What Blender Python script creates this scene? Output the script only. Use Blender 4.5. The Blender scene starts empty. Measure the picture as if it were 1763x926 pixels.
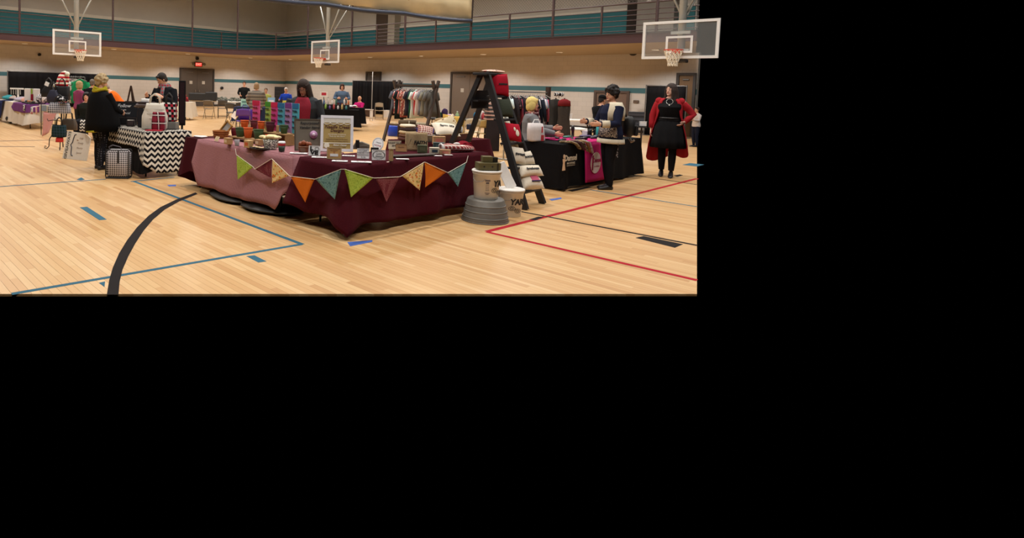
import bpy, bmesh, math, random
from math import sin, cos, pi, radians as RD
from mathutils import Vector, Matrix, noise
random.seed(7)
scn = bpy.context.scene
COL = scn.collection
# ---------------------------------------------------------------- camera
FPX, CX, CY, IW, IH = 1002.61, 600.0, 205.0, 1763.0, 926.0
YAW, PITCH, ROLL, HC = RD(48.184), RD(3.195), RD(1.657), 1.57
_f = Vector((cos(YAW)*cos(PITCH), sin(YAW)*cos(PITCH), -sin(PITCH)))
_r0 = Vector((sin(YAW), -cos(YAW), 0)); _u0 = _r0.cross(_f)
CR = cos(ROLL)*_r0 + sin(ROLL)*_u0; CU = -sin(ROLL)*_r0 + cos(ROLL)*_u0; CF = _f
CAMP = Vector((0, 0, HC))
cam = bpy.data.cameras.new('camera'); camo = bpy.data.objects.new('camera', cam); COL.objects.link(camo)
cam.sensor_fit = 'HORIZONTAL'; cam.sensor_width = 36; cam.lens = FPX/IW*36
cam.shift_x = (IW/2-CX)/IW; cam.shift_y = -(IH/2-CY)/IW
cam.clip_end = 200
camo.matrix_world = Matrix(((CR.x, CU.x, -CF.x, 0), (CR.y, CU.y, -CF.y, 0), (CR.z, CU.z, -CF.z, HC), (0, 0, 0, 1)))
scn.camera = camo
# ---------------------------------------------------------------- world, exposure
wd = bpy.data.worlds.new('World'); scn.world = wd; wd.use_nodes = True
wd.node_tree.nodes['Background'].inputs[0].default_value = (0, 0, 0, 1)
wd.node_tree.nodes['Background'].inputs[1].default_value = 0
scn.view_settings.view_transform = 'Standard'; scn.view_settings.look = 'None'
scn.view_settings.gamma = 1; scn.view_settings.use_curve_mapping = False
scn.view_settings.exposure = 0.0
LAMP_W, TRACK_W = 160.0, 36.0
# ---------------------------------------------------------------- pixel helpers (metres out)
def ray(x, y): return (x-CX)/FPX*CR - (y-CY)/FPX*CU + CF
def T(x, y, z=0.0): d = ray(x, y); return CAMP + d*((z-HC)/d.z)
def onX(x, y, X): d = ray(x, y); return CAMP + d*(X/d.x)
def onY(x, y, Y): d = ray(x, y); return CAMP + d*(Y/d.y)
def atD(x, y, D): return CAMP + ray(x, y)*D
def depth(p): return (Vector(p)-CAMP).dot(CF)
def pxm(p): return depth(p)/FPX            # metres per pixel at p
VIEWZ = YAW-pi/2                          # local x to the right, local y away from the viewer
# ---------------------------------------------------------------- materials
MATS = {}
def _new(name):
    m = bpy.data.materials.new(name); m.use_nodes = True; nt = m.node_tree
    return m, nt, nt.nodes['Principled BSDF']
def N(nt, t, **k):
    n = nt.nodes.new(t)
    for a, b in k.items():
        if a.startswith('i_'):
            key = a[2:]; n.inputs[int(key) if key.isdigit() else key].default_value = b
        else: setattr(n, a, b)
    return n
def lin(c):
    if isinstance(c, str): c = tuple(int(c[i:i+2], 16)/255 for i in (0, 2, 4))
    return tuple(((v+.055)/1.055)**2.4 if v > .04045 else v/12.92 for v in c)
def math_(nt, op, a, b=None, c=None):
    n = nt.nodes.new('ShaderNodeMath'); n.operation = op
    for i, v in enumerate((a, b, c)):
        if v is None: continue
        if isinstance(v, (int, float)): n.inputs[i].default_value = v
        else: nt.links.new(v, n.inputs[i])
    return n.outputs[0]
def mixc(nt, fac, a, b):
    n = nt.nodes.new('ShaderNodeMix'); n.data_type = 'RGBA'
    for sock, v in ((n.inputs[0], fac), (n.inputs[6], a), (n.inputs[7], b)):
        if isinstance(v, (int, float)): sock.default_value = v
        elif isinstance(v, tuple): sock.default_value = (*v[:3], 1)
        else: nt.links.new(v, sock)
    return n.outputs[2]
def coords(nt, uv=False, kind='Object'):
    tc = nt.nodes.new('ShaderNodeTexCoord')
    s = nt.nodes.new('ShaderNodeSeparateXYZ'); nt.links.new(tc.outputs['UV' if uv else kind], s.inputs[0])
    return tc.outputs['UV' if uv else kind], s.outputs[0], s.outputs[1], s.outputs[2]
def finish(nt, b, colour, rough, var=.10, scale=30, bump=0.0, vec=None):
    """colour -> slight noise variation -> base colour, optional bump"""
    if vec is None:
        tc = nt.nodes.new('ShaderNodeTexCoord'); vec = tc.outputs['Object']
    no = N(nt, 'ShaderNodeTexNoise', i_Scale=scale, i_Detail=4.0); nt.links.new(vec, no.inputs['Vector'])
    v = math_(nt, 'MULTIPLY_ADD', no.outputs[0], 2*var, 1-var)
    mx = nt.nodes.new('ShaderNodeMix'); mx.data_type = 'RGBA'; mx.blend_type = 'MULTIPLY'; mx.inputs[0].default_value = 1
    if isinstance(colour, tuple): mx.inputs[6].default_value = (*colour[:3], 1)
    else: nt.links.new(colour, mx.inputs[6])
    cb = nt.nodes.new('ShaderNodeCombineColor')
    for i in range(3): nt.links.new(v, cb.inputs[i])
    nt.links.new(cb.outputs[0], mx.inputs[7]); nt.links.new(mx.outputs[2], b.inputs['Base Color'])
    b.inputs['Roughness'].default_value = rough
    if rough >= .8: b.inputs['Specular IOR Level'].default_value = .12
    if bump:
        bp = N(nt, 'ShaderNodeBump', i_Strength=bump, i_Distance=.01); nt.links.new(no.outputs[0], bp.inputs['Height'])
        nt.links.new(bp.outputs[0], b.inputs['Normal'])
def mat(c, rough=.75, var=.10, scale=30, metal=0, bump=0.0, emit=0, sheen=0):
    key = ('p', c, rough, var, scale, metal, bump, emit, sheen)
    if key in MATS: return MATS[key]
    m, nt, b = _new('m_%s' % (c if isinstance(c, str) else len(MATS)))
    finish(nt, b, lin(c), rough, var, scale, bump); b.inputs['Metallic'].default_value = metal
    if emit:
        b.inputs['Emission Color'].default_value = (*lin(c), 1); b.inputs['Emission Strength'].default_value = emit
    if sheen: b.inputs['Sheen Weight'].default_value = sheen
    MATS[key] = m; return m
def cloth(c, var=.12): return mat(c, .9, var, 60, 0, .25)
def wood(c, c2=None, sc=6, axis=0):
    key = ('w', c, c2, sc, axis)
    if key in MATS: return MATS[key]
    m, nt, b = _new('wood_'+c); v, x, y, z = coords(nt)
    mp = N(nt, 'ShaderNodeMapping'); mp.inputs['Scale'].default_value = [sc*(.12 if i == axis else 3) for i in range(3)]
    nt.links.new(v, mp.inputs[0]); no = N(nt, 'ShaderNodeTexNoise', i_Scale=3.0, i_Detail=6.0); nt.links.new(mp.outputs[0], no.inputs['Vector'])
    a = lin(c); d = lin(c2) if c2 else tuple(q*.55 for q in a)
    col = mixc(nt, no.outputs[0], d, a); finish(nt, b, col, .6, .05, 20); MATS[key] = m; return m
def pattern(kind, cols, s=.05, uv=False, rough=.9, s2=None):
    """flat prints: gingham, plaid, stripe_x/z, chevron, dots, floral, knit, letters-like squiggle"""
    key = (kind, tuple(cols), s, uv, s2)
    if key in MATS: return MATS[key]
    m, nt, b = _new(kind); v, x, y, z = coords(nt, uv); cs = [lin(c) for c in cols]
    if uv: p, q = x, y
    else:
        p = math_(nt, 'ADD', x, math_(nt, 'MULTIPLY', y, .93)); q = z
    def sq(t, w, duty=.5): return math_(nt, 'LESS_THAN', math_(nt, 'FRACT', math_(nt, 'DIVIDE', t, w)), duty)
    if kind == 'gingham':
        f = math_(nt, 'MULTIPLY', math_(nt, 'ADD', sq(p, s), sq(q, s)), .5); col = mixc(nt, f, cs[0], cs[1])
    elif kind == 'plaid':
        col = mixc(nt, math_(nt, 'MULTIPLY', math_(nt, 'ADD', sq(p, s, .55), sq(q, s, .55)), .5), cs[0], cs[1])
        col = mixc(nt, sq(math_(nt, 'ADD', p, s*.3), s, .12), col, cs[2]); col = mixc(nt, sq(math_(nt, 'ADD', q, s*.3), s, .12), col, cs[2])
    elif kind == 'buffalo':
        f = math_(nt, 'MULTIPLY', sq(p, s), sq(q, s)); g = math_(nt, 'MAXIMUM', sq(p, s), sq(q, s))
        col = mixc(nt, g, cs[0], cs[1]); col = mixc(nt, f, col, cs[2])
    elif kind == 'stripe_z': col = mixc(nt, sq(q, s), cs[0], cs[1])
    elif kind == 'stripe_x': col = mixc(nt, sq(p, s), cs[0], cs[1])
    elif kind == 'chevron':
        tri = math_(nt, 'PINGPONG', p, s/2); col = mixc(nt, sq(math_(nt, 'ADD', q, math_(nt, 'MULTIPLY', tri, 1.0)), s2 or s*.8), cs[0], cs[1])
    elif kind == 'dots':
        vo = N(nt, 'ShaderNodeTexVoronoi', i_Scale=1/s); vo.inputs['Randomness'].default_value = .25; nt.links.new(v, vo.inputs['Vector'])
        col = mixc(nt, math_(nt, 'LESS_THAN', vo.outputs['Distance'], .32), cs[0], cs[1])
    elif kind == 'floral':
        vo = N(nt, 'ShaderNodeTexVoronoi', i_Scale=1/s); nt.links.new(v, vo.inputs['Vector'])
        sp = nt.nodes.new('ShaderNodeSeparateColor'); nt.links.new(vo.outputs['Color'], sp.inputs[0])
        col = cs[0]
        for i, c in enumerate(cs[1:]):
            lo = .18+i*.8/len(cs[1:])
            f = math_(nt, 'MULTIPLY', math_(nt, 'GREATER_THAN', sp.outputs[0], lo), math_(nt, 'LESS_THAN', vo.outputs['Distance'], .48-.06*i)); col = mixc(nt, f, col, c)
    elif kind == 'mottle':
        no = N(nt, 'ShaderNodeTexNoise', i_Scale=1/s, i_Detail=3.0); nt.links.new(v, no.inputs['Vector'])
        rmp = N(nt, 'ShaderNodeValToRGB'); e = rmp.color_ramp.elements
        e[0].position = .38; e[0].color = (*cs[0], 1); e[1].position = .62; e[1].color = (*cs[-1], 1)
        for i, c in enumerate(cs[1:-1]):
            k = e.new(.38+.24*(i+1)/(len(cs)-1)); k.color = (*c, 1)
        rmp.color_ramp.interpolation = 'CONSTANT' if s2 else 'LINEAR'
        nt.links.new(no.outputs[0], rmp.inputs[0]); col = rmp.outputs[0]
    finish(nt, b, col, rough, .08, 40, .15); MATS[key] = m; return m
# ---------------------------------------------------------------- mesh builder
class MB:
    def __init__(s): s.v = []; s.f = []; s.uv = None
    def add(s, vs, fs, M=None):
        o = len(s.v); s.v += [tuple(M @ Vector(p)) if M else tuple(p) for p in vs]; s.f += [tuple(i+o for i in f) for f in fs]; return s
    def box(s, c, d, rot=None, taper=1.0, bev=0.0):
        a, b, h = d[0]/2, d[1]/2, d[2]/2; M = Matrix.Translation(c)
        if rot: M = M @ Matrix.Rotation(rot[2], 4, 'Z') @ Matrix.Rotation(rot[1], 4, 'Y') @ Matrix.Rotation(rot[0], 4, 'X')
        if bev:
            k = min(bev, a*.9, b*.9, h*.9); vs = []; R = []
            for z, ins in ((-h, k), (-h+k, 0), (h-k, 0), (h, k)):
                A, B = a-ins, b-ins; e = k if ins == 0 else 0
                R.append(len(vs)); t = taper if z > 0 else 1
                vs += [((-A+e)*t, -B*t, z), ((A-e)*t, -B*t, z), (A*t, (-B+e)*t, z), (A*t, (B-e)*t, z), ((A-e)*t, B*t, z), ((-A+e)*t, B*t, z), (-A*t, (B-e)*t, z), (-A*t, (-B+e)*t, z)]
            fs = [tuple(reversed(range(8))), tuple(range(24, 32))]
            for r in range(3):
                for i in range(8): j = (i+1) % 8; fs.append((r*8+i, r*8+j, r*8+8+j, r*8+8+i))
            return s.add(vs, fs, M)
        t = taper
        vs = [(-a, -b, -h), (a, -b, -h), (a, b, -h), (-a, b, -h), (-a*t, -b*t, h), (a*t, -b*t, h), (a*t, b*t, h), (-a*t, b*t, h)]
        return s.add(vs, [(3, 2, 1, 0), (4, 5, 6, 7), (0, 1, 5, 4), (1, 2, 6, 5), (2, 3, 7, 6), (3, 0, 4, 7)], M)
    def rings(s, R, cap=True, closed=False):
        n = len(R[0]); o = len(s.v)
        for r in R: s.v += [tuple(p) for p in r]
        m = len(R)
        for i in range(m if closed else m-1):
            for j in range(n):
                k = (j+1) % n; a = o+i*n; b = o+((i+1) % m)*n; s.f.append((a+j, a+k, b+k, b+j))
        if cap and not closed:
            s.f.append(tuple(o+j for j in reversed(range(n)))); s.f.append(tuple(o+(m-1)*n+j for j in range(n)))
        return s
    def tube(s, pts, r, n=8, cap=True, flat=1.0):
        pts = [Vector(p) for p in pts]; m = len(pts)
        rs = r if isinstance(r, (list, tuple)) else [r]*m
        R = []; ref = None
        for i, p in enumerate(pts):
            t = (pts[min(i+1, m-1)]-pts[max(i-1, 0)]); t = t.normalized() if t.length > 1e-9 else Vector((0, 0, 1))
            if ref is None: ref = Vector((0, 0, 1)) if abs(t.z) < .9 else Vector((0, 1, 0))
            a = t.cross(ref)
            if a.length < 1e-4: a = t.cross(Vector((1, 0, 0)))
            a.normalize(); b = a.cross(t).normalized(); ref = b
            rr = rs[i]; ra, rb = (rr if isinstance(rr, (tuple, list)) else (rr, rr*flat))
            R.append([p+a*ra*cos(2*pi*j/n)+b*rb*sin(2*pi*j/n) for j in range(n)])
        return s.rings(R, cap)
    def lathe(s, prof, n=16, c=(0, 0, 0), sx=1, sy=1, cap=True, M=None):
        R = [[Vector((c[0]+r*sx*cos(2*pi*j/n), c[1]+r*sy*sin(2*pi*j/n), c[2]+z)) for j in range(n)] for r, z in prof]
        if M: R = [[M @ p for p in r] for r in R]
        return s.rings(R, cap)
    def ell(s, c, r, n=10, m=7, M=None):
        if isinstance(r, (int, float)): r = (r, r, r)
        R = [[Vector((r[0]*sin(a)*cos(2*pi*j/n), r[1]*sin(a)*sin(2*pi*j/n), -r[2]*cos(a))) for j in range(n)] for a in [pi*(i+.5*(i == 0)-.5*(i == m))/m for i in range(m+1)]]
        Q = Matrix.Translation(c) @ (M or Matrix())
        return s.rings([[Q @ p for p in r_] for r_ in R])
    def prism(s, poly, y0, y1):
        """poly in (x,z), extruded along y"""
        n = len(poly); o = len(s.v)
        s.v += [(p[0], y0, p[1]) for p in poly]+[(p[0], y1, p[1]) for p in poly]
        s.f.append(tuple(o+i for i in range(n))); s.f.append(tuple(o+n+i for i in reversed(range(n))))
        for i in range(n): j = (i+1) % n; s.f.append((o+j, o+i, o+n+i, o+n+j))
        return s
    def slab(s, poly, z0, z1):
        """poly in (x,y) counter-clockwise, extruded along z"""
        n = len(poly); o = len(s.v)
        s.v += [(p[0], p[1], z0) for p in poly]+[(p[0], p[1], z1) for p in poly]
        s.f.append(tuple(o+i for i in reversed(range(n)))); s.f.append(tuple(o+n+i for i in range(n)))
        for i in range(n): j = (i+1) % n; s.f.append((o+i, o+j, o+n+j, o+n+i))
        return s
    def grid(s, fn, nu, nv, uvfn=None, thick=0):
        o = len(s.v); G = [[Vector(fn(i/nu, j/nv)) for i in range(nu+1)] for j in range(nv+1)]
        for r in G: s.v += [tuple(p) for p in r]
        k = nu+1
        for j in range(nv):
            for i in range(nu): a = o+j*k+i; s.f.append((a, a+1, a+1+k, a+k))
        if uvfn:
            if s.uv is None: s.uv = {}
            for j in range(nv+1):
                for i in range(nu+1): s.uv[o+j*k+i] = uvfn(i/nu, j/nv)
        return s
    def mesh(s, name):
        me = bpy.data.meshes.new(name); me.from_pydata(s.v, [], s.f); me.update()
        if s.uv:
            l = me.uv_layers.new(name='uv')
            for lp in me.loops: l.data[lp.index].uv = s.uv.get(lp.vertex_index, (0, 0))
        return me
    def build(s, name, m=None, parent=None, smooth=False, thick=0, sub=0, loc=None, rot=None, fixn=True):
        me = s.mesh(name)
        if fixn:
            bm = bmesh.new(); bm.from_mesh(me); bmesh.ops.recalc_face_normals(bm, faces=bm.faces); bm.to_mesh(me); bm.free()
        if m: me.materials.append(m)
        if smooth:
            me.polygons.foreach_set('use_smooth', [True]*len(me.polygons))
        o = bpy.data.objects.new(name, me); COL.objects.link(o)
        if parent: o.parent = parent
        if loc is not None: o.location = loc
        if rot is not None: o.rotation_euler = rot
        if thick:
            md = o.modifiers.new('s', 'SOLIDIFY'); md.thickness = thick; md.offset = 0
        if sub:
            md = o.modifiers.new('u', 'SUBSURF'); md.levels = sub; md.render_levels = sub
        if smooth == 'auto': me.set_sharp_from_angle(angle=RD(40))
        return o
def tag(o, label, cat, group=None):
    o['label'] = label; o['category'] = cat
    if group: o['group'] = group
    return o
def thing(name, label, cat, loc=(0, 0, 0), rz=0, group=None, rot=None):
    o = bpy.data.objects.new(name, None); COL.objects.link(o); o.location = loc; o.rotation_euler = rot or (0, 0, rz); o.empty_display_size = .1
    return tag(o, label, cat, group)
def struct(o): o['kind'] = 'structure'; return o
def copy_tree(o, parent=None):
    c = o.copy(); COL.objects.link(c); c.parent = parent
    for ch in list(o.children): copy_tree(ch, c)
    return c
def remesh(mb, name, m, parent, vox=.012, smooth=4):
    me = mb.mesh(name); o = bpy.data.objects.new('tmp', me); COL.objects.link(o)
    md = o.modifiers.new('r', 'REMESH'); md.mode = 'VOXEL'; md.voxel_size = vox; md.use_smooth_shade = True
    if smooth:
        s = o.modifiers.new('s', 'SMOOTH'); s.factor = .5; s.iterations = smooth
    dg = bpy.context.evaluated_depsgraph_get(); ev = o.evaluated_get(dg)
    nm = bpy.data.meshes.new_from_object(ev); nm.name = name
    bpy.data.objects.remove(o); bpy.data.meshes.remove(me)
    nm.materials.clear(); nm.materials.append(m)
    nm.polygons.foreach_set('use_smooth', [True]*len(nm.polygons))
    p = bpy.data.objects.new(name, nm); COL.objects.link(p); p.parent = parent; return p
def text(body, size, m, parent, loc, rot=(pi/2, 0, 0), align='CENTER', ext=.0008, shear=0, bold=0, name='lettering', spacing=1.0, sx=1.0):
    cu = bpy.data.curves.new('txt', 'FONT'); cu.body = body; cu.size = size; cu.align_x = align; cu.align_y = 'CENTER'
    cu.extrude = ext; cu.shear = shear; cu.offset = bold; cu.resolution_u = 2; cu.space_character = spacing
    o = bpy.data.objects.new('tmp', cu); COL.objects.link(o)
    me = bpy.data.meshes.new_from_object(o.evaluated_get(bpy.context.evaluated_depsgraph_get())); me.name = name
    bpy.data.objects.remove(o); bpy.data.curves.remove(cu)
    me.materials.clear(); me.materials.append(m)
    p = bpy.data.objects.new(name, me); COL.objects.link(p); p.parent = parent; p.location = loc; p.rotation_euler = rot; p.scale = (sx, 1, 1); return p
# ================================================================ the hall
XW, YW = 25.0, 35.0            # right and left wall planes
XF, YF, ZF0, ZF1 = 19.5, 30.6, 3.26, 3.53   # edge of the running track, underside and top
ZC = 9.0
# lamps: high bays in rows over the whole court, and downlights under the track
def high_bays():
    hm = mat('8a8c8e', .5, metal=.6); wm = mat('fff4df', .5, emit=14)
    proto = None
    for i in range(5):
        for j in range(6):
            x, y = .2+i*4.6, .8+j*5.4
            if proto is None:
                t = thing('high_bay_lamp', 'bell-shaped high bay lamp hanging from the gym ceiling', 'lamp', group='high bay lamps')
                MB().lathe([(.03, .5), (.10, .45), (.12, .22), (.27, 0), (.26, 0), (.11, .2), (.10, .3)], 16).build('reflector', hm, t, True)
                MB().lathe([(.06, .06), (.09, .10), (.09, .2), (.05, .25)], 12).build('bulb', wm, t, True)
                MB().tube([(0, 0, .5), (0, 0, 1.0)], .012, 6).build('rod', hm, t)
                proto = t
            else: t = copy_tree(proto)
            t.location = (x, y, ZC-1.0)
            l = bpy.data.lights.new('high_bay_light', 'AREA'); l.shape = 'DISK'; l.size = .5; l.energy = LAMP_W; l.spread = RD(160); l.color = (1, .96, .91)
            lo = bpy.data.objects.new('high_bay_light', l); COL.objects.link(lo); lo.location = (x, y, ZC-1.02)
high_bays()
def downlights():
    proto = None; rm = mat('e8e4da', .5); em = mat('fff0d8', .5, emit=8)
    pts = [(XW-2.2, y) for y in (8.6, 12.4, 16.2, 20.0, 23.8, 27.6, 31.4)]+[(x, YW-2.2) for x in (3.0, 7.4, 11.8, 16.2, 20.6)]
    for x, y in pts:
        if proto is None:
            t = thing('downlight', 'small round recessed downlight under the running track', 'lamp', group='downlights under the track')
            MB().lathe([(.14, .0), (.14, -.02), (.11, -.025), (.11, -.005)], 16).build('trim_ring', rm, t, True)
            MB().lathe([(.001, -.006), (.108, -.006)], 16, cap=False).build('lens', em, t); proto = t
        else: t = copy_tree(proto)
        t.location = (x, y, ZF0)
        l = bpy.data.lights.new('downlight_bulb', 'SPOT'); l.spot_size = RD(150); l.spot_blend = .35; l.energy = TRACK_W*6; l.color = (1, .96, .92); l.shadow_soft_size = .09
        lo = bpy.data.objects.new('downlight_bulb', l); COL.objects.link(lo); lo.location = (x, y, ZF0-.05)
downlights()
# ---------------------------------------------------------------- floor
PW, PL = .057, 1.3
def floor_mat():
    m, nt, b = _new('maple_floor')
    g = nt.nodes.new('ShaderNodeNewGeometry'); s = nt.nodes.new('ShaderNodeSeparateXYZ'); nt.links.new(g.outputs['Position'], s.inputs[0])
    xr = math_(nt, 'DIVIDE', s.outputs[0], PW); ix = math_(nt, 'FLOOR', xr)
    off = math_(nt, 'MULTIPLY', math_(nt, 'FRACT', math_(nt, 'MULTIPLY', ix, .618034)), PL)
    yr = math_(nt, 'DIVIDE', math_(nt, 'ADD', s.outputs[1], off), PL); iy = math_(nt, 'FLOOR', yr)
    cb = nt.nodes.new('ShaderNodeCombineXYZ'); nt.links.new(ix, cb.inputs[0]); nt.links.new(iy, cb.inputs[1])
    wn = nt.nodes.new('ShaderNodeTexWhiteNoise'); wn.noise_dimensions = '2D'; nt.links.new(cb.outputs[0], wn.inputs['Vector'])
    rmp = nt.nodes.new('ShaderNodeValToRGB'); nt.links.new(wn.outputs[0], rmp.inputs[0])
    e = rmp.color_ramp.elements; e[0].color = (*lin('bf8f5a'), 1); e[1].color = (*lin('e2c08e'), 1)
    for p, c in ((.10, 'cda06a'), (.45, 'd6ad78'), (.8, 'dcb681')): k = e.new(p); k.color = (*lin(c), 1)
    mp = N(nt, 'ShaderNodeMapping'); mp.inputs['Scale'].default_value = (22, 1.6, 1); nt.links.new(g.outputs['Position'], mp.inputs[0])
    no = N(nt, 'ShaderNodeTexNoise', i_Scale=2.0, i_Detail=5.0); nt.links.new(mp.outputs[0], no.inputs['Vector'])
    col = mixc(nt, math_(nt, 'MULTIPLY', no.outputs[0], .35), rmp.outputs[0], lin('b28450'))
    big = N(nt, 'ShaderNodeTexNoise', i_Scale=.35, i_Detail=2.0); nt.links.new(g.outputs['Position'], big.inputs['Vector'])
    col = mixc(nt, math_(nt, 'MULTIPLY', big.outputs[0], .25), col, lin('deb27a'))
    d = math_(nt, 'MINIMUM', math_(nt, 'FRACT', xr), math_(nt, 'SUBTRACT', 1.0, math_(nt, 'FRACT', xr)))
    col = mixc(nt, math_(nt, 'MULTIPLY', math_(nt, 'LESS_THAN', d, .014), .16), col, lin('7a5630'))
    nt.links.new(col, b.inputs['Base Color']); b.inputs['Roughness'].default_value = .42
    b.inputs['Coat Weight'].default_value = .35; b.inputs['Coat Roughness'].default_value = .24
    return m
FLOOR_M = floor_mat()
A_ = T(-260, 506); B_ = T(1200, 506); Cc = onX(1200, 235, XW+.2)
outer = [(A_.x, A_.y), (B_.x, B_.y), (Cc.x, Cc.y), (XW+.2, YW+.2), (-2.0, YW+.2)]
NEAR = 7.3      # boards nearer than this are separate pieces
def clip(poly, p, n):
    out = []
    for i in range(len(poly)):
        a, b = poly[i], poly[(i+1) % len(poly)]
        da = (a[0]-p[0])*n[0]+(a[1]-p[1])*n[1]; db = (b[0]-p[0])*n[0]+(b[1]-p[1])*n[1]
        if da >= 0: out.append(a)
        if (da >= 0) != (db >= 0): t = da/(da-db); out.append((a[0]+(b[0]-a[0])*t, a[1]+(b[1]-a[1])*t))
    return out
def convex_clip(poly, cv):
    for i in range(len(cv)):
        a, b = cv[i], cv[(i+1) % len(cv)]
        poly = clip(poly, a, (-(b[1]-a[1]), b[0]-a[0]))
        if len(poly) < 3: return []
    return poly
cand = []
for ix in range(int(-2/PW), int(9/PW)):
    off = (ix*.618034-math.floor(ix*.618034))*PL
    for iy in range(0, 9):
        y0 = iy*PL-off; c = convex_clip([(ix*PW, y0), ((ix+1)*PW, y0), ((ix+1)*PW, y0+PL), (ix*PW, y0+PL)], outer)
        if len(c) < 3: continue
        mx = sum(p[0] for p in c)/len(c); my = sum(p[1] for p in c)/len(c)
        q = Vector((mx, my, -HC)); d = q.dot(CF); sx = CX+FPX*q.dot(CR)/d
        if -30 < sx < 1230: cand.append((d, ix, iy, c))
cand.sort(key=lambda t: t[0]); near = cand[:300]; nset = {(c[1], c[2]) for c in near}
fl = MB().slab(outer, -.018, -.012).build('floor', FLOOR_M); struct(fl)
for d, ix, iy, c in near:
    cx_ = sum(p[0] for p in c)/len(c); cy_ = sum(p[1] for p in c)/len(c)
    cc = [(cx_+(p[0]-cx_)*(1-.0009/PW*2), cy_+(p[1]-cy_)*(1-.0012)) for p in c]
    MB().slab(cc, -.0115, 0).build('floor_board', FLOOR_M, fl)
rest = MB()
for ix in range(int(-3/PW), int((XW+.3)/PW)):
    off = (ix*.618034-math.floor(ix*.618034))*PL
    ys = sorted(iy for (i2, iy) in nset if i2 == ix)
    segs = []
    if not ys: segs = [(0, YW+.3)]
    else:
        segs = [(0, ys[0]*PL-off), ((ys[-1]+1)*PL-off, YW+.3)]
        for a, b in zip(ys, ys[1:]):
            if b != a+1: segs.append(((a+1)*PL-off, b*PL-off))
    for y0, y1 in segs:
        if y1-y0 < .001: continue
        c = convex_clip([(ix*PW, y0), ((ix+1)*PW, y0), ((ix+1)*PW, y1), (ix*PW, y1)], outer)
        if len(c) >= 3:
            o = len(rest.v); rest.v += [(p[0], p[1], 0) for p in c]; rest.f.append(tuple(range(o, o+len(c))))
ro = rest.build('floor_boards_beyond', FLOOR_M, fl, fixn=False); ro['kind'] = 'stuff'
# painted lines
LN = {'blue': mat('386478', .8, .12, 8), 'red': mat('a31d2b', .8, .08, 8), 'black': mat('1f1b1c', .8, .1, 8), 'tape': mat('3a5fae', .6), 'grey': mat('7a6656', .8)}
def line_px(pts, c, name='court_line', z=.0012):
    P = [T(*p) for p in pts]; o = MB(); o.slab([(p.x, p.y) for p in P], .0001, z); return o.build(name, LN[c], fl)
def strip(p, q, w, c, name='court_line', z=.0012):
    a, b = T(*p), T(*q); d = (b-a); d.z = 0; d.normalize(); n = Vector((-d.y, d.x, 0))*w/2
    return MB().slab([(v.x, v.y) for v in (a-n, b-n, b+n, a+n)], .0001, z).build(name, LN[c], fl)
strip((519, 420.5), (20, 506), .052, 'blue'); strip((521, 420.8), (230, 312), .052, 'blue', z=.0014)
strip((-60, 325.5), (182, 308.5), .05, 'blue'); strip((225, 312.5), (300, 305), .05, 'blue')
strip((838, 398.8), (1200, 307.4), .068, 'red'); strip((838, 399.2), (1200, 482.5), .062, 'red', z=.0014)
strip((880, 361), (1200, 422.3), .052, 'black', z=.0016); strip((1016, 326.6), (1200, 355.9), .05, 'blue')
strip((1060, 297), (1200, 318), .05, 'black', z=.0016); strip((1187, 285.2), (1200, 282), .3, 'blue')
line_px([(137, 357), (150, 356), (184, 378), (171, 379)], 'blue', 'court_mark'); line_px([(424, 441), (438, 439.5), (459, 450), (445, 452)], 'blue', 'court_mark')
line_px([(170, 487), (181, 484.5), (180, 494)], 'blue', 'court_mark'); line_px([(1094, 409.5), (1108, 406.5), (1176, 420.5), (1162, 426.5)], 'black', 'court_mark', .0018)
line_px([(911, 378), (927, 373), (937, 373.5), (922, 379.5)], 'black', 'court_mark', .0018); line_px([(132, 309), (140, 305.5), (146, 309), (139, 310.5)], 'blue', 'court_mark')
line_px([(598, 417), (641, 413.5), (641, 416.5), (603, 424)], 'tape', 'floor_tape', .002); line_px([(945, 343), (966, 340), (967, 342.5), (950, 345.5)], 'tape', 'floor_tape', .002)
line_px([(1159, 302.5), (1170, 300.3), (1176, 301.8), (1166, 304.5)], 'black', 'court_mark', .0018)
line_px([(977, 327.5), (1012, 321.5), (1020, 322), (985, 330)], 'black', 'court_mark', .0018)
line_px([(0, 242.4), (110, 240.2), (110, 240.9), (0, 243.4)], 'grey'); line_px([(-5, 251.5), (60, 252.2), (60, 253), (-5, 252.6)], 'grey')
line_px([(288, 318.5), (303, 318), (303, 320.5), (291, 321)], 'tape', 'floor_tape', .002)
# the thick black arc
la = [(184, 507), (188, 482), (194, 461), (205, 436), (219, 413), (236, 391), (256, 371), (276, 356.5), (303, 343.5), (337, 331)]
rb = [(204, 507), (206, 485), (211, 464), (221, 441), (233, 419), (247, 397.5), (263.5, 378), (284, 360.5), (309, 346.5), (340, 334)]
arc = MB()
for z in (.0001, .0018):
    for p, q in zip(la, rb): arc.v += [tuple(T(*p, z)), tuple(T(*q, z))]
n_ = len(la)*2
for i in range(len(la)-1): arc.f.append((n_+2*i, n_+2*i+1, n_+2*i+3, n_+2*i+2))
for i in range(len(la)-1): arc.f += [(2*i, 2*i+2, n_+2*i+2, n_+2*i), (2*i+1, n_+2*i+1, n_+2*i+3, 2*i+3)]
arc.build('court_arc', LN['black'], fl)
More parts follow.
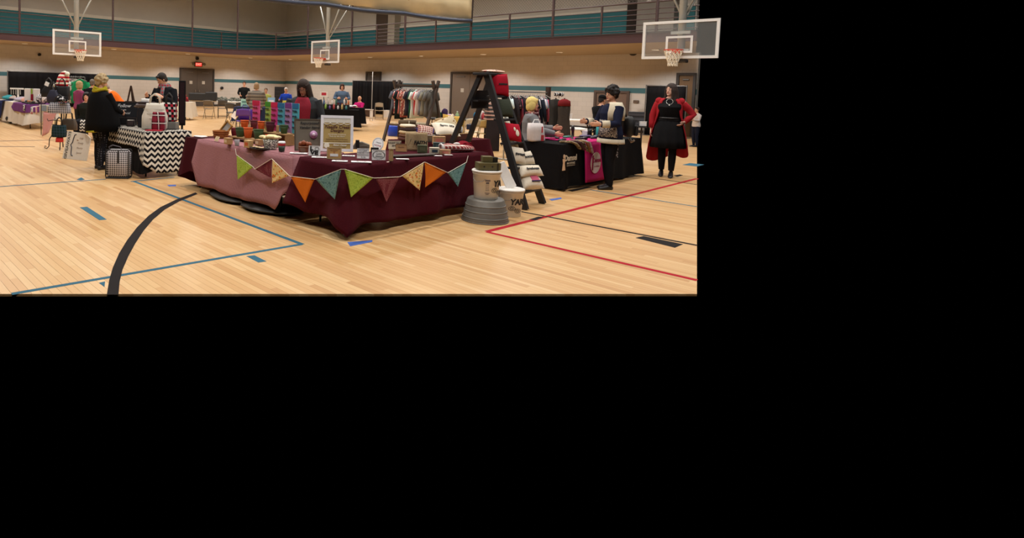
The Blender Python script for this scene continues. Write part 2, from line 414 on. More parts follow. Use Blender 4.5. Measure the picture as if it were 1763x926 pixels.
# ---------------------------------------------------------------- walls
def block_mat(name, c, sx=.4, sz=.2):
    m, nt, b = _new(name); g = nt.nodes.new('ShaderNodeNewGeometry'); s = nt.nodes.new('ShaderNodeSeparateXYZ'); nt.links.new(g.outputs['Position'], s.inputs[0])
    p = math_(nt, 'ADD', s.outputs[0], s.outputs[1]); cb = nt.nodes.new('ShaderNodeCombineXYZ'); nt.links.new(p, cb.inputs[0]); nt.links.new(s.outputs[2], cb.inputs[1])
    br = N(nt, 'ShaderNodeTexBrick', i_Scale=1.0); br.inputs['Brick Width'].default_value = sx; br.inputs['Row Height'].default_value = sz; br.inputs['Mortar Size'].default_value = .006
    a = lin(c); br.inputs['Color1'].default_value = (*a, 1); br.inputs['Color2'].default_value = (*[q*.95 for q in a], 1); br.inputs['Mortar'].default_value = (*[q*.82 for q in a], 1)
    nt.links.new(cb.outputs[0], br.inputs['Vector'])
    finish(nt, b, br.outputs['Color'], .75, .07, 1.3, vec=g.outputs['Position']); return m
WALL_M = block_mat('painted_block', 'c6c0b8'); UPW = mat('cdc9c2', .8, .05, 2); TEAL = mat('2a7680', .6, .06, 3); STRIPE = mat('38666e', .6, .05, 3)
BASE = mat('2b2725', .6); FASC = mat('43272a', .6, .10, 3); WHITE = mat('e9e4d8', .7)
YR = onX(1200, 150, XW).y; YRF = onX(1200, 66, XF).y
XL = -2.0
struct(MB().box((XL/2+XW/2, YW+.1, ZF0/2), (XW-XL, .2, ZF0)).build('wall_left', WALL_M))
struct(MB().box((XW+.1, (YR+YW)/2, ZF0/2), (.2, YW-YR, ZF0)).build('wall_right', WALL_M))
struct(MB().box((XL/2+XW/2, YW+.1, (ZF1+ZC)/2), (XW-XL, .2, ZC-ZF1)).build('wall_left_upper', UPW))
YR2 = onX(1200, 20, XW).y
struct(MB().box((XW+.1, (YR2+YW)/2, (ZF1+ZC)/2), (.2, YW-YR2, ZC-ZF1)).build('wall_right_upper', UPW))
struct(MB().box((7, 13, ZC+.05), (40, 46, .1)).build('ceiling', mat('b9b4aa', .8, .05, 2)))
# teal stripe, white line, teal dado on the upper walls
struct(MB().box((XL/2+XW/2, YW-.004, 1.72), (XW-XL-.02, .012, .21)).build('trim_1', STRIPE)); struct(MB().box((XW-.004, (YR+YW)/2, 1.745), (.012, YW-YR, .215)).build('trim_2', STRIPE))
struct(MB().box((XL/2+XW/2, YW-.03, (ZF1+5.06)/2), (XW-XL-.1, .06, 5.06-ZF1)).build('trim_3', TEAL)); struct(MB().box((XL/2+XW/2, YW-.03, 5.16), (XW-XL-.1, .06, .18)).build('trim_4', WHITE))
struct(MB().box((XW-.03, (YR2+YW)/2, (ZF1+5.06)/2), (.06, YW-YR2-.1, 5.06-ZF1)).build('trim_5', TEAL)); struct(MB().box((XW-.03, (YR2+YW)/2, 5.12), (.06, YW-YR2-.1, .1)).build('trim_6', WHITE))
struct(MB().box((XL/2+XW/2, YW-.01, .06), (XW-XL-.02, .03, .12)).build('baseboard_left', BASE)); struct(MB().box((XW-.01, (YR+YW)/2, .06), (.03, YW-YR, .12)).build('baseboard_right', BASE))
# ---------------------------------------------------------------- running track with curved corner
RC = 3.2
def edge_path(off=0.0, x0=-1.5, y1=None, step=10):
    y1 = YRF if y1 is None else y1; P = [(x0, YF-off), (XF-RC, YF-off)]
    for k in range(1, step): a = pi/2-k*pi/2/step; P.append((XF-RC+(RC-off)*cos(a), YF-RC+(RC-off)*sin(a)))
    P += [(XF-off, YF-RC), (XF-off, y1)]; return P
ep = edge_path()
deck = ep+[(XW, onX(1200, 60, XW).y), (XW, YW), (-1.5, YW)]
mb = MB(); n_ = len(deck); mb.v = [(x, y, ZF0) for x, y in deck]+[(x, y, ZF1) for x, y in deck]
mb.f = [tuple(range(n_)), tuple(reversed(range(n_, 2*n_)))]+[(i, (i+1) % n_, n_+(i+1) % n_, n_+i) for i in range(n_)]
struct(mb.build('running_track', mat('a3937c', .8, .06, 2)))
fa = MB(); P0 = edge_path(.05); P1 = edge_path(0)
R = [[(a[0], a[1], ZF0-.02), (a[0], a[1], ZF1), (b[0], b[1], ZF1), (b[0], b[1], ZF0-.02)] for a, b in zip(P0, P1)]
fa.rings(R); struct(fa.build('trim_7', FASC))
lip = MB(); P0 = edge_path(.07); R = [[(a[0], a[1], ZF1), (a[0], a[1], ZF1+.05), (b[0], b[1], ZF1+.05), (b[0], b[1], ZF1)] for a, b in zip(P0, P1)]
struct(lip.rings(R).build('trim_8', mat('2e2425', .6)))
RAIL = mat('43302f', .6, .08, 4)
rt = thing('track_railing', 'dark maroon metal railing along the curved running track', 'railing', (0, 0, 0))
for k, z in enumerate((3.65, 3.82, 3.99, 4.155, 4.31)):
    MB().tube([(x, y, z) for x, y in edge_path(-.06)], .016, 6).build('rail', RAIL, rt)
MB().tube([(x, y, 4.53) for x, y in edge_path(-.06)], .026, 6).build('top_rail', RAIL, rt)
posts = [(x, YF+.06) for x in (2.3, 8.9, 13.2, 17.6-.35)]+[(XF+.06, y) for y in (23.6, 20.0, 16.4, 12.75, 9.17)]
for x, y in posts: MB().box((x, y, (ZF1+4.53)/2), (.055, .055, 4.53-ZF1)).build('post', RAIL, rt)
a = RD(45); posts2 = [(x, YF+.06) for x in (4.5, 6.7, 10.98, 15.4)]+[(XF-RC+(RC+.06)*cos(RD(58)), YF-RC+(RC+.06)*sin(RD(58)))]+[(XF+.06, y) for y in (25.4, 21.8, 18.2, 14.55, 10.95, 7.4)]
MB().box((XF-RC+(RC+.06)*cos(RD(15)), YF-RC+(RC+.06)*sin(RD(15)), (ZF1+4.53)/2), (.055, .055, 4.53-ZF1)).build('post', RAIL, rt)
ORD = ['first', 'second', 'third', 'fourth', 'fifth', 'sixth', 'seventh', 'eighth', 'ninth', 'tenth', 'eleventh']
for kk, (x, y) in enumerate(posts2):
    o = MB().tube([(x, y, ZF0), (x, y, ZC)], .05, 8).build('track_hanger', RAIL)
    tag(o, 'tall maroon hanger rod of the running track, %s from the left edge' % ORD[kk], 'rod', 'steel rods hanging the track')
# netting above the rail
net = MB(); y0, y1, z0, z1 = 7.0, 14.5, 4.56, 7.5; w = .006; st = .11
k = y0-(z1-z0)
while k < y1:
    for sgn in (1, -1):
        a0 = k if sgn > 0 else k+(z1-z0); pts = []
        ya, za, yb, zb = a0, z0, a0+sgn*(z1-z0), z1
        lo, hi = (ya, yb) if sgn > 0 else (yb, ya)
        if hi < y0 or lo > y1: continue
        def cl(yv): return max(y0, min(y1, yv))
        A, B = cl(ya), cl(yb); zA = z0+abs(A-ya); zB = z0+abs(B-ya)
        o = len(net.v); net.v += [(XF+.06, A, zA-w), (XF+.06, A, zA+w), (XF+.06, B, zB+w), (XF+.06, B, zB-w)]; net.f.append((o, o+1, o+2, o+3))
    k += st
no_ = net.build('safety_net', mat('77716a', .8), fixn=False); tag(no_, 'grey mesh safety net stretched above the track railing', 'net'); no_['kind'] = 'stuff'
# wall features behind the track
for nm, c, d, m in (('trim_9', (XW-.25, 23.9, 5.2), (.5, .55, 3.3), 'b0a79a'), ('trim_10', (XW-.12, 24.9, 4.9), (.2, 1.1, 2.7), '5d5048'),
                    ('trim_11', (XW-.12, 10.35, 5.2), (.2, .42, 3.3), '3c3532'), ('trim_12', (XW-.25, 9.35, 5.2), (.5, 1.4, 3.3), '9a948c')):
    struct(MB().box(c, d).build(nm, mat(m, .8, .05, 2)))
struct(MB().box((XW-.52, 9.6, 6.2), (.03, .16, 1.9)).build('trim_13', mat('ece8df', .6)))
# ---------------------------------------------------------------- doors
DM = mat('4d443c', .6, .05, 3); DF = mat('3a332e', .6, .05, 3); DB = mat('6d6054', .6, .05, 3)
def door(name, c, w, h, axis, m, leaves=1, fm=DF, depth_=.05):
    rz = 0 if axis == 'Y' else -pi/2
    o = MB()
    for s in (-1, 1): o.box((s*(w/2+.05), -.03, h/2), (.10, .10, h+.0))
    o.box((0, -.03, h+.05), (w+.20, .10, .10)); d = o.build(name, fm); d.location = c; d.rotation_euler = (0, 0, rz); struct(d)
    for k in range(leaves):
        lw = w/leaves; x = -w/2+lw*(k+.5)
        lf = MB().box((x, -.015, h/2), (lw-.012, .05, h-.01), bev=.004).build('door_leaf', m, d)
        MB().box((x+(lw*.38 if k == 0 and leaves == 2 else -lw*.38), -.07, 1.0), (.05, .05, .16), bev=.01).build('door_handle', mat('8c8880', .4, metal=.8), lf)
        MB().box((x, -.06, h-.16), (lw*.45, .05, .06), bev=.008).build('door_closer', mat('6b6660', .5, metal=.4), lf)
        if leaves == 2: MB().box((x+(-.12 if k else .12)*1.0, -.045, 1.55), (.2, .008, .2)).build('notice', mat('b8b2a6', .7), lf)
    return d
door('door_1', (17.95, YW-.01, 0), 2.25, 2.36, 'Y', DM, 2)
door('door_2', (XW-.01, 25.72, 0), 1.12, 2.42, 'X', DM); door('door_3', (XW-.01, 18.5, 0), 2.3, 2.41, 'X', DB, 2, DF)
door('door_4', (XW-.01, YR+.38, 0), .5, 2.38, 'X', wood('7c5a34', axis=2), 1)
door('door_5', (XW-.01, 11.1, 0), 1.3, 1.62, 'X', mat('6a5548', .7), 1, mat('4f4038', .7))
# exit sign, speakers
e = thing('exit_sign', 'glowing red exit sign above the double doors', 'sign', (18.0, YW-.02, 2.72))
MB().box((0, -.05, 0), (.55, .10, .3), bev=.02).build('housing', mat('4a3a34', .6), e)
MB().box((0, -.102, 0), (.44, .006, .22)).build('face', mat('e2281c', .6, emit=1.2), e); text('EXIT', .2, mat('ffc9b8', .6, emit=1), e, (0, -.108, 0), ext=.002)
for s in (-1, 1): MB().lathe([(.05, 0), (.09, .08), (.08, .1)], 12, M=Matrix.Translation((s*.4, -.06, .02)) @ Matrix.Rotation(pi/2, 4, 'X')).build('emergency_lamp', mat('6b6458', .5), e, True)
MB().box((0, -.03, .02), (.75, .03, .05)).build('bracket', mat('4a3a34', .6), e)
def spk(p, rz, r, lab):
    t = thing('wall_speaker', lab, 'speaker', p, rz)
    MB().lathe([(r, 0), (r, .1), (r*.8, .13), (r*.3, .10)], 14, M=Matrix.Rotation(pi/2, 4, 'X')).build('shell', mat('2c2725', .7), t, True)
    MB().lathe([(.001, .112), (r*.7, .112)], 14, cap=False, M=Matrix.Rotation(pi/2, 4, 'X')).build('grille', mat('151314', .8), t)
spk(onY(339, 100.5, YW-.01), 0, .11, 'small round dark speaker above the exit sign'); spk(onY(381.5, 151.5, YW-.01), 0, .1, 'small dark round fixture on wall right of double doors')
spk(onX(1091, 89, XW-.01), -pi/2, .17, 'round dark speaker high on wall left of nearest hoop'); spk(onX(1007, 87.5, XW-.01), -pi/2, .05, 'tiny dark knob high on the right wall')
spk(onY(67.5, 94, YW-.01), 0, .08, 'small dark round fixture on wall left of leftmost hoop')
o = MB().box((0, -.02, 0), (.22, .04, .12), bev=.01).build('wall_plate', mat('5e4d40', .6)); o.location = onX(1095.5, 175, XW-.01); o.rotation_euler = (0, 0, -pi/2); tag(o, 'small brown wall plate beside the black drape', 'plate')
# ---------------------------------------------------------------- hoops
GLASS, nt, b = _new('board_glass'); b.inputs['Base Color'].default_value = (.9, .95, .95, 1); b.inputs['Roughness'].default_value = .05; b.inputs['Alpha'].default_value = .07
GLASS.surface_render_method = 'BLENDED'
WF = mat('e4e4e2', .5); ORG = mat('c8402a', .5); POLE = mat('a9aba6', .5, metal=.3); NETM = mat('e6dcc8', .8)
def hoop(c, rz, label, w=1.98, h=1.08, braces=True):
    t = thing('basketball_hoop', label, 'hoop', c, rz, 'basketball hoops hung from the ceiling')   # c = centre of board; local -y faces the court
    MB().box((0, 0, 0), (w-.1, .012, h-.1)).build('backboard_glass', GLASS, t)
    f_ = MB(); th = .075
    for s in (-1, 1): f_.box((s*(w-th)/2, 0, 0), (th, .05, h)); f_.box((0, 0, s*(h-th)/2), (w-2*th, .05, th))
    f_.build('backboard_frame', WF, t)
    q = MB(); zc = -.14; sw, sh = .64, .42
    for s in (-1, 1): q.box((s*sw/2, -.012, zc), (.06, .006, sh+.06)); q.box((0, -.012, zc+s*sh/2), (sw-.06, .006, .06))
    q.build('target_square', WF, t)
    zr = -h/2+.22; cy = -.39
    MB().tube([(.235*cos(2*pi*k/20), cy+.235*sin(2*pi*k/20), zr) for k in range(21)], .014, 6, cap=False).build('rim', ORG, t, True)
    MB().box((0, -.10, zr-.03), (.26, .16, .09), bev=.02).box((.09, -.17, zr-.05), (.02, .1, .1)).box((-.09, -.17, zr-.05), (.02, .1, .1)).build('rim_bracket', ORG, t)
    nn = MB(); K = 12
    for k in range(K):
        for dr in (1, -1):
            pts = []
            for i in range(6):
                a = 2*pi*(k+dr*i*.5)/K; r = .235-.115*min(1, i/4)+.0*i; pts.append((r*cos(a), cy+r*sin(a), zr-.45*i/5))
            nn.tube(pts, .010, 4)
    nn.build('net', NETM, t)
    MB().tube([(0, .16, -.25), (0, .16, 4.5)], .10, 12).build('mast', POLE, t, True)
    MB().box((0, .08, .2), (.5, .08, .08)).box((0, .08, -.3), (.5, .08, .08)).build('mount_bar', POLE, t)
    for s in (-1, 1):
        MB().tube([(s*.06, .16, .75), (s*.95, .3, 2.6)], .032, 8).build('brace', POLE, t, True)
    MB().tube([(.1, .2, .7), (.5, 1.6, 3.0)], .028, 8).build('back_brace', POLE, t, True)
    MB().box((.05, .14, -h/2-.06), (.28, .2, .1), bev=.02).build('winch_box', mat('3a3633', .6), t)
    return t
hoop(((6.9+8.8)/2, 26, 3.06), 0, 'glass basketball hoop hanging left of the exit doors', 1.93, 1.04)
hoop((17.9, 21.85, 3.21), -pi/2, 'farthest glass basketball hoop hanging over the room corner', 2.1, 1.08)
hoop((17.9, 6.14, 3.16), -pi/2, 'nearest glass basketball hoop at the right edge', 1.98, 1.07)
# ---------------------------------------------------------------- rolled divider curtain
CYp = 12.4
dc = thing('divider_curtain', 'raised cream vinyl gym divider curtain with blue lower edge', 'curtain', (0, 0, 0))
XE = onY(811, 40, CYp).x; ZB = onY(811, 33, CYp).z
CDX, CDY = .985, .176
def cf(u, v): return (XE-u*13*CDX, CYp+13*u*CDY+.06*sin(u*31)+.02*sin(u*90), ZB+v*3.4)
MB().grid(cf, 90, 6).build('curtain_panel', mat('d8c9a2', .7, .14, 1.2), dc, True, thick=.02)
MB().tube([(XE-13*CDX*i/40, CYp+13*CDY*i/40+.02*sin(i), ZB-.06-.05*abs(sin(i*.35))) for i in range(41)], [(.09, .07)]*41, 8).build('blue_hem', mat('2a3347', .6), dc, True)
MB().tube([(XE+.02, CYp, ZB-.25), (XE+.04, CYp-.02, ZB+1.5), (XE+.06, CYp, ZB+3)], .035, 6).build('lift_rope', mat('39302c', .8), dc)
us = (XE-onY(697, 10, CYp+.5).x)/13; MB().tube([(XE-us*13*CDX, CYp+13*us*CDY-.12, ZB+.35), (XE-us*13*CDX, CYp+13*us*CDY-.12, ZB+3)], .02, 6).build('strap', mat('b08a5a', .8), dc)
# ================================================================ builders for repeated kinds
def sm(a, b, t): t = max(0, min(1, (t-a)/(b-a))); return t*t*(3-2*t)
def drape(x0, x1, y0, y1, zt, drops, flare=.05, fold=.02, nf=7, seed=0, corner=.10, step=.06, rows=9, hem=None, cdrop=0.0):
    """a cloth lying on a table top and hanging down each side; drops = (front -y, right +x, back +y, left -x)"""
    rnd = random.Random(seed); mb = MB(); mb.uv = {}
    per = []; rr = .02
    sides = [((x0, y0), (x1, y0), (0, -1), drops[0]), ((x1, y0), (x1, y1), (1, 0), drops[1]), ((x1, y1), (x0, y1), (0, 1), drops[2]), ((x0, y1), (x0, y0), (-1, 0), drops[3])]
    L = 0; ph = rnd.random()*6
    for si, (a, b, n, d) in enumerate(sides):
        ln = math.hypot(b[0]-a[0], b[1]-a[1]); k = max(3, int(ln/step)); pd = sides[si-1][3]; nd = sides[(si+1) % 4][3]; pn = sides[si-1][2]; nn = sides[(si+1) % 4][2]
        for i in range(k):
            t = i/k; p = (a[0]+(b[0]-a[0])*t, a[1]+(b[1]-a[1])*t); s = t*ln
            w0 = max(0, 1-s/.16); w1 = max(0, 1-(ln-s)/.16)
            nx = n[0]+pn[0]*w0*.7*(pd > .02)+nn[0]*w1*.7*(nd > .02); ny = n[1]+pn[1]*w0*.7*(pd > .02)+nn[1]*w1*.7*(nd > .02); q = math.hypot(nx, ny); nx /= q; ny /= q
            dd = d
            if w0 > 0: dd = d+(pd-d)*.5*w0
            if w1 > 0: dd = d+(nd-d)*.5*w1
            if max(w0, w1) > 0 and d > .05: dd += cdrop*max(w0*(pd > .05), w1*(nd > .05))**2
            per.append((p, (nx, ny), dd, L+s, max(w0, w1)))
        L += ln
    n = len(per)
    for r in range(rows+1):
        t = r/rows
        for (p, nrm, d, s, cw) in per:
            f = fold*sin(s*nf*2.1+ph)+fold*.6*sin(s*nf*3.7+ph*2+1)+fold*.8*noise.noise((s*2.3, seed*3.1, 0))
            o = (flare*t+corner*cw*t+f*sm(.05, .9, t)*min(1, d*2)) if d > .02 else 0
            h = d*t*(1+(hem(s) if hem else 0)+.02*sin(s*5+ph)*t)
            mb.v.append((p[0]+nrm[0]*(o+.006), p[1]+nrm[1]*(o+.006), zt-h)); mb.uv[len(mb.v)-1] = (s+.0, zt-h)
    for r in range(rows):
        for i in range(n): j = (i+1) % n; mb.f.append((r*n+i, r*n+j, (r+1)*n+j, (r+1)*n+i))
    o = len(mb.v); nx, ny = max(2, int((x1-x0)/.15)), max(2, int((y1-y0)/.15))
    for j in range(ny+1):
        for i in range(nx+1):
            x = x0+(x1-x0)*i/nx; y = y0+(y1-y0)*j/ny; mb.v.append((x, y, zt+.0015*sin(x*13+y*7))); mb.uv[len(mb.v)-1] = (x, y+5)
    for j in range(ny):
        for i in range(nx): a = o+j*(nx+1)+i; mb.f.append((a, a+1, a+nx+2, a+nx+1))
    return mb
def folding_table(label, x0, x1, y0, y1, h=.735, top='d9d6cf', rz=0, c=None, group=None, legs=True):
    t = thing('folding_table', label, 'table', c or ((x0+x1)/2, (y0+y1)/2, 0), rz, group)
    w, d = x1-x0, y1-y0; lm = mat('3a3836', .5, metal=.3)
    MB().box((0, 0, h-.02), (w, d, .04), bev=.012).build('table_top', mat(top, .55, .04), t)
    if legs:
        for s in (-1, 1):
            for q in (-1, 1):
                X = s*(w/2-.18)
                if w >= d: MB().tube([(X, q*(d/2-.08), 0), (X, q*(d/2-.08), h-.10), (X-s*.02, q*(d/2-.14), h-.04)], .014, 8).build('leg', lm, t, True)
                else: MB().tube([(s*(w/2-.08), q*(d/2-.18), 0), (s*(w/2-.08), q*(d/2-.18), h-.10), (s*(w/2-.14), q*(d/2-.2), h-.04)], .014, 8).build('leg', lm, t, True)
        for s in (-1, 1):
            if w >= d: MB().tube([(s*(w/2-.18), -d/2+.08, .22), (s*(w/2-.18), d/2-.08, .22)], .011, 6).build('crossbar', lm, t)
            else: MB().tube([(-w/2+.08, s*(d/2-.18), .22), (w/2-.08, s*(d/2-.18), .22)], .011, 6).build('crossbar', lm, t)
    return t
_chair = {}
def folding_chair(label, p, face, c='b7a68c', group='folding chairs in the hall'):
    """steel folding chair; faces along `face` degrees"""
    rz = RD(face)+pi/2
    if c in _chair:
        t = copy_tree(_chair[c]); t.location = p; t.rotation_euler = (0, 0, rz); t['label'] = label; return t
    t = thing('folding_chair', label, 'chair', p, rz, group); m = mat(c, .5, .05, 6, metal=.15); fm = mat('8d8474' if c != '4a4744' else '3a3836', .45, metal=.5)
    MB().grid(lambda u, v: ((u-.5)*.40, -.20+.40*v, .445-.018*cos((u-.5)*pi)+.02*(1-v)*0), 6, 5).build('seat', m, t, True, thick=.018)
    MB().grid(lambda u, v: ((u-.5)*.42*(1-.10*v*v), .225+.06*v-.05*(1-(2*u-1)**2)*-1*.6, .60+.22*v-.03*v*(2*u-1)**2), 8, 4).build('backrest', m, t, True, thick=.016)
    for s in (-1, 1):
        MB().tube([(s*.205, -.22, .01), (s*.205, .02, .40), (s*.205, .22, .62), (s*.19, .275, .80)], .012, 6).build('front_frame', fm, t, True)
        MB().tube([(s*.185, .30, .01), (s*.185, .10, .30), (s*.185, -.10, .43)], .012, 6).build('rear_leg', fm, t, True)
    MB().tube([(-.205, -.165, .10), (.205, -.165, .10)], .009, 6).build('stretcher', fm, t); MB().tube([(-.185, .25, .08), (.185, .25, .08)], .009, 6).build('stretcher', fm, t)
    _chair[c] = t; return t
def shirt_mesh(L=.68, W=.48, sl=.22, long=False, seed=0):
    """a garment on a hanger seen from its side; lies in local xz, hangs from z=0"""
    rnd = random.Random(seed); mb = MB(); N_ = 8
    def half(z):
        t = -z/L
        return (.07+(W/2-.07)*sm(0, .16, t)) if t < .16 else W/2*(1-.06*sin(min(1, (t-.16)/.8)*pi)+.06*t)
    zs = [0, -.025*1.3, -.06, -.10, -.16, -.28, -.40, -.54, -L]
    if L > .9: zs = zs[:-1]+[-.7, -.9, -L] if L > 1 else zs[:-1]+[-.7, -L]
    R = []
    for z in zs:
        w = half(z*1.0) if z > -.12 else half(z); th = .016+.028*sm(0, .3, -z)
        R.append([Vector((w*cos(a), th*sin(a)*(1+.5*sin(3*a+z*9+seed))+.012*sin(z*11+seed*2+a), z)) for a in [2*pi*j/12 for j in range(12)]])
    mb.rings(R)
    for s in (-1, 1):
        ln = .52 if long else sl
        p0 = Vector((s*(W/2-.05), 0, -.085)); d = Vector((s*(.25 if long else .45), .02*rnd.uniform(-1, 1), -1)).normalized()
        mb.tube([p0, p0+d*ln*.5, p0+d*ln], [(.055, .03), (.06, .028), (.062 if not long else .04, .024)], 8)
    return mb
def garment(kind_name, label, cat, p, rz, m, L=.68, W=.46, long=False, group=None, seed=0, hanger=True):
    t = thing(kind_name, label, cat, p, rz, group)
    shirt_mesh(L, W, .22, long, seed).build('fabric', m, t, True)
    if hanger:
        MB().tube([(-.19, 0, -.045), (-.02, 0, .02), (0, 0, .035), (.02, 0, .02), (.19, 0, -.045)], .006, 5).tube([(0, 0, .03), (0, 0, .075), (.018, 0, .10), (.03, 0, .085)], .0035, 5).build('hanger', mat('a8a6a0', .5), t)
    return t
# ---------------------------------------------------------------- people
SKIN = 'd8a182'
class P: pass
def person(label, loc, face, H=1.66, girth=1.0, skin=SKIN, top=None, top_hem=.86, sleeve=1.0, bottom=None, skirt=None, skirt_z=.48, shoes=None, lean=0, head=(0, 0),
           larm=None, rarm=None, sit=0, legs=None, vox=.012, hair=None, hair_style='short', hair_len=.25, loose=.014, neck_c=None, lh=None, rh=None, cat='person', stride=.0, glasses=False, heels=0.0, bust=0.0):
    S = H/1.70; q = P(); root = thing('person', label, cat, (loc[0], loc[1], loc[2] if len(loc) > 2 else 0), RD(face)+pi/2); q.root = root
    la = RD(lean); dz = sit
    hz = 0
    def U(p):
        x, y, z = p; z -= .92; y, z = y*cos(la)-z*sin(la), y*sin(la)+z*cos(la); return Vector((x*S, y*S, (z+.92-dz+heels)*S))
    hy, hp = RD(head[0]), RD(head[1])
    HM = Matrix.Rotation(hy, 3, 'Z') @ Matrix.Rotation(hp, 3, 'X')
    LM = Matrix.Rotation(la, 3, 'X')
    def Hd(p):
        v = HM @ Vector((p[0], p[1], p[2]+.105)); v = Vector((v.x, v.y-.012, v.z+1.485)); return U(v)
    def Lw(p): return Vector((p[0]*S, p[1]*S, (p[2]+heels*(1 if p[2] > .0 else 1))*S))
    q.U, q.Hd, q.S, q.Lw = U, Hd, S, Lw
    g = girth
    TOR = [(.80, .115*g, .095*g, .01), (.86, .165*g, .115*g, .01), (.93, .178*g, .122*g, .01), (1.00, .160*g, .112*g, .005), (1.08, .140*g, .102*g, 0), (1.17, .150*g, .106*g+bust*.3, -.004-bust*.3), (1.27, .168*g, .112*g+bust*.5, -.006-bust*.5), (1.34, .178*g**.7, .104*g**.7+bust*.2, 0), (1.395, .165*g**.5, .085, .008), (1.435, .105, .065, .012), (1.46, .062, .058, .008)]
    def ring(z, rx, ry, yo, e=0, n=18): return [U(((rx+e)*cos(2*pi*k/n), yo+(ry+e)*sin(2*pi*k/n), z)) for k in range(n)]
    shx = .178*g**.6
    def armpts(s, a):
        sh = Vector((s*shx, .008, 1.375))
        el, wr = a if a else ((s*.055, .03, -.29), (s*.045, -.05, -.53))
        return [sh, sh+Vector(el)*1.0, sh+Vector(wr)*1.0]
    AL, AR = armpts(1, larm), armpts(-1, rarm)
    if legs is None:
        if sit: legs = [[(.09, 0, .90-sit), (.11, -.42, .90-sit+.02), (.11, -.40, .08)], [(-.09, 0, .90-sit), (-.11, -.42, .90-sit+.02), (-.11, -.42, .08)]]
        else: legs = [[(.088, 0, .88), (.09, -.02-stride*.5, .47), (.085, .02-stride, .07)], [(-.088, 0, .88), (-.09, -.02+stride*.5, .47), (-.085, .02+stride, .07)]]
    # body: one continuous skin
    b = MB(); b.rings([ring(*r) for r in TOR])
    b.tube([U((0, .008, 1.40)), U((0, .002, 1.46)), Hd((0, .012, -.07))], [.058*S, .052*S, .05*S], 12)
    b.ell((0, 0, 0), (1, 1, 1), 16, 12, Matrix()) if False else None
    def hell(c, r, n=14, m=10):
        R = [[Hd((c[0]+r[0]*sin(t)*cos(2*pi*j/n), c[1]+r[1]*sin(t)*sin(2*pi*j/n), c[2]-r[2]*cos(t))) for j in range(n)] for t in [pi*max(.04, min(m-.04, i))/m for i in range(m+1)]]; return R
    b.rings(hell((0, .008, .018), (.074, .092, .098))); b.rings(hell((0, -.022, -.045), (.058, .062, .068))); b.rings(hell((0, -.088, -.024), (.012, .017, .022), 8, 6)); b.rings(hell((0, -.07, -.09), (.03, .022, .02), 8, 6))
    for s in (-1, 1): b.rings(hell((s*.076, .012, -.012), (.010, .020, .030), 8, 6))
    def limb(mb, pts, rs, f, e=0, n=12, frac=1.0):
        a, m_, z = [Vector(p) for p in pts]; L = [a, a.lerp(m_, .5), m_, m_.lerp(z, .45), z]; K = len(L)
        if frac < 1:
            if frac <= .5: L = [a, a.lerp(m_, frac), a.lerp(m_, frac*2)]; rs = rs[:3]
            else: L = [a, a.lerp(m_, .5), m_, m_.lerp(z, (frac-.5)*2)]; rs = rs[:4]
        mb.tube([f(p) for p in L], [(r+e)*S for r in rs], n)
    AW = [.052*g**.5, .048*g**.5, .040, .037, .027]; LWs = [.086*g, .078*g, .056, .056, .037]
    for A in (AL, AR): limb(b, A, AW, U)
    for l in legs: limb(b, l, LWs, Lw)
    for s, A, hd in ((1, AL, lh), (-1, AR, rh)):
        w = A[2]; d = (Vector(hd[0]) if hd else (A[2]-A[1])).normalized(); nn = Vector(hd[1]) if hd else Vector((-s, -.3, 0))
        sd = d.cross(nn).normalized(); nn = sd.cross(d).normalized()
        if (Vector((0, -1, .3))).dot(sd) < 0: sd = -sd
        R = []
        for t, ra, rb_ in ((-.01, .024, .02), (.03, .036, .018), (.07, .041, .017), (.10, .038, .013)):
            R.append([U(w+d*t+sd*ra*cos(2*pi*k/10)+nn*rb_*sin(2*pi*k/10)) for k in range(10)])
        b.rings(R)
        for i, ln in enumerate((.068, .076, .072, .056)):
            p0 = w+d*.09+sd*(.029-i*.0193); p1 = p0+d*ln*.5+nn*ln*.12; p2 = p1+d*ln*.36+nn*ln*.36
            b.tube([U(p0), U(p1), U(p2)], [.0098*S, .009*S, .0075*S], 6)
        t0 = w+d*.025+sd*.028; b.tube([U(t0), U(t0+d*.035+sd*.028+nn*.012), U(t0+d*.068+sd*.026+nn*.028)], [.0125*S, .0105*S, .0085*S], 6)
    q.body = remesh(b, 'body', mat(skin, .55, .06, 25), root, vox*.8, 2)
    # face
    em = mat('1c1512', .3); wm = mat('e8e0d8', .4)
    for s in (-1, 1):
        MB().rings(hell((s*.030, -.080, .006), (.0115, .006, .0058), 8, 6)).build('eye', wm, root, True); MB().rings(hell((s*.030, -.0855, .006), (.0058, .004, .0055), 8, 6)).build('iris', em, root, True)
        MB().rings(hell((s*.032, -.083, .028), (.018, .005, .0035), 8, 6)).build('eyebrow', mat(hair or '3a2a22', .8), root, True)
    MB().rings(hell((0, -.083, -.062), (.024, .007, .008), 10, 6)).build('mouth', mat('a4524c', .5), root, True)
    if glasses:
        gl = MB()
        for s in (-1, 1): gl.tube([Hd((s*.034+.026*cos(2*pi*k/12), -.098, .004+.018*sin(2*pi*k/12))) for k in range(13)], .0022*S, 5); gl.tube([Hd((s*.06, -.098, .008)), Hd((s*.08, .0, .006))], .002*S, 5)
        gl.tube([Hd((-.008, -.1, .006)), Hd((.008, -.1, .006))], .002*S, 5); gl.build('glasses', mat('2a2226', .4), root)
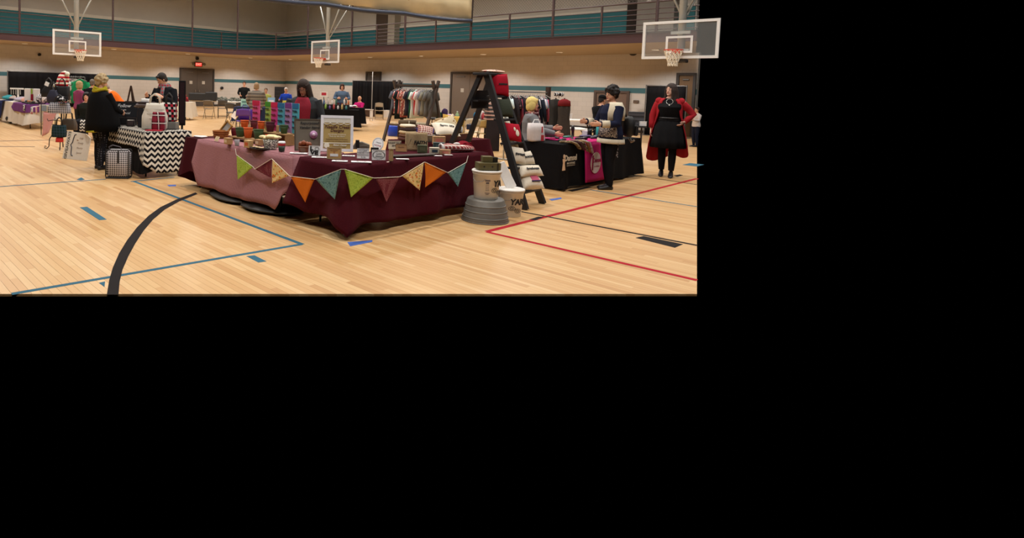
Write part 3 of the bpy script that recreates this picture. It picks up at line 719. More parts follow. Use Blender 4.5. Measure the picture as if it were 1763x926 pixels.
    # clothes
    if top:
        c = MB(); e = loose
        T2 = [r for r in TOR if r[0] > top_hem+.01 and r[0] < 1.45]
        base = min(TOR, key=lambda r: abs(r[0]-top_hem)); hr = (top_hem, max(base[1], .155*g), max(base[2], .11*g), base[3])
        c.rings([ring(hr[0], hr[1], hr[2], hr[3], e*1.6)]+[ring(*r, e*(1.5 if r[0] < 1.3 else 1) if r[0] < 1.42 else .004) for r in T2])
        if sleeve > 0:
            for A in (AL, AR): limb(c, [A[0], A[1], A[1].lerp(A[2], .97)], [w+.004 for w in AW], U, e*.8, 12, sleeve)
        q.top = remesh(c, 'top', top, root, vox, 3)
    if bottom:
        c = MB(); c.rings([ring(r[0], r[1], r[2], r[3], .010) for r in TOR if r[0] < 1.04]) if not sit else c.rings([[Vector((p.x, p.y, p.z)) for p in ring(r[0], r[1], r[2], r[3], .012)] for r in TOR if r[0] < 1.04])
        for l in legs: limb(c, l, [w+.006 for w in LWs], Lw, .006)
        q.bottom = remesh(c, 'trousers', bottom, root, vox, 3)
    if skirt:
        zs = [1.05, .98, .90, .78, .65, skirt_z] if skirt_z < .6 else [1.05, .98, .90, .8, skirt_z]
        def sr(z):
            t = (1.05-z)/(1.05-skirt_z); rx, ry = (.142+.05*sm(0, .3, t)+.075*t)*g, (.105+.035*sm(0, .3, t)+.08*t)*g
            return [U(((rx*(1+.05*t*sin(11*a)))*cos(a), (ry*(1+.06*t*sin(11*a+.5)))*sin(a), z)) for a in [2*pi*k/44 for k in range(44)]]
        MB().rings([sr(z) for z in zs]).build('skirt', skirt, root, True)
    sc = shoes or mat('1d1b1c', .5)
    for l in legs:
        a = Vector(l[2]); mb = MB(); R = []
        for t, w, h in ((-.05, .028, .03), (-.03, .036, .045), (.03, .04, .045), (.10, .046, .03), (.16, .04, .024), (.195, .022, .016)):
            hh = heels*max(0, 1-max(0, t+.05)/.12) if heels else 0
            R.append([Lw((a.x+w*cos(2*pi*k/10), a.y-t, a.z-.07+h+h*sin(2*pi*k/10)+hh-heels)) for k in range(10)])
        mb.rings(R)
        if heels: mb.tube([Lw((a.x, a.y+.035, -heels)), Lw((a.x, a.y+.03, .03))], [.012*S, .025*S], 8)
        mb.build('shoe', sc, root, True)
    # hair
    if hair:
        hm = mat(hair, .75, .25, 45, bump=.5); h = MB(); rnd = random.Random(len(label))
        def cap(k=1.0, back=.0): h.rings(hell((0, .022+back, .036), (.084*k, .094*k, .092*k)))
        if hair_style == 'short':
            cap(1.02); h.rings(hell((0, .06, -.03), (.066, .05, .06))); 
            for s in (-1, 1): h.rings(hell((s*.066, .02, .0), (.018, .04, .05)))
            h.rings(hell((.02, -.06, .085), (.05, .03, .025)))
        elif hair_style == 'bob':
            cap(1.10)
            for s in (-1, 1): h.rings(hell((s*.072, .02, -.03), (.030, .066, .085)))
            h.rings(hell((0, .068, -.04), (.076, .046, .085))); h.rings(hell((.02, -.062, .078), (.058, .03, .028)))
        elif hair_style == 'curly':
            cap(1.12)
            for k in range(60):
                a = rnd.uniform(0, 2*pi); t = rnd.uniform(.05, 2.0); x, y, z = .092*sin(t)*cos(a), .022+.104*sin(t)*sin(a), .036+.104*cos(t)
                if y < -.055 and z < .06: continue
                h.rings(hell((x, y, z), [rnd.uniform(.022, .034)]*3, 7, 5))
            h.rings(hell((0, .075, -.02), (.07, .045, .07)))
        elif hair_style == 'long':
            cap(1.08)
            for k in range(26):
                a = -.25*pi+1.5*pi*k/25; x, y = .082*cos(a), .025+.088*sin(a); L = hair_len*rnd.uniform(.8, 1.08)
                if y < -.03: L *= .8
                pts = [(x*.9, y*.9, .07), (x*1.08, y*1.08, -.01), (x*1.15, y*1.15+.008, -.10)]
                n2 = 4
                for i in range(1, n2): pts.append((x*(1.15+.10*i)+rnd.uniform(-.008, .008), y*(1.12+.03*i)+rnd.uniform(-.008, .008), -.10-L*i/(n2-1)+.0))
                h.tube([Hd(p) for p in pts], [.02*S, .026*S, .026*S]+[.025*S, .022*S, .010*S], 7)
        elif hair_style == 'bald': h.rings(hell((0, .03, .01), (.078, .088, .07)))
        q.hair = remesh(h, 'hair', hm, root, vox*.8, 2)
    return q
# ================================================================ front booth (U-shaped stall with bunting)
ZT = .735
BUR = cloth('45101b'); BURD = cloth('400f19'); GING = pattern('gingham', ['bf9498', '77343f'], .014, True)
TAN = wood('b5905e'); DKW = wood('3a2f2a'); KRAFT = mat('b3946a', .8, .1, 20); WHT = mat('e6e3df', .65, .04); PAPER = mat('efeeee', .7, .03); INK = mat('1c1a1c', .6); LTW = wood('cdae80')
folding_table('white folding table under gingham cloth at left of front stall', 4.04, 4.74, 5.62, 8.06)
folding_table('white folding table under burgundy cloth at front of stall', 4.06, 6.46, 4.56, 5.26)
folding_table('white folding table under burgundy cloth behind the black ladder', 6.75, 8.45, 5.85, 6.5)
o = drape(4.02, 4.76, 5.45, 8.16, ZT+.004, (.30, .70, .70, .50), .015, .004, 6, 3).build('tablecloth', BURD, None, True); tag(o, 'burgundy cloth under the gingham on the left table', 'tablecloth')
o = drape(4.005, 4.775, 5.42, 7.74, ZT+.012, (.02, .25, .012, .645), .085, .012, 5, 4, .02).build('gingham_cloth', GING, None, True, thick=.004); tag(o, 'red and white gingham cloth hanging over the left table', 'tablecloth')
o = drape(4.02, 6.52, 4.50, 5.30, ZT+.016, (.66, .66, .3, .58), .055, .026, 4, 9, .13, rows=14, cdrop=.09).build('tablecloth', BUR, None, True, thick=.004); tag(o, 'burgundy cloth over the front table with bunting on it', 'tablecloth')
o = drape(6.72, 8.48, 5.82, 6.53, ZT+.004, (.66, .6, .6, .66), .05, .03, 5, 12).build('tablecloth', BUR, None, True); tag(o, 'burgundy cloth over the table behind the ladder', 'tablecloth')
ZS = ZT+.022
def tp(x, y, z=ZS): return T(x, y, z)
# black bags and boxes under the tables
def lump(label, p, r, c, seed, cat='bag', name='black_bag'):
    mb = MB(); mb.ell((0, 0, r[2]*.93), r, 18, 12)
    mb.v = [tuple(Vector(v)*(1+.12*noise.noise((v[0]*5+seed, v[1]*5, v[2]*5)))) for v in mb.v]; mb.v = [(x, y, max(0, z)) for x, y, z in mb.v]
    t = thing(name, label, cat, (p[0], p[1], 0), random.Random(seed).uniform(-.3, .3)); mb.build('sack', mat(c, .5, .2, 12), t, True)
    MB().tube([(-.05, 0, r[2]*1.75), (-.02, 0, r[2]*1.98), (.03, .01, r[2]*1.98), (.05, 0, r[2]*1.75)], .012, 6).build('handle', mat(c, .5), t, True); return t
lump('slumped black plastic bag under the gingham cloth', (4.09, 6.95), (.25, .55, .042), '0e0d0e', 1); lump('black duffel bag beneath the left table near the corner', (4.09, 5.95), (.25, .46, .042), '0f0e0f', 2)
lump('black bin bag under the front table corner', (4.55, 4.98), (.36, .22, .20), '141213', 3); lump('dark bag at the back under the front table', (5.6, 4.98), (.5, .22, .22), '161315', 4)
# bunting: cord plus pennants, each its own piece
BX, BY = 3.885, 4.395
bun = thing('bunting', 'string of patterned triangular pennants pinned along the front stall cloth', 'bunting', (0, 0, 0))
FLOR = pattern('floral', ['e4c98a', 'd9742a', 'f0dfb0', '7a8a3a', 'a8343a', 'e8a23c'], .028); GRN = pattern('mottle', ['8aa83c', 'b4cc58', '9cba48'], .02); TEALP = pattern('mottle', ['4e7478', '7aa0a0', '5f8a8c'], .03)
ORP = cloth('d4701f'); MARP = pattern('dots', ['6a2a34', 'a06a6c'], .012)
def bp(px, py, left): return onX(px, py, BX) if left else onY(px, py, BY)
pen = [((409, 266), (438, 287), (411, 309), 1, GRN, 'green leaf-print pennant'), ((441, 291), (470, 273), (468, 306), 1, MARP, 'maroon print pennant'), ((471, 274), (500, 302), (470, 315), 1, FLOR, 'cream and orange floral pennant'),
       ((502, 303), (543, 308), (527, 348), 1, ORP, 'orange pennant'), ((545, 308), (589, 291), (578, 343), 1, TEALP, 'teal pennant'), ((592, 291), (641, 306), (603, 339), 0, GRN, 'green pennant'),
       ((645, 306), (686, 304), (664, 347), 0, MARP, 'maroon print pennant'), ((690, 302), (728, 279), (721, 327), 0, FLOR, 'orange floral pennant'), ((730, 279), (767, 296), (731, 322), 0, ORP, 'orange pennant'), ((769, 297), (801, 279), (787, 321), 0, TEALP, 'teal pennant')]
cords = []
for a, b_, c, lf, m, lab in pen:
    A, B, Cq = bp(*a, lf), bp(*b_, lf), bp(*c, lf); out = Vector((-.012, 0, 0)) if lf else Vector((0, -.012, 0))
    mb = MB()
    def tri(u, v, A=A, B=B, Cq=Cq, out=out):
        top = A.lerp(B, u); p = top.lerp(Cq, v); return p+out*(1+1.6*sin(u*7+v*3)*v*(1-v))
    mb.grid(tri, 8, 8); o = mb.build('pennant', m, bun, True, thick=.003); o['label'] = lab
    cords += [A+out*1.6, B+out*1.6]
cords = [onX(405, 256, BX)]+cords+[onY(806, 268, BY)]
MB().tube(cords, .0035, 5).build('cord', mat('d8cfc0', .8), bun)
# ---- bowls and pots on wooden risers
def riser(p, w, d, h, rz, label):
    t = thing('wooden_riser', label, 'riser', p, rz)
    MB().box((0, 0, h-.008), (w, d, .016)).build('shelf_board', TAN, t)
    for s in (-1, 1): MB().box((s*(w/2-.01), 0, (h-.016)/2), (.018, d*.96, h-.016)).build('side_board', TAN, t)
    MB().box((0, d/2-.01, (h-.016)/2), (w-.04, .012, h-.016)).build('back_board', TAN, t); return t
_n = {'d9601f': 'orange', '3f5a34': 'green', '6a2230': 'maroon', '7a1f2c': 'dark red'}
def pot(p, r, h, c, label, rough=.45):
    t = thing('yarn_bowl', label, 'bowl', p, 0, 'fabric bowls on the left table')
    MB().lathe([(r*.66, 0), (r*.72, .004), (r*.92, h*.6), (r, h), (r*.93, h), (r*.85, h*.6), (r*.62, .012), (.001, .012)], 18, cap=False).build('bowl_body', pattern('mottle', [c, c, c], .02) if False else mat(c, .7, .18, 50, bump=.3), t, True)
    MB().tube([(r*cos(2*pi*k/18), r*sin(2*pi*k/18), h) for k in range(19)], .006, 6).build('rolled_rim', mat(c, .7, .1), t, True); return t
def rpos(px, py, X): return onX(px, py, X)
rA = -pi/2
r1 = riser((4.62, 6.95, ZS), 1.25, .16, .15, rA, 'long upper wooden riser holding the back row of fabric bowls'); r2 = riser((4.40, 6.82, ZS), 1.15, .16, .05, rA, 'low wooden riser holding the front row of fabric bowls')
for px, w, h, c, n in ((421, 14, 13, 'd9601f', 'bright orange fabric bowl, leftmost on the upper riser'), (437, 13, 15, '6a2230', 'dark maroon fabric bowl beside the leftmost orange one'), (450, 13, 15, 'd9601f', 'orange fabric bowl between two maroon ones'), (465, 15, 16, '5a1f30', 'deep plum fabric bowl on the upper riser'), (489, 14, 14, '3f5a34', 'moss green fabric bowl at right end of upper riser')):
    p = onX(px, 219 if px < 440 else 223, 4.62); p.z = ZS+.151; k = pxm(p); pot(p, w*k*.52, h*k, c, n)
for px, w, h, c, n in ((413, 15, 15, '3a5430', 'green fabric bowl at left of the lower riser'), (427, 15, 17, 'd9601f', 'orange fabric bowl in middle of the lower riser'), (445, 17, 17, '3f5a34', 'green fabric bowl right of the middle orange one'), (466, 17, 11, 'd65a1c', 'low orange fabric bowl at right of the lower riser')):
    p = onX(px, 236, 4.40); p.z = ZS+.051; k = pxm(p); pot(p, w*k*.52, h*k, c, n)
p = onX(397, 231, 4.62); p.z = ZS; p.y = 7.74; pot(p, .07, .13, '7a1f2c', 'large dark red bowl beside the wicker basket')
for px, py, n in ((478, 223, 'small pale wooden plaque between plum and green bowls'),):
    p = onX(px, py, 4.63); p.z = ZS+.151; t = thing('wooden_plaque', n, 'plaque', p, rA); MB().box((0, 0, .05), (.06, .012, .10), bev=.003).build('board', LTW, t); MB().box((0, -.008, .05), (.04, .004, .05)).build('print', KRAFT, t)
p = Vector((4.66, 6.05, ZS)); t = thing('log_slice', 'chunky brown wood block shelf beside the green bowl', 'shelf', p, rA); MB().box((0, 0, .07), (.26, .14, .14), bev=.01).build('block', wood('8a5a34'), t); MB().box((0, -.01, .146), (.30, .17, .012), bev=.004).build('top_board', LTW, t)
t = thing('pink_figurine', 'small pink and cream figurine on the wood block', 'ornament', (4.66, 6.06, ZS+.153), rA); MB().lathe([(.02, 0), (.024, .02), (.014, .045), (.016, .06), (.004, .075)], 12).build('body', mat('b0506a', .6), t, True); MB().lathe([(.022, 0), (.026, .004), (.02, .01)], 12).build('base', LTW, t)
# tall coloured display cards with bows
def bowcard(p, w, h, c1, c2, label, rz=rA):
    t = thing('bow_display_board', label, 'board', p, rz, 'coloured bow boards behind the bowls')
    MB().box((0, 0, h/2), (w, .02, h), bev=.004).build('board', mat(c2, .6, .05), t); MB().box((0, -.012, h-.035), (w, .006, .07)).build('header', mat(c1, .6, .05), t)
    for k in range(4):
        z = h-.10-k*(h-.14)/3.6; b_ = MB()
        for s in (-1, 1): b_.ell((s*w*.2-w*.04, -.022, z), (w*.17, .008, .011), 8, 6)
        b_.ell((-w*.04, -.03, z), .010, 8, 6); b_.build('hair_bow', mat(tuple(v*.5 for v in (int(c1[i:i+2], 16)/255 for i in (0, 2, 4))), .7, .2), t, True)
for px0, px1, top, c1, c2, n in ((434, 446, 173, 'd01f50', 'e85a98', 'pink bow board at left end of the row'), (456, 465, 175, '3f9a2c', 'a8c860', 'green bow board of the row'), (466, 477, 176, 'd41f56', 'e0489a', 'hot pink bow board beside the green one'),
                                 (477.5, 488.5, 177, '2470a8', '5ab4cc', 'blue bow board beside the hot pink one'), (490, 501, 177, '7a3a90', 'b890c8', 'purple bow board between the two blue ones'), (502.5, 513.5, 178, '2474ac', '58b8d0', 'blue bow board at right end of the row')):
    a, b_ = onX(px0, 213, 4.72), onX(px1, 213, 4.72); q = onX((px0+px1)/2, top, 4.72)
    bowcard((4.73, (a.y+b_.y)/2, ZS+.151), abs(a.y-b_.y)*.97, max(.2, q.z-ZS-.151), c1, c2, n)
r3 = None
p = onX(447.5, 206, 4.55); t = thing('wooden_sign', 'little pale wooden sign in front of the bow boards', 'sign', (4.64, p.y, ZS+.151), rA); MB().box((0, 0, .085), (.12, .012, .09), bev=.003).build('board', LTW, t); MB().box((-.045, 0, .02), (.012, .012, .04)).box((.045, 0, .02), (.012, .012, .04)).build('feet', LTW, t); MB().box((0, -.007, .09), (.08, .002, .008)).box((0, -.007, .07), (.06, .002, .008)).build('lettering', mat('b0683a', .7), t)
# basket with wooden frame
def basket(p, rx, ry, h, c, label, rz=0, handle=False, cat='basket', name='wicker_basket'):
    t = thing(name, label, cat, p, rz); m = mat(c, .8, .2, 30)
    nb = MB(); rows = max(4, int(h/.018))
    for i in range(rows):
        z = h*(i+.5)/rows; s = .86+.14*i/rows
        nb.tube([((rx*s+.004*(k % 2)*(1 if i % 2 else -1))*cos(2*pi*k/28), (ry*s+.004*(k % 2)*(1 if i % 2 else -1))*sin(2*pi*k/28), z) for k in range(29)], h/rows*.62, 5)
    nb.build('weave', m, t, True); MB().lathe([(.001, .004), (.86, .004)], 20, sx=rx, sy=ry, cap=False).build('bottom', m, t)
    MB().tube([(rx*1.02*cos(2*pi*k/28), ry*1.02*sin(2*pi*k/28), h) for k in range(29)], .011, 6).build('rim', m, t, True)
    if handle: MB().tube([(rx*cos(a), 0, h+h*1.1*sin(a)) for a in [pi*k/12 for k in range(13)]], .009, 6).build('handle', m, t, True)
    return t
basket((4.34, 7.68, ZS), .105, .115, .10, '9a6236', 'brown wicker basket at left end of the gingham table', rA)
t = thing('wooden_tray', 'honey wooden frame tray leaning in the wicker basket', 'frame', (4.42, 7.74, ZS+.09), rA, rot=(RD(-25), RD(28), rA))
for s in (-1, 1): MB().box((s*.075, 0, .06), (.022, .03, .2), bev=.004).build('frame_bar', wood('b8863a'), t)
for z in (-.03, .15): MB().box((0, 0, z), (.13, .03, .022), bev=.004).build('frame_bar', wood('b8863a'), t)
MB().box((.0, .01, .055), (.13, .006, .15)).build('grey_panel', mat('9a9690', .7), t)
def card(p, w, h, m, label, rz, tilt=12, name='price_card', cat='card', lines=0, lc='a0704a'):
    t = thing(name, label, cat, p, rz, rot=(RD(-tilt), 0, rz)); MB().box((0, 0, h/2), (w, .006, h), bev=.0015).build('card_face', m, t)
    if lines:
        l = MB()
        for k in range(lines): l.box((.0, -.004, h*(.8-.6*k/max(1, lines-1))), (w*random.Random(k+int(w*1e4)).uniform(.5, .8), .0015, h*.05))
        l.build('lettering', mat(lc, .7), t)
    return t
card(tp(372, 243), .105, .07, mat('dcc8a4', .8), 'tan price card in front of the wicker basket', rA, 25, lines=3)
t = thing('paper_stack', 'small stack of printed papers at far left of the table', 'paper', (4.14, 7.93, ZS), .3)
for k in range(3): MB().box((.01*k, .012*k, .003+.004*k), (.12, .17, .003)).build('sheet', PAPER, t, rot=(0, 0, .2*k))
# jars, plate, zebra basket, cup
def jar(p, r, h, label, fill):
    t = thing('glass_jar', label, 'jar', p, 0); MB().lathe([(r*.9, 0), (r, .01), (r, h*.8), (r*.85, h*.9), (r*.85, h)], 16).build('glass', mat('b9b4ac', .15, .1), t, True); MB().lathe([(r*.9, .004), (r*.96, h*.5)], 14).build('filling', mat(fill, .7), t, True); return t
def kraftbox(p, w, d, h, label, rz, c='b08a5c', band=None, name='kraft_box'):
    t = thing(name, label, 'box', p, rz); MB().box((0, 0, h/2), (w, d, h), bev=.004).build('carton', mat(c, .75, .12, 18), t); MB().box((0, 0, h+.003), (w*1.03, d*1.03, .012), bev=.003).build('lid', mat(c, .75, .08, 18), t)
    MB().box((0, -d/2-.001, h*.55), (w*.6, .003, h*.5)).build('label_print', mat(band or 'd8c6a2', .7), t); return t
kraftbox(tp(393, 248), .10, .08, .075, 'kraft paper box left of the grey cup', rA); kraftbox(tp(428, 254), .12, .07, .085, 'patterned kraft box with orange print', rA, 'c0a070', 'c05a2a'); kraftbox(tp(446, 250), .11, .07, .07, 'plain brown box behind the cookie tray', rA, 'a8845a')
t = thing('grey_cup', 'small grey mottled cup between kraft boxes', 'cup', tp(408, 251), 0); MB().lathe([(.026, 0), (.036, .08), (.032, .08), (.022, .008), (.001, .008)], 16, cap=False).build('cup_body', mat('8a8488', .6, .3, 60), t, True); MB().lathe([(.027, 0), (.03, .006), (.026, .01)], 16).build('foot_ring', mat('6a6468', .6), t)
t = thing('cookie_tray', 'dark oval tray piled with brown coasters', 'tray', tp(438, 258)+Vector((.10, .05, 0)), rA); MB().lathe([(.001, .004), (.09, .004), (.105, .018), (.098, .018)], 20, sx=1.5, cap=False).build('tray_dish', mat('2e2626', .5), t, True)
for k in range(9): MB().lathe([(.03, 0), (.034, .004), (.03, .01)], 10, c=(-.1+.025*k, .03*sin(k*2.2), .012+.006*(k % 3))).build('coaster', mat(('a87a4a', '3a2c2c', 'd8c09a')[k % 3], .8), t)
t = thing('zebra_basket', 'grey animal-print fabric basket heaped with cream cloth', 'basket', tp(460, 257)+Vector((.07, .03, 0)), rA)
MB().lathe([(.075, 0), (.085, .06), (.10, .12), (.094, .12), (.07, .01), (.001, .01)], 20, cap=False).build('basket_body', pattern('mottle', ['e0dcd0', '4a4644', 'c8c2b6'], .018, s2=1), t, True)
c_ = MB()
for k in range(9): c_.ell((.095*cos(k*.75)*(.3+.7*((k*7) % 5)/4)*1.2, .06*sin(k*1.3), .135+.012*(k % 3)), (.06, .045, .022), 9, 6, Matrix.Rotation(k*.9, 4, 'Z'))
c_.build('cream_cloth', cloth('e6d8a8'), t, True)
t = thing('holiday_cup', 'red and green takeaway cup with white lid', 'cup', tp(483, 261)+Vector((.03, .02, 0)), 0)
MB().lathe([(.034, 0), (.036, .003), (.043, .07)], 20).build('cup_body', mat('23382a', .5, .3, 40), t, True); MB().lathe([(.0432, .07), (.0455, .10)], 20).build('red_band', mat('b81f30', .5), t, True); MB().lathe([(.047, .10), (.047, .108), (.043, .112), (.041, .122), (.034, .124)], 20).build('lid', mat('e8e8ea', .4), t, True)
# slate board, brown pot, framed sign
def board(p, w, h, rz, tilt, face, frame, label, fw=.02, name='sign_board', th=.02, easel=True):
    t = thing(name, label, 'sign', p, rot=(RD(-tilt), 0, rz)); MB().box((0, 0, h/2), (w-fw, th*.6, h-fw)).build('panel', face, t); f_ = MB()
    for s in (-1, 1): f_.box((s*(w-fw)/2, -.002, h/2), (fw, th, h), bev=.002)
    f_.box((0, -.002, fw/2), (w-2*fw, th, fw)); f_.box((0, -.002, h-fw/2), (w-2*fw, th, fw)); f_.build('frame', frame, t)
    if easel: MB().box((0, h*.22, h*.36), (.03, .012, h*.78), rot=(RD(tilt+22), 0, 0)).build('stand_leg', DKW, t)
    return t
SL = mat('6f675a', .7, .12, 10)
t = board(tp(521, 262)+Vector((.16, .10, 0)), .34, .40, VIEWZ+RD(14), 12, SL, wood('5a4c3c'), 'grey-brown slate sign leaning behind the brown pot', .016)
for z, s, b_ in ((.345, .048, 'Repurposed'), (.29, .046, 'Vendor Items')): text(b_, s, INK, t, (.02, -.013, z), shear=.2, bold=.001)
MB().lathe([(.048, 0), (.05, .01), (.03, .016), (.03, .02)], 20, M=Matrix.Translation((.07, -.012, .20)) @ Matrix.Rotation(pi/2, 4, 'X')).build('pink_rosette', mat('b88ab0', .6), t, True); MB().lathe([(.018, .012), (.02, .02), (.003, .024)], 14, M=Matrix.Translation((.07, -.012, .20)) @ Matrix.Rotation(pi/2, 4, 'X')).build('rosette_centre', mat('e4cfe0', .6), t, True)
t = thing('brown_pot', 'glossy brown ribbed pot with rounded lumps on top', 'pot', tp(521, 263)+Vector((.03, .02, 0)), VIEWZ); MB().lathe([(.052, 0), (.058, .01), (.068, .06), (.072, .075), (.06, .08), (.001, .08)], 20, cap=False).build('pot_body', mat('6a3c20', .4, .15), t, True)
for k, (x, y, z) in enumerate(((-.035, 0, .10), (.0, -.015, .115), (.04, 0, .10), (.068, .01, .095), (0, .03, .105))): MB().ell((x, y, z), (.03, .032, .034), 12, 9).build('lump', mat('8a4424', .35), t, True)
sg = board(tp(577, 263)+Vector((.10, .09, 0)), .41, .455, VIEWZ+RD(3), 13, mat('b3985a', .75, .1, 14), mat('eceaf0', .5), 'white framed business sign standing on the front table', .035, 'framed_sign', .025)
def lace(t, w, z0, h):
    MB().box((0, -.009, z0+h/2), (w, .004, h)).build('paper_band', mat('ddd8cc', .8), t)
    for k in range(4): MB().tube([(-w/2+w*(k+.5)/4+w/8*cos(a), -.012, z0+.004-.026*sin(a)) for a in [pi*q/10 for q in range(11)]], .004, 5).build('lace_scallop', mat('f0ece0', .8), t)
lace(sg, .34, .362, .055)
BR = mat('5a3020', .7); CRM = mat('f0ead8', .7)
text('Needle Creek', .054, BR, sg, (0, -.011, .308), shear=.25, bold=.0012); text('Designs', .054, BR, sg, (.0, -.011, .264), shear=.25, bold=.0012)
text('Handmade Creations', .026, CRM, sg, (0, -.011, .215), shear=.2); text('Made by the Heart', .026, CRM, sg, (0, -.011, .19), shear=.2); text('handcrafted designs for the home', .020, BR, sg, (0, -.011, .155)); text('custom orders are always welcome', .020, BR, sg, (0, -.011, .128))
MB().box((0, -.011, .105), (.335, .004, .010)).build('rule', CRM, sg); text('Maker: Owner', .028, CRM, sg, (.04, -.011, .08), shear=.2, bold=.001); text('find us online for more', .018, BR, sg, (.03, -.011, .055)); MB().lathe([(.001, .014), (.034, .014), (.034, 0)], 20, M=Matrix.Translation((-.125, -.008, .072)) @ Matrix.Rotation(pi/2, 4, 'X'), cap=False).build('round_seal', CRM, sg)
# small signs and cards on the front table
rB = VIEWZ
t = board(tp(541, 268), .14, .115, rB-.15, 12, PAPER, PAPER, 'white square sign with black LOVE letters', .006, 'love_sign', .014, False)
text('L', .062, INK, t, (-.035, -.011, .082), bold=.0035, sx=1.2); MB().tube([(.028+.024*cos(2*pi*k/16), -.011, .082+.019*sin(2*pi*k/16)) for k in range(17)], .003, 5).build('wreath_ring', mat('7a7a7e', .7), t); text('VE', .066, INK, t, (0, -.011, .032), bold=.0035, sx=1.25)
t = board(tp(575, 274), .165, .135, rB, 10, mat('c79a62', .8, .15, 20), wood('c8aa78'), 'burlap print in a pale wooden photo frame', .016, 'burlap_picture', .016); MB().box((0, -.008, .045), (.09, .003, .03)).build('label_print', PAPER, t); text('bless this home', .014, BR, t, (0, -.009, .10)); text('&', .022, mat('c04a3a', .7), t, (0, -.009, .08))
t = board(tp(625, 273), .14, .115, rB, 10, PAPER, PAPER, 'white card sign with lines of black writing', .006, 'word_sign', .012)
for k, (b_, s) in enumerate((('it is so good', .018), ('TOGETHER IS OUR', .017), ('FAVORITE PLACE', .017), ('to be', .024))): text(b_, s, INK, t, (0, -.0085, .094-.025*k), shear=.15 if k in (0, 3) else 0)
t = board(tp(652, 275.5), .155, .115, rB+.1, 10, PAPER, PAPER, 'white sign with black script inside a leafy wreath', .006, 'wreath_sign', .012); text('Love', .030, INK, t, (0, -.0085, .072), shear=.3); text('Always', .030, INK, t, (0, -.0085, .042), shear=.3)
lv = MB()
for k in range(22): a = 2*pi*k/22; lv.ell((.066*cos(a), -.008, .057+.045*sin(a)), (.007, .002, .004), 6, 4, Matrix.Rotation(a*1.3, 4, 'Y'))
lv.build('leaf_wreath', INK, t)
t = thing('round_sign', 'oval white wooden sign leaning back with red lettering', 'sign', tp(648, 259), rot=(RD(-24), RD(14), rB)); MB().prism([(.075*cos(2*pi*k/28), .09+.09*sin(2*pi*k/28)) for k in range(28)], -.008, .008).build('disc', PAPER, t); text('HOME', .034, mat('b0404a', .7), t, (0, -.0095, .065)); text('sweet', .028, mat('8a8488', .7), t, (0, -.0095, .11), shear=.3)
MB().tube([(.066*cos(2*pi*k/28), -.009, .09+.08*sin(2*pi*k/28)) for k in range(29)], .002, 4).build('dotted_edge', mat('4a4648', .7), t)
MB().box((0, .03, .05), (.03, .008, .11), rot=(RD(40), 0, 0)).build('stand_leg', DKW, t)
t = thing('slate_stand', 'grey roof-shaped slate holder behind the white cards', 'stand', tp(616, 258)+Vector((.09, .08, 0)), rB); MB().prism([(-.10, 0), (.14, 0), (.14, .06), (.04, .095), (-.04, .09)], -.06, .06).build('block', mat('7d766c', .8, .15, 14), t); MB().box((-.02, -.075, .075), (.05, .02, .10), rot=(.1, 0, .0), bev=.003).build('black_card', INK, t); MB().box((.03, -.07, .03), (.16, .012, .05), bev=.003).build('front_slat', mat('6a6158', .8), t)
o = MB().box((0, 0, .03), (.10, .03, .06), bev=.004).build('black_block', INK); o.location = tp(645, 262)+Vector((-.0, -.0, .0)); o.rotation_euler = (0, 0, rB); tag(o, 'small black block peeking above the wreath sign', 'block')
def flatcard(px, py, w, d, rz, label, text_=None, m=PAPER):
    t = thing('printed_card', label, 'card', tp(px, py)+Vector((0, 0, 0)), rz); MB().box((0, 0, .003), (w, d, .006), bev=.001).build('card_sheet', m, t)
    if text_: text(text_, min(w/len(text_)*1.4, d*.6), INK, t, (0, 0, .0068), rot=(0, 0, 0), shear=.2)
    return t
for a in ((514, 264, .21, .10, -.8, 'white table card with black script beside the brown pot', 'gather'), (552, 271, .20, .09, -.75, 'white card lying in front of the LOVE sign', 'smile'), (585, 277.5, .17, .09, -.8, 'white card lying before the burlap frame', 'blessed'), (622, 279, .22, .10, -.72, 'white card with scrollwork at the table front edge', 'family'), (600, 268.5, .15, .08, -.8, 'white card lying behind the burlap frame', 'home'), (681, 268, .16, .08, -.7, 'white card lying left of the dark plank', 'joy'), (693, 274, .15, .06, -.7, 'white card tucked under the dark plank', None), (754, 268.5, .10, .05, -.6, 'white paper slip right of the dark plank', None), (772, 267, .10, .05, -.6, 'white paper slip beside the plaid scarf', None)): flatcard(*a)
t = thing('pink_tag', 'tiny pale tag lying on the burgundy cloth', 'tag', tp(668, 279), .4); MB().box((0, 0, .002), (.05, .02, .003)).build('paper', mat('e8d0cc', .8), t); MB().tube([(.025, 0, .002), (.04, .01, .003)], .001, 4).build('string', CRM, t)
t = board(tp(673, 277), .05, .13, rB, 8, wood('b4966c'), wood('b4966c'), 'narrow upright wooden block sign', .006, 'wood_block_sign', .02)
t = board(tp(676, 258)+Vector((.10, .06, 0)), .17, .11, rB, 10, mat('d8ccb4', .8), mat('c8bca4', .8), 'pale distressed sign with dark hand lettering', .006, 'lettered_sign', .012); text('COUNT YOUR', .026, INK, t, (0, -.0085, .08), bold=.001); text('JOY', .03, INK, t, (-.01, -.0085, .045), bold=.001)
t = board(tp(688, 262)+Vector((.06, .03, 0)), .15, .10, rB, 10, mat('b58a60', .8), wood('a8835a'), 'brown kraft sign in a thin wooden frame', .008, 'kraft_sign', .012); text('thankful', .024, BR, t, (0, -.0085, .06))
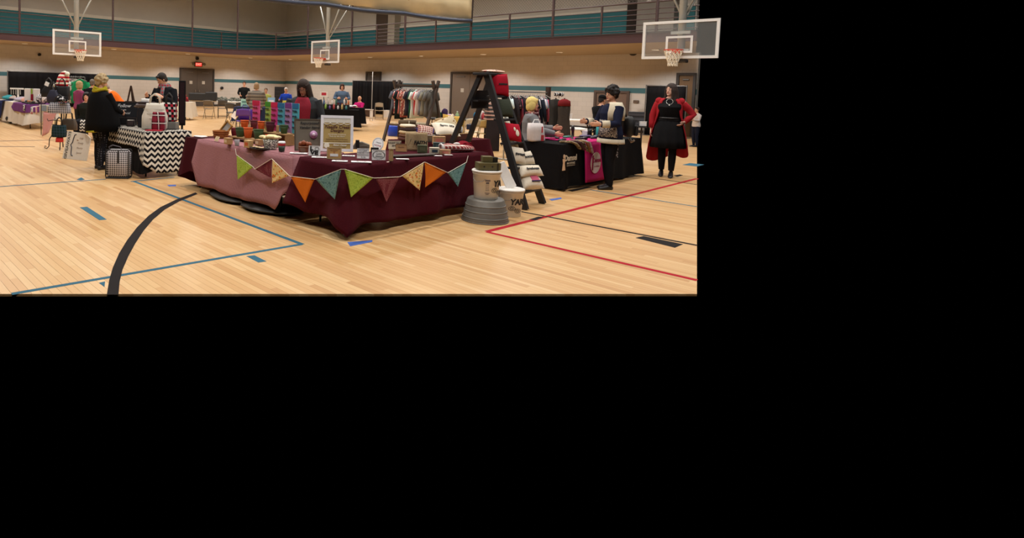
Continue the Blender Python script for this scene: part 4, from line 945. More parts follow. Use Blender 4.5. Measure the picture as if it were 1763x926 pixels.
t = thing('burlap_bag', 'tan burlap bag printed FAITH in black letters', 'bag', tp(716, 262)+Vector((.14, .12, 0)), rB); MB().grid(lambda u, v: ((u-.5)*.30*(1-.06*v), .02*sin(u*9)*v-.02*sin(pi*u), .24*v), 12, 8).build('bag_front', mat('b29a76', .9, .15, 60, bump=.4), t, True, thick=.03)
text('FAITH', .062, INK, t, (.045, -.055, .11), bold=.003, shear=.15); text('FAMILY', .03, INK, t, (.05, -.055, .065), bold=.002); text('f', .06, mat('5a4a3c', .7), t, (-.09, -.045, .13), shear=.3)
t = kraftbox(tp(724, 263)+Vector((.03, 0, 0)), .12, .07, .09, 'olive green lidded box in front of the burlap bag', rB, '4f5238', '5f6246', 'olive_box')
kraftbox(tp(748, 265)+Vector((.02, .02, 0)), .12, .08, .07, 'cream and dark blue box left of the wooden word block', rB, 'c8c0ac', '2f3f4c'); kraftbox(tp(766, 266)+Vector((.0, .0, 0)), .13, .06, .055, 'pink and brown striped word block', rB, 'b08866', 'b86a5a'); kraftbox(tp(756, 258)+Vector((.05, .05, 0)), .15, .08, .085, 'dark teal box at the back of the table', rB, '33494a', '4a6062')
kraftbox(tp(757, 250)+Vector((.1, .1, 0)), .18, .10, .11, 'low kraft carton with pink label behind the teal box', rB, 'b8946a', 'c87a6a')
t = thing('dark_plank', 'long dark weathered plank sign lying on the table', 'plank', (5.21, 4.66, ZS), -.20); MB().box((0, 0, .012), (.62, .10, .022), bev=.004).build('plank_board', DKW, t); MB().box((0, -.051, .012), (.58, .002, .008)).build('worn_edge', wood('6a5648'), t)
t = thing('plaid_scarf', 'rolled red and grey plaid scarf at the right end of table', 'scarf', (6.13, 4.72, ZS), -.35); pl = pattern('plaid', ['c8a098', '8a3434', 'e8e0d8'], .05)
MB().tube([(-.22, 0, .055), (-.10, .01, .06), (.05, -.01, .05), (.2, 0, .04), (.26, 0, .035)], [(.06, .05), (.075, .052), (.08, .045), (.07, .038), (.03, .03)], 14).build('scarf_roll', pl, t, True)
for k in range(3): MB().tube([(-.23+.012*k, .05*cos(a), .055+.05*sin(a)*(1-.12*k)) for a in [2*pi*q/12 for q in range(13)]], .012, 6).build('white_fold', cloth('dcd8d6'), t, True)
MB().ell((.0, -.01, .105), (.05, .03, .02), 10, 6).build('pale_knot', cloth('d8d0cc'), t, True)
# crate, tin and cushions on the table behind
def T2(x, y): return T(x, y, ZT+.012)
t = thing('low_crate', 'long dark wooden crate tray on the table behind', 'crate', (7.55, 6.02, ZT+.012), 0)
for s in (-1, 1): MB().box((0, s*.16, .05), (.75, .014, .10)).build('crate_slat', wood('5a2f28'), t); MB().box((s*.37, 0, .05), (.014, .30, .10)).build('crate_end', wood('5a2f28'), t)
MB().box((0, 0, .008), (.74, .3, .012)).build('crate_floor', wood('5a2f28'), t); MB().box((0, -.16, .106), (.76, .02, .012)).build('crate_rim', LTW, t)
def cushion(label, p, w, h, d, m, rot, name='cushion', print_=None, pm=None, ps=.06, group=None, piping=None):
    t = thing(name, label, 'cushion', p, rot=rot, group=group); mb = MB(); n = 14
    for side in (-1, 1):
        o = len(mb.v)
        for j in range(n+1):
            for i in range(n+1):
                u, v = 2*i/n-1, 2*j/n-1; e = (1-u*u)*(1-v*v); pin = 1-.07*(1-abs(u))*abs(v)**4; pin2 = 1-.07*(1-abs(v))*abs(u)**4
                mb.v.append((u*w/2*pin2, side*(d/2*max(0, e)**.42+.0015), v*h/2*pin))
        for j in range(n):
            for i in range(n):
                a = o+j*(n+1)+i; q = (a, a+1, a+n+2, a+n+1); mb.f.append(q if side < 0 else tuple(reversed(q)))
    bm_ = mb.build('cover', m, t, True)
    if print_: text(print_, ps, pm or INK, t, (0, -d/2-.004, 0), ext=.002, shear=.15, bold=.002)
    return t
CRE = cloth('dcd2c0'); 
cushion('white printed cushion lying on the dark crate', (7.50, 6.0, ZT+.18), .42, .34, .15, CRE, (RD(-62), RD(4), RD(-30)), print_='farm life', ps=.075)
cushion('red gingham napkin bundle standing in the tin', (6.98, 5.99, ZT+.17), .26, .20, .12, pattern('gingham', ['e0cfc0', '8a3036'], .035), (RD(-35), RD(8), VIEWZ)); 
cushion('cream floral cushion propped behind the ladder leg', (7.92, 6.3, ZT+.20), .36, .34, .12, pattern('floral', ['d8c8a8', 'a8824e', '7a6a58', 'c8a878', 'e4dac4'], .05), (RD(-20), RD(-25), VIEWZ)); cushion('mustard yellow cushion leaning at back of table', (8.15, 6.36, ZT+.21), .40, .36, .13, cloth('c09a4c'), (RD(-14), RD(6), VIEWZ))
t = thing('galvanised_tin', 'dull galvanised tin tub holding checked cloths', 'tub', (6.98, 5.99, ZT+.012), -.2); MB().lathe([(.11, 0), (.13, .09), (.135, .10), (.125, .10), (.105, .01), (.001, .01)], 22, sx=1.25, cap=False).build('tin_body', mat('86857c', .45, .15, 20, metal=.5), t, True); MB().tube([(.169*cos(2*pi*k/22), .135*sin(2*pi*k/22), .10) for k in range(23)], .006, 6).build('rolled_rim', mat('9a988e', .4, metal=.6), t, True)
t = thing('towel_stack', 'stack of folded cream and brown towels by the tin', 'towels', (6.82, 6.2, ZT+.012), -.4)
for k, c in enumerate(('5a3a34', '7a5a4a', 'c8b08a', '4a3a3a', 'e4d8c0')): MB().box((.01*(k % 2), .008*k, .03+.05*k), (.28-.02*k, .22, .048), bev=.02).build('folded_towel', cloth(c), t, True)
for a in (('brown rolled cloth lying across the towel stack', (6.94, 6.34, ZT+.29), '6a5a48', -.5), ('tan rolled cloth beside the white printed cushion', (7.2, 6.36, ZT+.245), 'a89a80', -.9)):
    t = thing('rolled_cloth', a[0], 'cloth', a[1], a[3]); MB().tube([(-.14, 0, 0), (0, 0, .008), (.14, 0, 0)], [.032, .035, .032], 12).build('roll', cloth(a[2]), t, True); MB().tube([(.02, .036*cos(q), .036*sin(q)) for q in [2*pi*k/12 for k in range(13)]], .004, 5).build('tie', CRM, t)
t = thing('white_bottle', 'small white spray bottle in front of the mustard cushion', 'bottle', (7.93, 6.02, ZT+.115), 0); MB().lathe([(.026, 0), (.03, .01), (.03, .09), (.012, .115), (.012, .13)], 14).build('bottle_body', mat('e0dedc', .4), t, True); MB().box((0, -.01, .14), (.022, .05, .022), bev=.004).build('spray_head', INK, t)
t = thing('navy_lantern', 'dark navy lantern on a thin stem by the ladder', 'lantern', (8.12, 5.98, ZT+.012), 0); MB().lathe([(.05, 0), (.05, .01), (.012, .02), (.01, .26)], 12).build('stem', mat('22253a', .5), t, True); MB().box((0, 0, .20), (.09, .09, .09), bev=.008).build('lamp_box', mat('22253c', .5), t)
t = thing('dark_succulent', 'small dark green potted plant on the crate', 'plant', (7.82, 5.98, ZT+.112), 0); MB().lathe([(.035, 0), (.045, .05), (.04, .05)], 12).build('pot', mat('3a322c', .7), t, True)
for k in range(9): MB().ell((.03*cos(k*.7), .03*sin(k*.7), .07+.008*(k % 3)), (.012, .026, .03), 7, 5, Matrix.Rotation(k*.7, 4, 'Z')).build('leaf', mat('3f4a34', .7), t, True)
# red bag hanging off the right end
t = thing('red_tote', 'slouchy dark red canvas tote at the table right end', 'bag', (6.66, 5.0, .55), -.2); mb = MB(); mb.ell((0, 0, .13), (.17, .17, .17), 18, 12); mb.v = [(x*(1+.1*noise.noise((x*8, y*8, z*8))), y, z+.02*noise.noise((x*9, z*9, 1))) for x, y, z in mb.v]; mb.build('bag_body', cloth('8a1f2c'), t, True); MB().tube([(-.1, -.05, .24), (-.06, -.08, .28), (.06, -.08, .28), (.1, -.05, .24)], .012, 6).build('strap', cloth('8a1f2c'), t, True); MB().box((0, 0, -.29), (.24, .28, .52)).build('crate_under', cloth('4a1c26'), t)
# ---------------------------------------------------------------- buckets, tub, boxes
GALV = mat('77746e', .5, .2, 10, metal=.35); BK = mat('e2ddd4', .45, .05, 6)
tc_ = T(826, 381)+Vector((.12, .14, 0)); tc_ = Vector((5.93, 4.09, 0))
t = thing('galvanised_tub', 'upturned ribbed grey metal tub on the floor under a bucket', 'tub', tc_, 0); hs = .27
MB().lathe([(.275, 0), (.28, .01), (.272, .05), (.268, .055), (.262, .07), (.256, .12), (.252, .125), (.246, .14), (.240, .19), (.235, .195), (.222, .255), (.21, .27), (.001, .27)], 40, cap=False).build('tub_body', GALV, t, True)
for z, r in ((.055, .269), (.125, .253), (.195, .237), (.008, .279)): MB().tube([(r*cos(2*pi*k/40), r*sin(2*pi*k/40), z) for k in range(41)], .007, 6).build('rib', GALV, t, True)
def bucket(p, r, h, label, rz, words):
    t = thing('plastic_bucket', label, 'bucket', p, rz); MB().lathe([(r*.80, 0), (r*.82, .006), (r*.96, h*.86), (r*1.0, h*.87), (r*1.0, h*.93), (r*.97, h*.935)], 36).build('pail', BK, t, True)
    MB().lathe([(r*1.03, h*.93), (r*1.05, h*.935), (r*1.05, h*.985), (r*1.0, h), (r*.9, h), (r*.88, h*.99), (.001, h*.99)], 36, cap=False).build('lid', mat('e8e4de', .4), t, True)
    MB().tube([(-r*.98, -.03, h*.78), (-r*1.05, -.06, h*.7), (-r*.9, -r*.55, h*.60), (-r*.55, -r*.86, h*.64), (-r*.38, -r*.93, h*.74)], .0035, 5).build('wire_handle', mat('8a8886', .4, metal=.7), t, True)
    def wrap(body, size, a0, z, m, bold=.003, shear=.2, spacing=1.0):
        x = a0
        for ch in body:
            wv = size*(.62 if ch not in 'I ' else .32); an = x+wv/2; aa = an/(r*.92); rr_ = r*(.82+.163*z/h)+.0055
            if ch != ' ': text(ch, size, m, t, (rr_*sin(aa), -rr_*cos(aa), z), rot=(pi/2-.12, 0, aa), bold=bold, shear=shear, ext=.003)
            x += wv*spacing
    wrap(*words, h*.60 if False else h*.56, INK)
    for k, (aa, z) in enumerate(((words[2]+.03, h*.33), (words[2]+.11, h*.24))):
        a_ = aa/(r*.92); rr_ = r*(.82+.163*z/h)+.004; M = Matrix.Rotation(a_, 4, 'Z')
        for q, rad in ((0, .034), (1, .016)): MB().tube([M @ Vector((rad*1.25*cos(2*pi*i/16), -rr_, z+rad*.75*sin(2*pi*i/16))) for i in range(17)], .0028, 5).build('dice_drawing', INK, t)
    return t
b1 = bucket(Vector((5.93, 4.09, .271)), .172, .345, 'white lidded bucket standing on the upturned grey tub', VIEWZ+RD(4), ('YARDZEE', .105, .03))
a_ = -.10/.16; M = Matrix.Rotation(-.22, 4, 'Z'); lbl = MB()
for z, w, h in ((.235, .06, .018), (.205, .036, .022), (.085, .055, .007), (.070, .034, .008)): lbl.box((0, -.1345-.0285*(z/.345), z), (w, .016, h), rot=(.13, 0, 0))
for k in range(4): lbl.box((0, -.150, .175-.02*k), (.04, .012, .003))
lbl.v = [tuple(M @ Vector(v)) for v in lbl.v]; lbl.build('printed_label', mat('6a6466', .7), b1)
bucket(Vector((6.43, 4.07, 0)), .170, .345, 'white lidded bucket on the floor beside the grey tub', VIEWZ+RD(14), ('YARDZEE', .10, -.085))
t = thing('foam_board', 'tall white panel leaning on the floor bucket lid', 'panel', (6.47, 4.08, .347), rot=(RD(-14), RD(-26), VIEWZ)); MB().box((0, 0, .17), (.13, .025, .35), bev=.006).build('panel_board', mat('e6e2de', .5), t); MB().box((-.01, .03, .33), (.08, .012, .09)).build('tan_card', mat('d8b890', .7), t)
t = thing('wooden_box', 'olive wooden box with finger holes on the bucket lid', 'box', (5.93, 4.08, .618), VIEWZ+.08); OL = wood('6a6038'); 
MB().box((0, -.075, .045), (.27, .014, .085), bev=.002).build('front_board', OL, t); MB().box((0, .075, .045), (.27, .014, .085), bev=.002).build('back_board', OL, t)
for s in (-1, 1): MB().box((s*.128, 0, .045), (.014, .136, .085)).build('end_board', OL, t)
MB().box((0, 0, .085), (.25, .135, .008)).build('top_board', OL, t)
for x in (-.07, .03): MB().lathe([(.001, .002), (.011, .002), (.011, 0)], 10, M=Matrix.Translation((x, -.082, .045)) @ Matrix.Rotation(pi/2, 4, 'X'), cap=False).build('finger_hole', INK, t)
MB().box((.095, -.084, .045), (.02, .006, .085)).build('dark_slat', mat('3a352c', .8), t)
t = thing('wooden_block', 'smaller olive wooden block stacked on the box', 'block', (5.95, 4.09, .709), VIEWZ+.05); MB().box((-.02, 0, .035), (.12, .10, .07), bev=.003).build('block_body', OL, t); MB().box((.075, .0, .03), (.06, .08, .06), bev=.003).build('dark_block', mat('2c2a24', .8), t)
# ---------------------------------------------------------------- black A-frame ladder with cushions
LB = mat('191719', .55, .12, 14)
lad = thing('step_ladder', 'black painted wooden A-frame ladder displaying cushions', 'ladder', (7.2, 4.2, 0), 0)
FLt, FRt = Vector((6.90, 4.13, 0)), Vector((7.50, 4.22, 0)); TL, TR = Vector((6.86, 4.80, 1.80)), Vector((7.17, 4.84, 1.80)); RL, RR = Vector((6.72, 5.62, 0)), Vector((7.30, 5.68, 0)); O_ = Vector((7.2, 4.2, 0))
def beam(a, b_, w, d, name, par=lad, m=LB, off=O_):
    a, b_ = Vector(a)-off, Vector(b_)-off; ax = (b_-a).normalized(); x = Vector((1, 0, 0)); x = (x-ax*x.dot(ax)).normalized(); y = ax.cross(x); mb = MB()
    mb.rings([[p+x*w/2*sx+y*d/2*sy for sx, sy in ((-1, -1), (1, -1), (1, 1), (-1, 1))] for p in (a, b_)]); return mb.build(name, m, par)
beam(FLt, TL, .05, .09, 'front_stile'); beam(FRt, TR, .05, .09, 'front_stile'); beam(RL, TL+Vector((.0, .1, 0)), .05, .065, 'rear_leg'); beam(RR, TR+Vector((0, .1, 0)), .05, .065, 'rear_leg')
MB().box(tuple((TL+TR)/2+Vector((0, .05, .0))-O_), (.46, .24, .035), bev=.005).build('top_cap', LB, lad)
steps = []
for k in range(5):
    t_ = .115+.178*k; a, b_ = FLt.lerp(TL, t_), FRt.lerp(TR, t_); c = (a+b_)/2+Vector((0, .03, 0)); steps.append((c, (b_-a).length)); MB().box(tuple(c-O_), ((b_-a).length, .13, .028), rot=(0, 0, .1), bev=.004).build('step', LB, lad)
a, b_ = RL.lerp(TL, .79), RR.lerp(TR, .79); beam(a, b_, .12, .025, 'rear_brace'); 
mb = MB(); mb.box(tuple((RL.lerp(TL, .8)+RR.lerp(TR, .8))/2-O_+Vector((0, .02, 0))), (.4, .02, .26)); mb.build('rear_panel', LB, lad)
def lc(k, fx=.5, dz=0, dy=0): c, w = steps[k]; return (c.x+(fx-.5)*w, c.y+dy, c.z+.016+dz)
RED = cloth('a8182c'); rzl = .1
cushion('red cushion with dark tree print at the ladder top', (7.10, 4.74, 1.655), .30, .33, .12, RED, (RD(-10), 0, -.25), print_='CHRISTMAS', ps=.03); t = bpy.data.objects['cushion.003'] if False else None
cushion('pale patterned cushion lying on the ladder top cap', (7.10, 4.86, 1.845), .30, .22, .05, pattern('floral', ['d8b8a8', 'a83a3a', 'e8dcd0', '5a4a40'], .04), (RD(-88), 0, -.1))
cushion('dark olive cushion on the fourth ladder step', lc(3, .45, .15, .02), .30, .28, .12, cloth('3a3f34'), (RD(-22), 0, -.25)); cushion('red cushion with cream motif on the third ladder step', lc(2, .45, .14, .0), .30, .27, .13, RED, (RD(-24), .12, -.3)); MB().ell((.04, -.062, -.03), (.035, .008, .05), 10, 6).ell((.0, -.066, .02), (.02, .006, .03), 8, 5).build('cream_motif', CRE, bpy.data.objects['cushion.007'], True)
cushion('plump cream cushion with grey lettering on the second step', lc(1, .38, .14, .02), .28, .26, .14, CRE, (RD(-26), .15, -.3), print_='sweet', ps=.07); cushion('smaller cream cushion leaning beside the lettered one', lc(1, .70, .10, -.03), .22, .20, .13, CRE, (RD(-30), -.1, -.4), print_='home', ps=.06)
cushion('cream bolster cushion on the lowest ladder step', lc(0, .52, .26, -.02), .40, .17, .13, CRE, (RD(-40), 0, -.3), print_='farmhouse', ps=.05); cushion('white cushion with pink printed patch at ladder bottom', lc(0, .48, .11, -.05), .36, .22, .15, CRE, (RD(-45), 0, -.35)); MB().box((.03, -.078, .015), (.12, .006, .09)).build('pink_patch', mat('c4607a', .85), bpy.data.objects['cushion.011']); MB().box((.03, -.082, -.035), (.15, .006, .018)).build('navy_bar', mat('2a2c4a', .85), bpy.data.objects['cushion.011'])
cushion('tan cushion edge showing behind the ladder right stile', (7.62, 4.62, .52), .10, .52, .16, cloth('9a8468'), (RD(-12), RD(-14), -.2)); cushion('upper tan cushion behind the ladder right stile', (7.44, 4.72, .88), .10, .40, .14, cloth('8a7a5c'), (RD(-12), RD(-14), -.2))
# ================================================================ left side of the hall
def fpos(px, D): p = atD(px, 150, D); return Vector((p.x, p.y, 0))
def hcloth(px, D, z): p = fpos(px, D); p.z = z; return p
BLK = cloth('121113', .2); GREYM = mat('6a6866', .5, metal=.4)
def pipe_drape(label, a, b, h, c=BLK, seed=0):
    a, b = Vector(a), Vector(b); t = thing('pipe_drape', label, 'drape', (a+b)/2, math.atan2(b.y-a.y, b.x-a.x)); L = (b-a).length
    MB().grid(lambda u, v: ((u-.5)*L, .05*sin(u*L*9+seed)*(.4+.6*v)+.02*sin(u*L*23), h*(1-v)+.02*v), int(L*26), 6).build('drape_cloth', c, t, True, thick=.006)
    MB().tube([(-L/2-.03, 0, h+.02), (L/2+.03, 0, h+.02)], .02, 8).build('crossbar', GREYM, t)
    for s in (-1, 1): MB().tube([(s*(L/2+.03), .0, 0), (s*(L/2+.03), .0, h+.05)], .022, 8).build('upright', GREYM, t); MB().box((s*(L/2+.03), .0, .008), (.4, .4, .016)).build('foot_plate', GREYM, t)
    return t
pipe_drape('long black pipe-and-drape backdrop along the left wall', (6.9, 34, 0), (11.3, 34, 0), 1.84)
# chevron stall
CHV = pattern('chevron', ['d8d2c6', '17151a'], .104, True, s2=.093)
folding_table('folding table under the black and white chevron cloth', 3.80, 4.52, 9.12, 10.85)
o = drape(3.79, 4.53, 9.13, 10.87, ZT+.003, (.60, .3, .6, .69), .03, .012, 5, 21).build('black_undercloth', BLK, None, True); tag(o, 'plain black cloth hanging under the chevron cloth', 'tablecloth')
o = drape(3.765, 4.56, 9.08, 10.9, ZT+.012, (.66, .32, .3, .26), .035, .012, 5, 22, .05, rows=12, cdrop=.08).build('chevron_cloth', CHV, None, True, thick=.004); tag(o, 'black and white zigzag chevron tablecloth', 'tablecloth')
ZQ = ZT+.022
# houndstooth suitcase bag
t = thing('cooler_bag', 'black and white houndstooth zip bag standing on the floor', 'bag', (3.46, 9.36, 0), VIEWZ+.08); HT = pattern('gingham', ['d6d2d6', '3a3638'], .034)
MB().box((0, 0, .235), (.36, .2, .45), bev=.05).build('bag_body', HT, t, True)
for y in (-.085, .085): MB().tube([(x*.178, y, .235+z*.222) for x, z in ((-1, -.9), (-.9, -1), (.9, -1), (1, -.9), (1, .9), (.9, 1), (-.9, 1), (-1, .9), (-1, -.9))], .009, 6).build('piping', INK, t)
MB().box((.02, -.103, .35), (.022, .006, .2)).build('strap', INK, t); MB().tube([(-.14, 0, .44), (-.15, -.02, .50), (-.09, -.02, .53), (.03, -.02, .50), (.04, 0, .45)], .008, 6).build('twisted_handle', mat('5a5860', .6), t, True); MB().box((0, 0, .012), (.36, .2, .02), bev=.01).build('base', INK, t)
# easel sign with brace
a, b_ = T(108, 272.5), T(149, 277); d = b_-a; wS = d.length
t = thing('floor_sign', 'white lettered board leaning on the floor beside the bag stand', 'sign', (a+b_)/2, rot=(RD(-13), 0, math.atan2(d.y, d.x))); MB().prism([(-wS/2, 0), (wS/2, 0), (wS/2, .44), (wS/2-.14, .52), (-wS/2, .55)], -.012, .012).build('board', mat('d9d2c6', .7, .05), t)
text('GIVEAWAYS', .10, mat('6a6862', .7), t, (-wS/2+.08, -.015, .27), rot=(pi/2, -pi/2, 0), bold=.002, ext=.002)
MB().tube([(-.06, -.015, .49), (-.10, -.015, .48), (-.115, -.015, .42), (-.125, -.015, .33), (-.16, -.015, .28), (-.125, -.015, .23), (-.115, -.015, .14), (-.10, -.015, .08), (-.06, -.015, .07)], .010, 6).build('brace_drawing', mat('3a3c48', .7), t)
for k, w in enumerate(('Daily', 'Weekly', 'Monthly', 'Special')): text(w, .05, mat('a89a90', .7), t, (.09, -.015, .42-.095*k), shear=.3)
MB().box((0, .12, .2), (.04, .015, .46), rot=(RD(36), 0, 0)).build('stand_leg', TAN, t)
# bag stand with curled feet
sp_ = fpos(106, 12.9); t = thing('bag_stand', 'black wrought iron display stand with curled feet', 'stand', sp_, VIEWZ); IR = mat('17151a', .5)
MB().tube([(0, 0, .30), (0, 0, 1.5)], .016, 8).build('pole', IR, t)
for k in range(4):
    a = RD(200+90*k); c, s = cos(a), sin(a); MB().tube([(.03*c, .03*s, .42), (.16*c, .16*s, .36), (.24*c, .24*s, .22), (.25*c, .25*s, .06), (.29*c, .29*s, .012), (.34*c, .34*s, .03), (.335*c, .335*s, .065), (.30*c, .30*s, .06)], .011, 6).build('curled_foot', IR, t, True)
for z in (.62, 1.02, 1.42):
    for s in (-1, 1): MB().tube([(0, 0, z), (s*.16, -.05, z+.02), (s*.26, -.07, z), (s*.28, -.075, z+.05)], .009, 6).build('hook_arm', IR, t, True)
def tote(label, px, py, w, h, D, m, z=None, handles=True, name='tote_bag', th=.12, rz=VIEWZ, tape=.85, hm=None):
    p = atD(px, py, D); t = thing(name, label, 'bag', p, rz); mb = MB()
    R = []
    for tt, k, dk in ((0, .92, .9), (.04, 1, 1), (.5, 1.0, .85), (.9, .97*tape/.85, .5), (1, .95*tape/.85, .35)):
        R.append([Vector((w/2*k*max(-1, min(1, 1.25*cos(a))), th/2*dk*max(-1, min(1, 1.3*sin(a))), -h/2+h*tt)) for a in [2*pi*j/20 for j in range(20)]])
    mb.rings(R).build('bag_body', m, t, True)
    if handles:
        for s in (-1, 1): MB().tube([(-w*.22, s*th*.15, h*.46), (-w*.18, s*th*.15, h*.46+.12), (0, s*th*.15, h*.46+.18), (w*.18, s*th*.15, h*.46+.12), (w*.22, s*th*.15, h*.46)], .009, 6).build('strap', hm or INK, t, True)
    return t
tote('grey and white gingham tote hanging on the bag stand', 102.5, 186, .46, .23, 12.5, pattern('gingham', ['c4c4cc', '4a4c58'], .045), tape=.78)
tote('navy and green plaid tote hanging low on the stand', 102, 225.5, .29, .26, 12.5, pattern('plaid', ['1c2a38', '1a3230', '3a4a58'], .06)); tote('brown slouchy leather tote behind the plaid one', 119, 214, .34, .25, 12.9, mat('4a3f34', .6, .15), tape=.7)
tote('black bag hanging at upper right of the bag stand', 107, 160, .32, .30, 12.7, mat('131316', .55, .2)); tote('navy pointed bag hanging at upper left of the stand', 92, 165, .24, .26, 12.6, mat('23253a', .6, .2), tape=.5); tote('black and white patterned clutch on the bag stand', 108, 170.5, .22, .10, 12.4, pattern('floral', ['18181a', 'd8d8dc', '2a2a2e'], .06), handles=False)
tote('black handbag with white tag at left of the stand', 84, 157, .30, .26, 12.9, mat('141318', .6, .2), tape=.5); 
o = MB().box((0, 0, 0), (.09, .01, .09), rot=(0, .4, 0), bev=.002).build('white_tag', PAPER, bpy.data.objects['tote_bag.006']); o.location = (.0, -.08, .16)
tote('red pouch at the foot of the bag stand', 102.5, 240.5, .13, .10, 12.5, cloth('b8302c'), handles=False)
t = thing('stocking_hat', 'red and white striped knitted stocking hat with pompoms', 'hat', hcloth(107, 12.8, 1.40), VIEWZ); ST = pattern('stripe_z', ['e4dcca', 'b8202c'], .085)
MB().lathe([(.02, .0), (.12, .0), (.125, .05), (.10, .16), (.07, .24), (.03, .28)], 18).build('knit_cap', ST, t, True); MB().tube([(.0, 0, .26), (.06, 0, .29), (.11, 0, .25), (.12, 0, .17), (.115, 0, .10)], [.05, .05, .042, .035, .03], 10).build('floppy_tip', ST, t, True)
for p in ((-.135, -.02, .01), (.125, -.02, .27)): MB().ell(p, .048, 12, 9).build('pompom', mat('e8e2d2', .95, .2, 60, bump=.6), t, True)
t = thing('mannequin_head', 'dark mannequin bust under the striped hat', 'mannequin', hcloth(107, 12.8, 1.20), VIEWZ); MB().lathe([(.10, 0), (.11, .03), (.05, .08), (.05, .12), (.085, .17), (.09, .22), (.06, .27)], 16).build('bust', mat('19191c', .6), t, True); MB().lathe([(.11, -.02), (.12, 0)], 16).build('bust_base', mat('19191c', .6), t)
# white cloth table, purple table, pink table at far left
folding_table('long table under the white cloth at the far left', 4.55, 5.25, 19.7, 24.2); o = drape(4.52, 5.28, 19.66, 24.25, ZT+.003, (.55, .3, .3, .66), .05, .03, 4, 31).build('tablecloth', cloth('d6cec2', .06), None, True); tag(o, 'white cloth on the long table at far left', 'tablecloth')
t = thing('table_banner', 'dark blue table runner banner with pale emblem', 'banner', (4.455, 23.0, ZT+.01), rA); MB().grid(lambda u, v: ((u-.5)*.62, -.03-.05*v+.012*sin(u*9), -.60*v), 8, 6).build('banner_cloth', cloth('232c54'), t, True, thick=.004); MB().grid(lambda u, v: ((u-.5)*.62, -.03+.5*v, .004), 4, 2).build('banner_top', cloth('232c54'), t, True, thick=.004)
MB().ell((0, -.065, -.18), (.10, .004, .09), 12, 8).build('emblem', mat('4a4a5c', .8), t); text('COLLECTION', .055, mat('a8aac0', .8), t, (0, -.09, -.45), ext=.003)
lump('black bag slumped beneath the banner table', (4.75, 22.4), (.3, .5, .16), '131215', 8)
o = drape(4.49, 5.31, 19.62, 21.35, ZT+.012, (.24, .1, .012, .27), .03, .012, 5, 33, .03).build('tablecloth', cloth('6a3a72'), None, True, thick=.004); tag(o, 'purple cloth laid over near end of the white table', 'tablecloth')
for i, (px, py, w, h, m, lab) in enumerate(((41.5, 186, .16, .17, pattern('floral', ['dcd8d0', '4a5a4a', '9a9a90'], .05), 'white print towel with green motif on purple cloth'), (55, 191, .24, .20, pattern('floral', ['d8d6d2', '6a7a8c', 'b8485a', 'e8e4e0'], .06), 'white and blue printed shirt folded on the purple cloth'), (63, 190, .14, .20, pattern('stripe_x', ['e8dcd8', 'c05a6a'], .05), 'striped pink baby shirt at right on purple cloth'))):
    p = onX(px, py, 4.455); t = thing('hanging_towel', lab, 'towel', p, rA); MB().grid(lambda u, v: ((u-.5)*w, -.01+.008*sin(u*8), h/2-h*v), 6, 4).build('towel_face', m, t, True, thick=.006); MB().grid(lambda u, v: ((u-.5)*w, -.01+.16*v, h/2+.01+.03*v), 3, 2).build('towel_top', m, t, True, thick=.006)
t = thing('hanging_quilt', 'cream printed towel hanging in front of the pink one', 'towel', atD(76, 180, 16.2), VIEWZ); MB().grid(lambda u, v: ((u-.5)*.28*(1-.15*v), .015*sin(u*9), -.52*v), 8, 8).build('cloth_panel', pattern('mottle', ['d8d0c0', 'b8b4ac', 'c8bfa8'], .12), t, True, thick=.01); MB().box((0, -.02, -.10), (.14, .006, .16)).build('print', mat('8a98a8', .8), t)
t = thing('hanging_quilt', 'long pale pink cloth hanging to a point by the stand', 'towel', atD(86, 193, 15.6), VIEWZ); MB().grid(lambda u, v: ((u-.5)*.36*(1-.5*v)-.12*v, .015*sin(u*9+v*3), -.66*v+.1*u*v), 8, 8).build('cloth_panel', cloth('cf9a98'), t, True, thick=.01); MB().grid(lambda u, v: ((u-.5)*.3, -.01, -.02*u), 3, 2).build('rolled_top', cloth('cf9a98'), t, True, thick=.02)
t = thing('drape_rail', 'thin dark wire rail holding the cream and pink towels', 'rail', fpos(81, 15.95), VIEWZ); MB().tube([(-.16, -.0, 0), (-.16, 0, 1.02), (.22, 0, .92), (.22, 0, 0)], .012, 6).build('wire_frame', IR, t, True); MB().tube([(-.16, 0, .3), (.22, 0, .3)], .01, 6).build('lower_wire', IR, t)
t = thing('ribbon_display', 'white display of towels with green and red dotted ribbon', 'display', (4.86, 20.62, ZT+.02), VIEWZ)
for s in (-1, 1): MB().box((s*.145, 0, .23), (.19, .06, .46), bev=.012).build('white_towel', cloth('e2dedc', .04), t)
MB().box((0, .01, .23), (.10, .05, .46)).build('centre_panel', cloth('e2dedc', .04), t); MB().box((0, -.03, .37), (.045, .02, .16)).build('green_ribbon', mat('8aa83a', .7), t); MB().box((.01, -.03, .14), (.07, .02, .28)).build('dotted_ribbon', pattern('dots', ['8a1f30', 'e8dcdc'], .03), t); MB().box((0, 0, .012), (.54, .16, .024)).build('base', TAN, t)
t = thing('white_rack', 'small white T-shaped earring rack on the far table', 'rack', (4.85, 22.6, ZT+.012), VIEWZ); MB().box((0, 0, .42), (.46, .05, .05), bev=.008).build('crossbar', WHT, t); MB().box((.04, 0, .20), (.05, .05, .40), bev=.006).build('post', WHT, t); MB().lathe([(.12, 0), (.12, .015)], 14).build('base', WHT, t)
for k in range(5): MB().tube([(-.18+.08*k, -.03, .40), (-.18+.08*k, -.03, .22)], .014, 5).build('necklace', mat('9a9a92', .5), t)
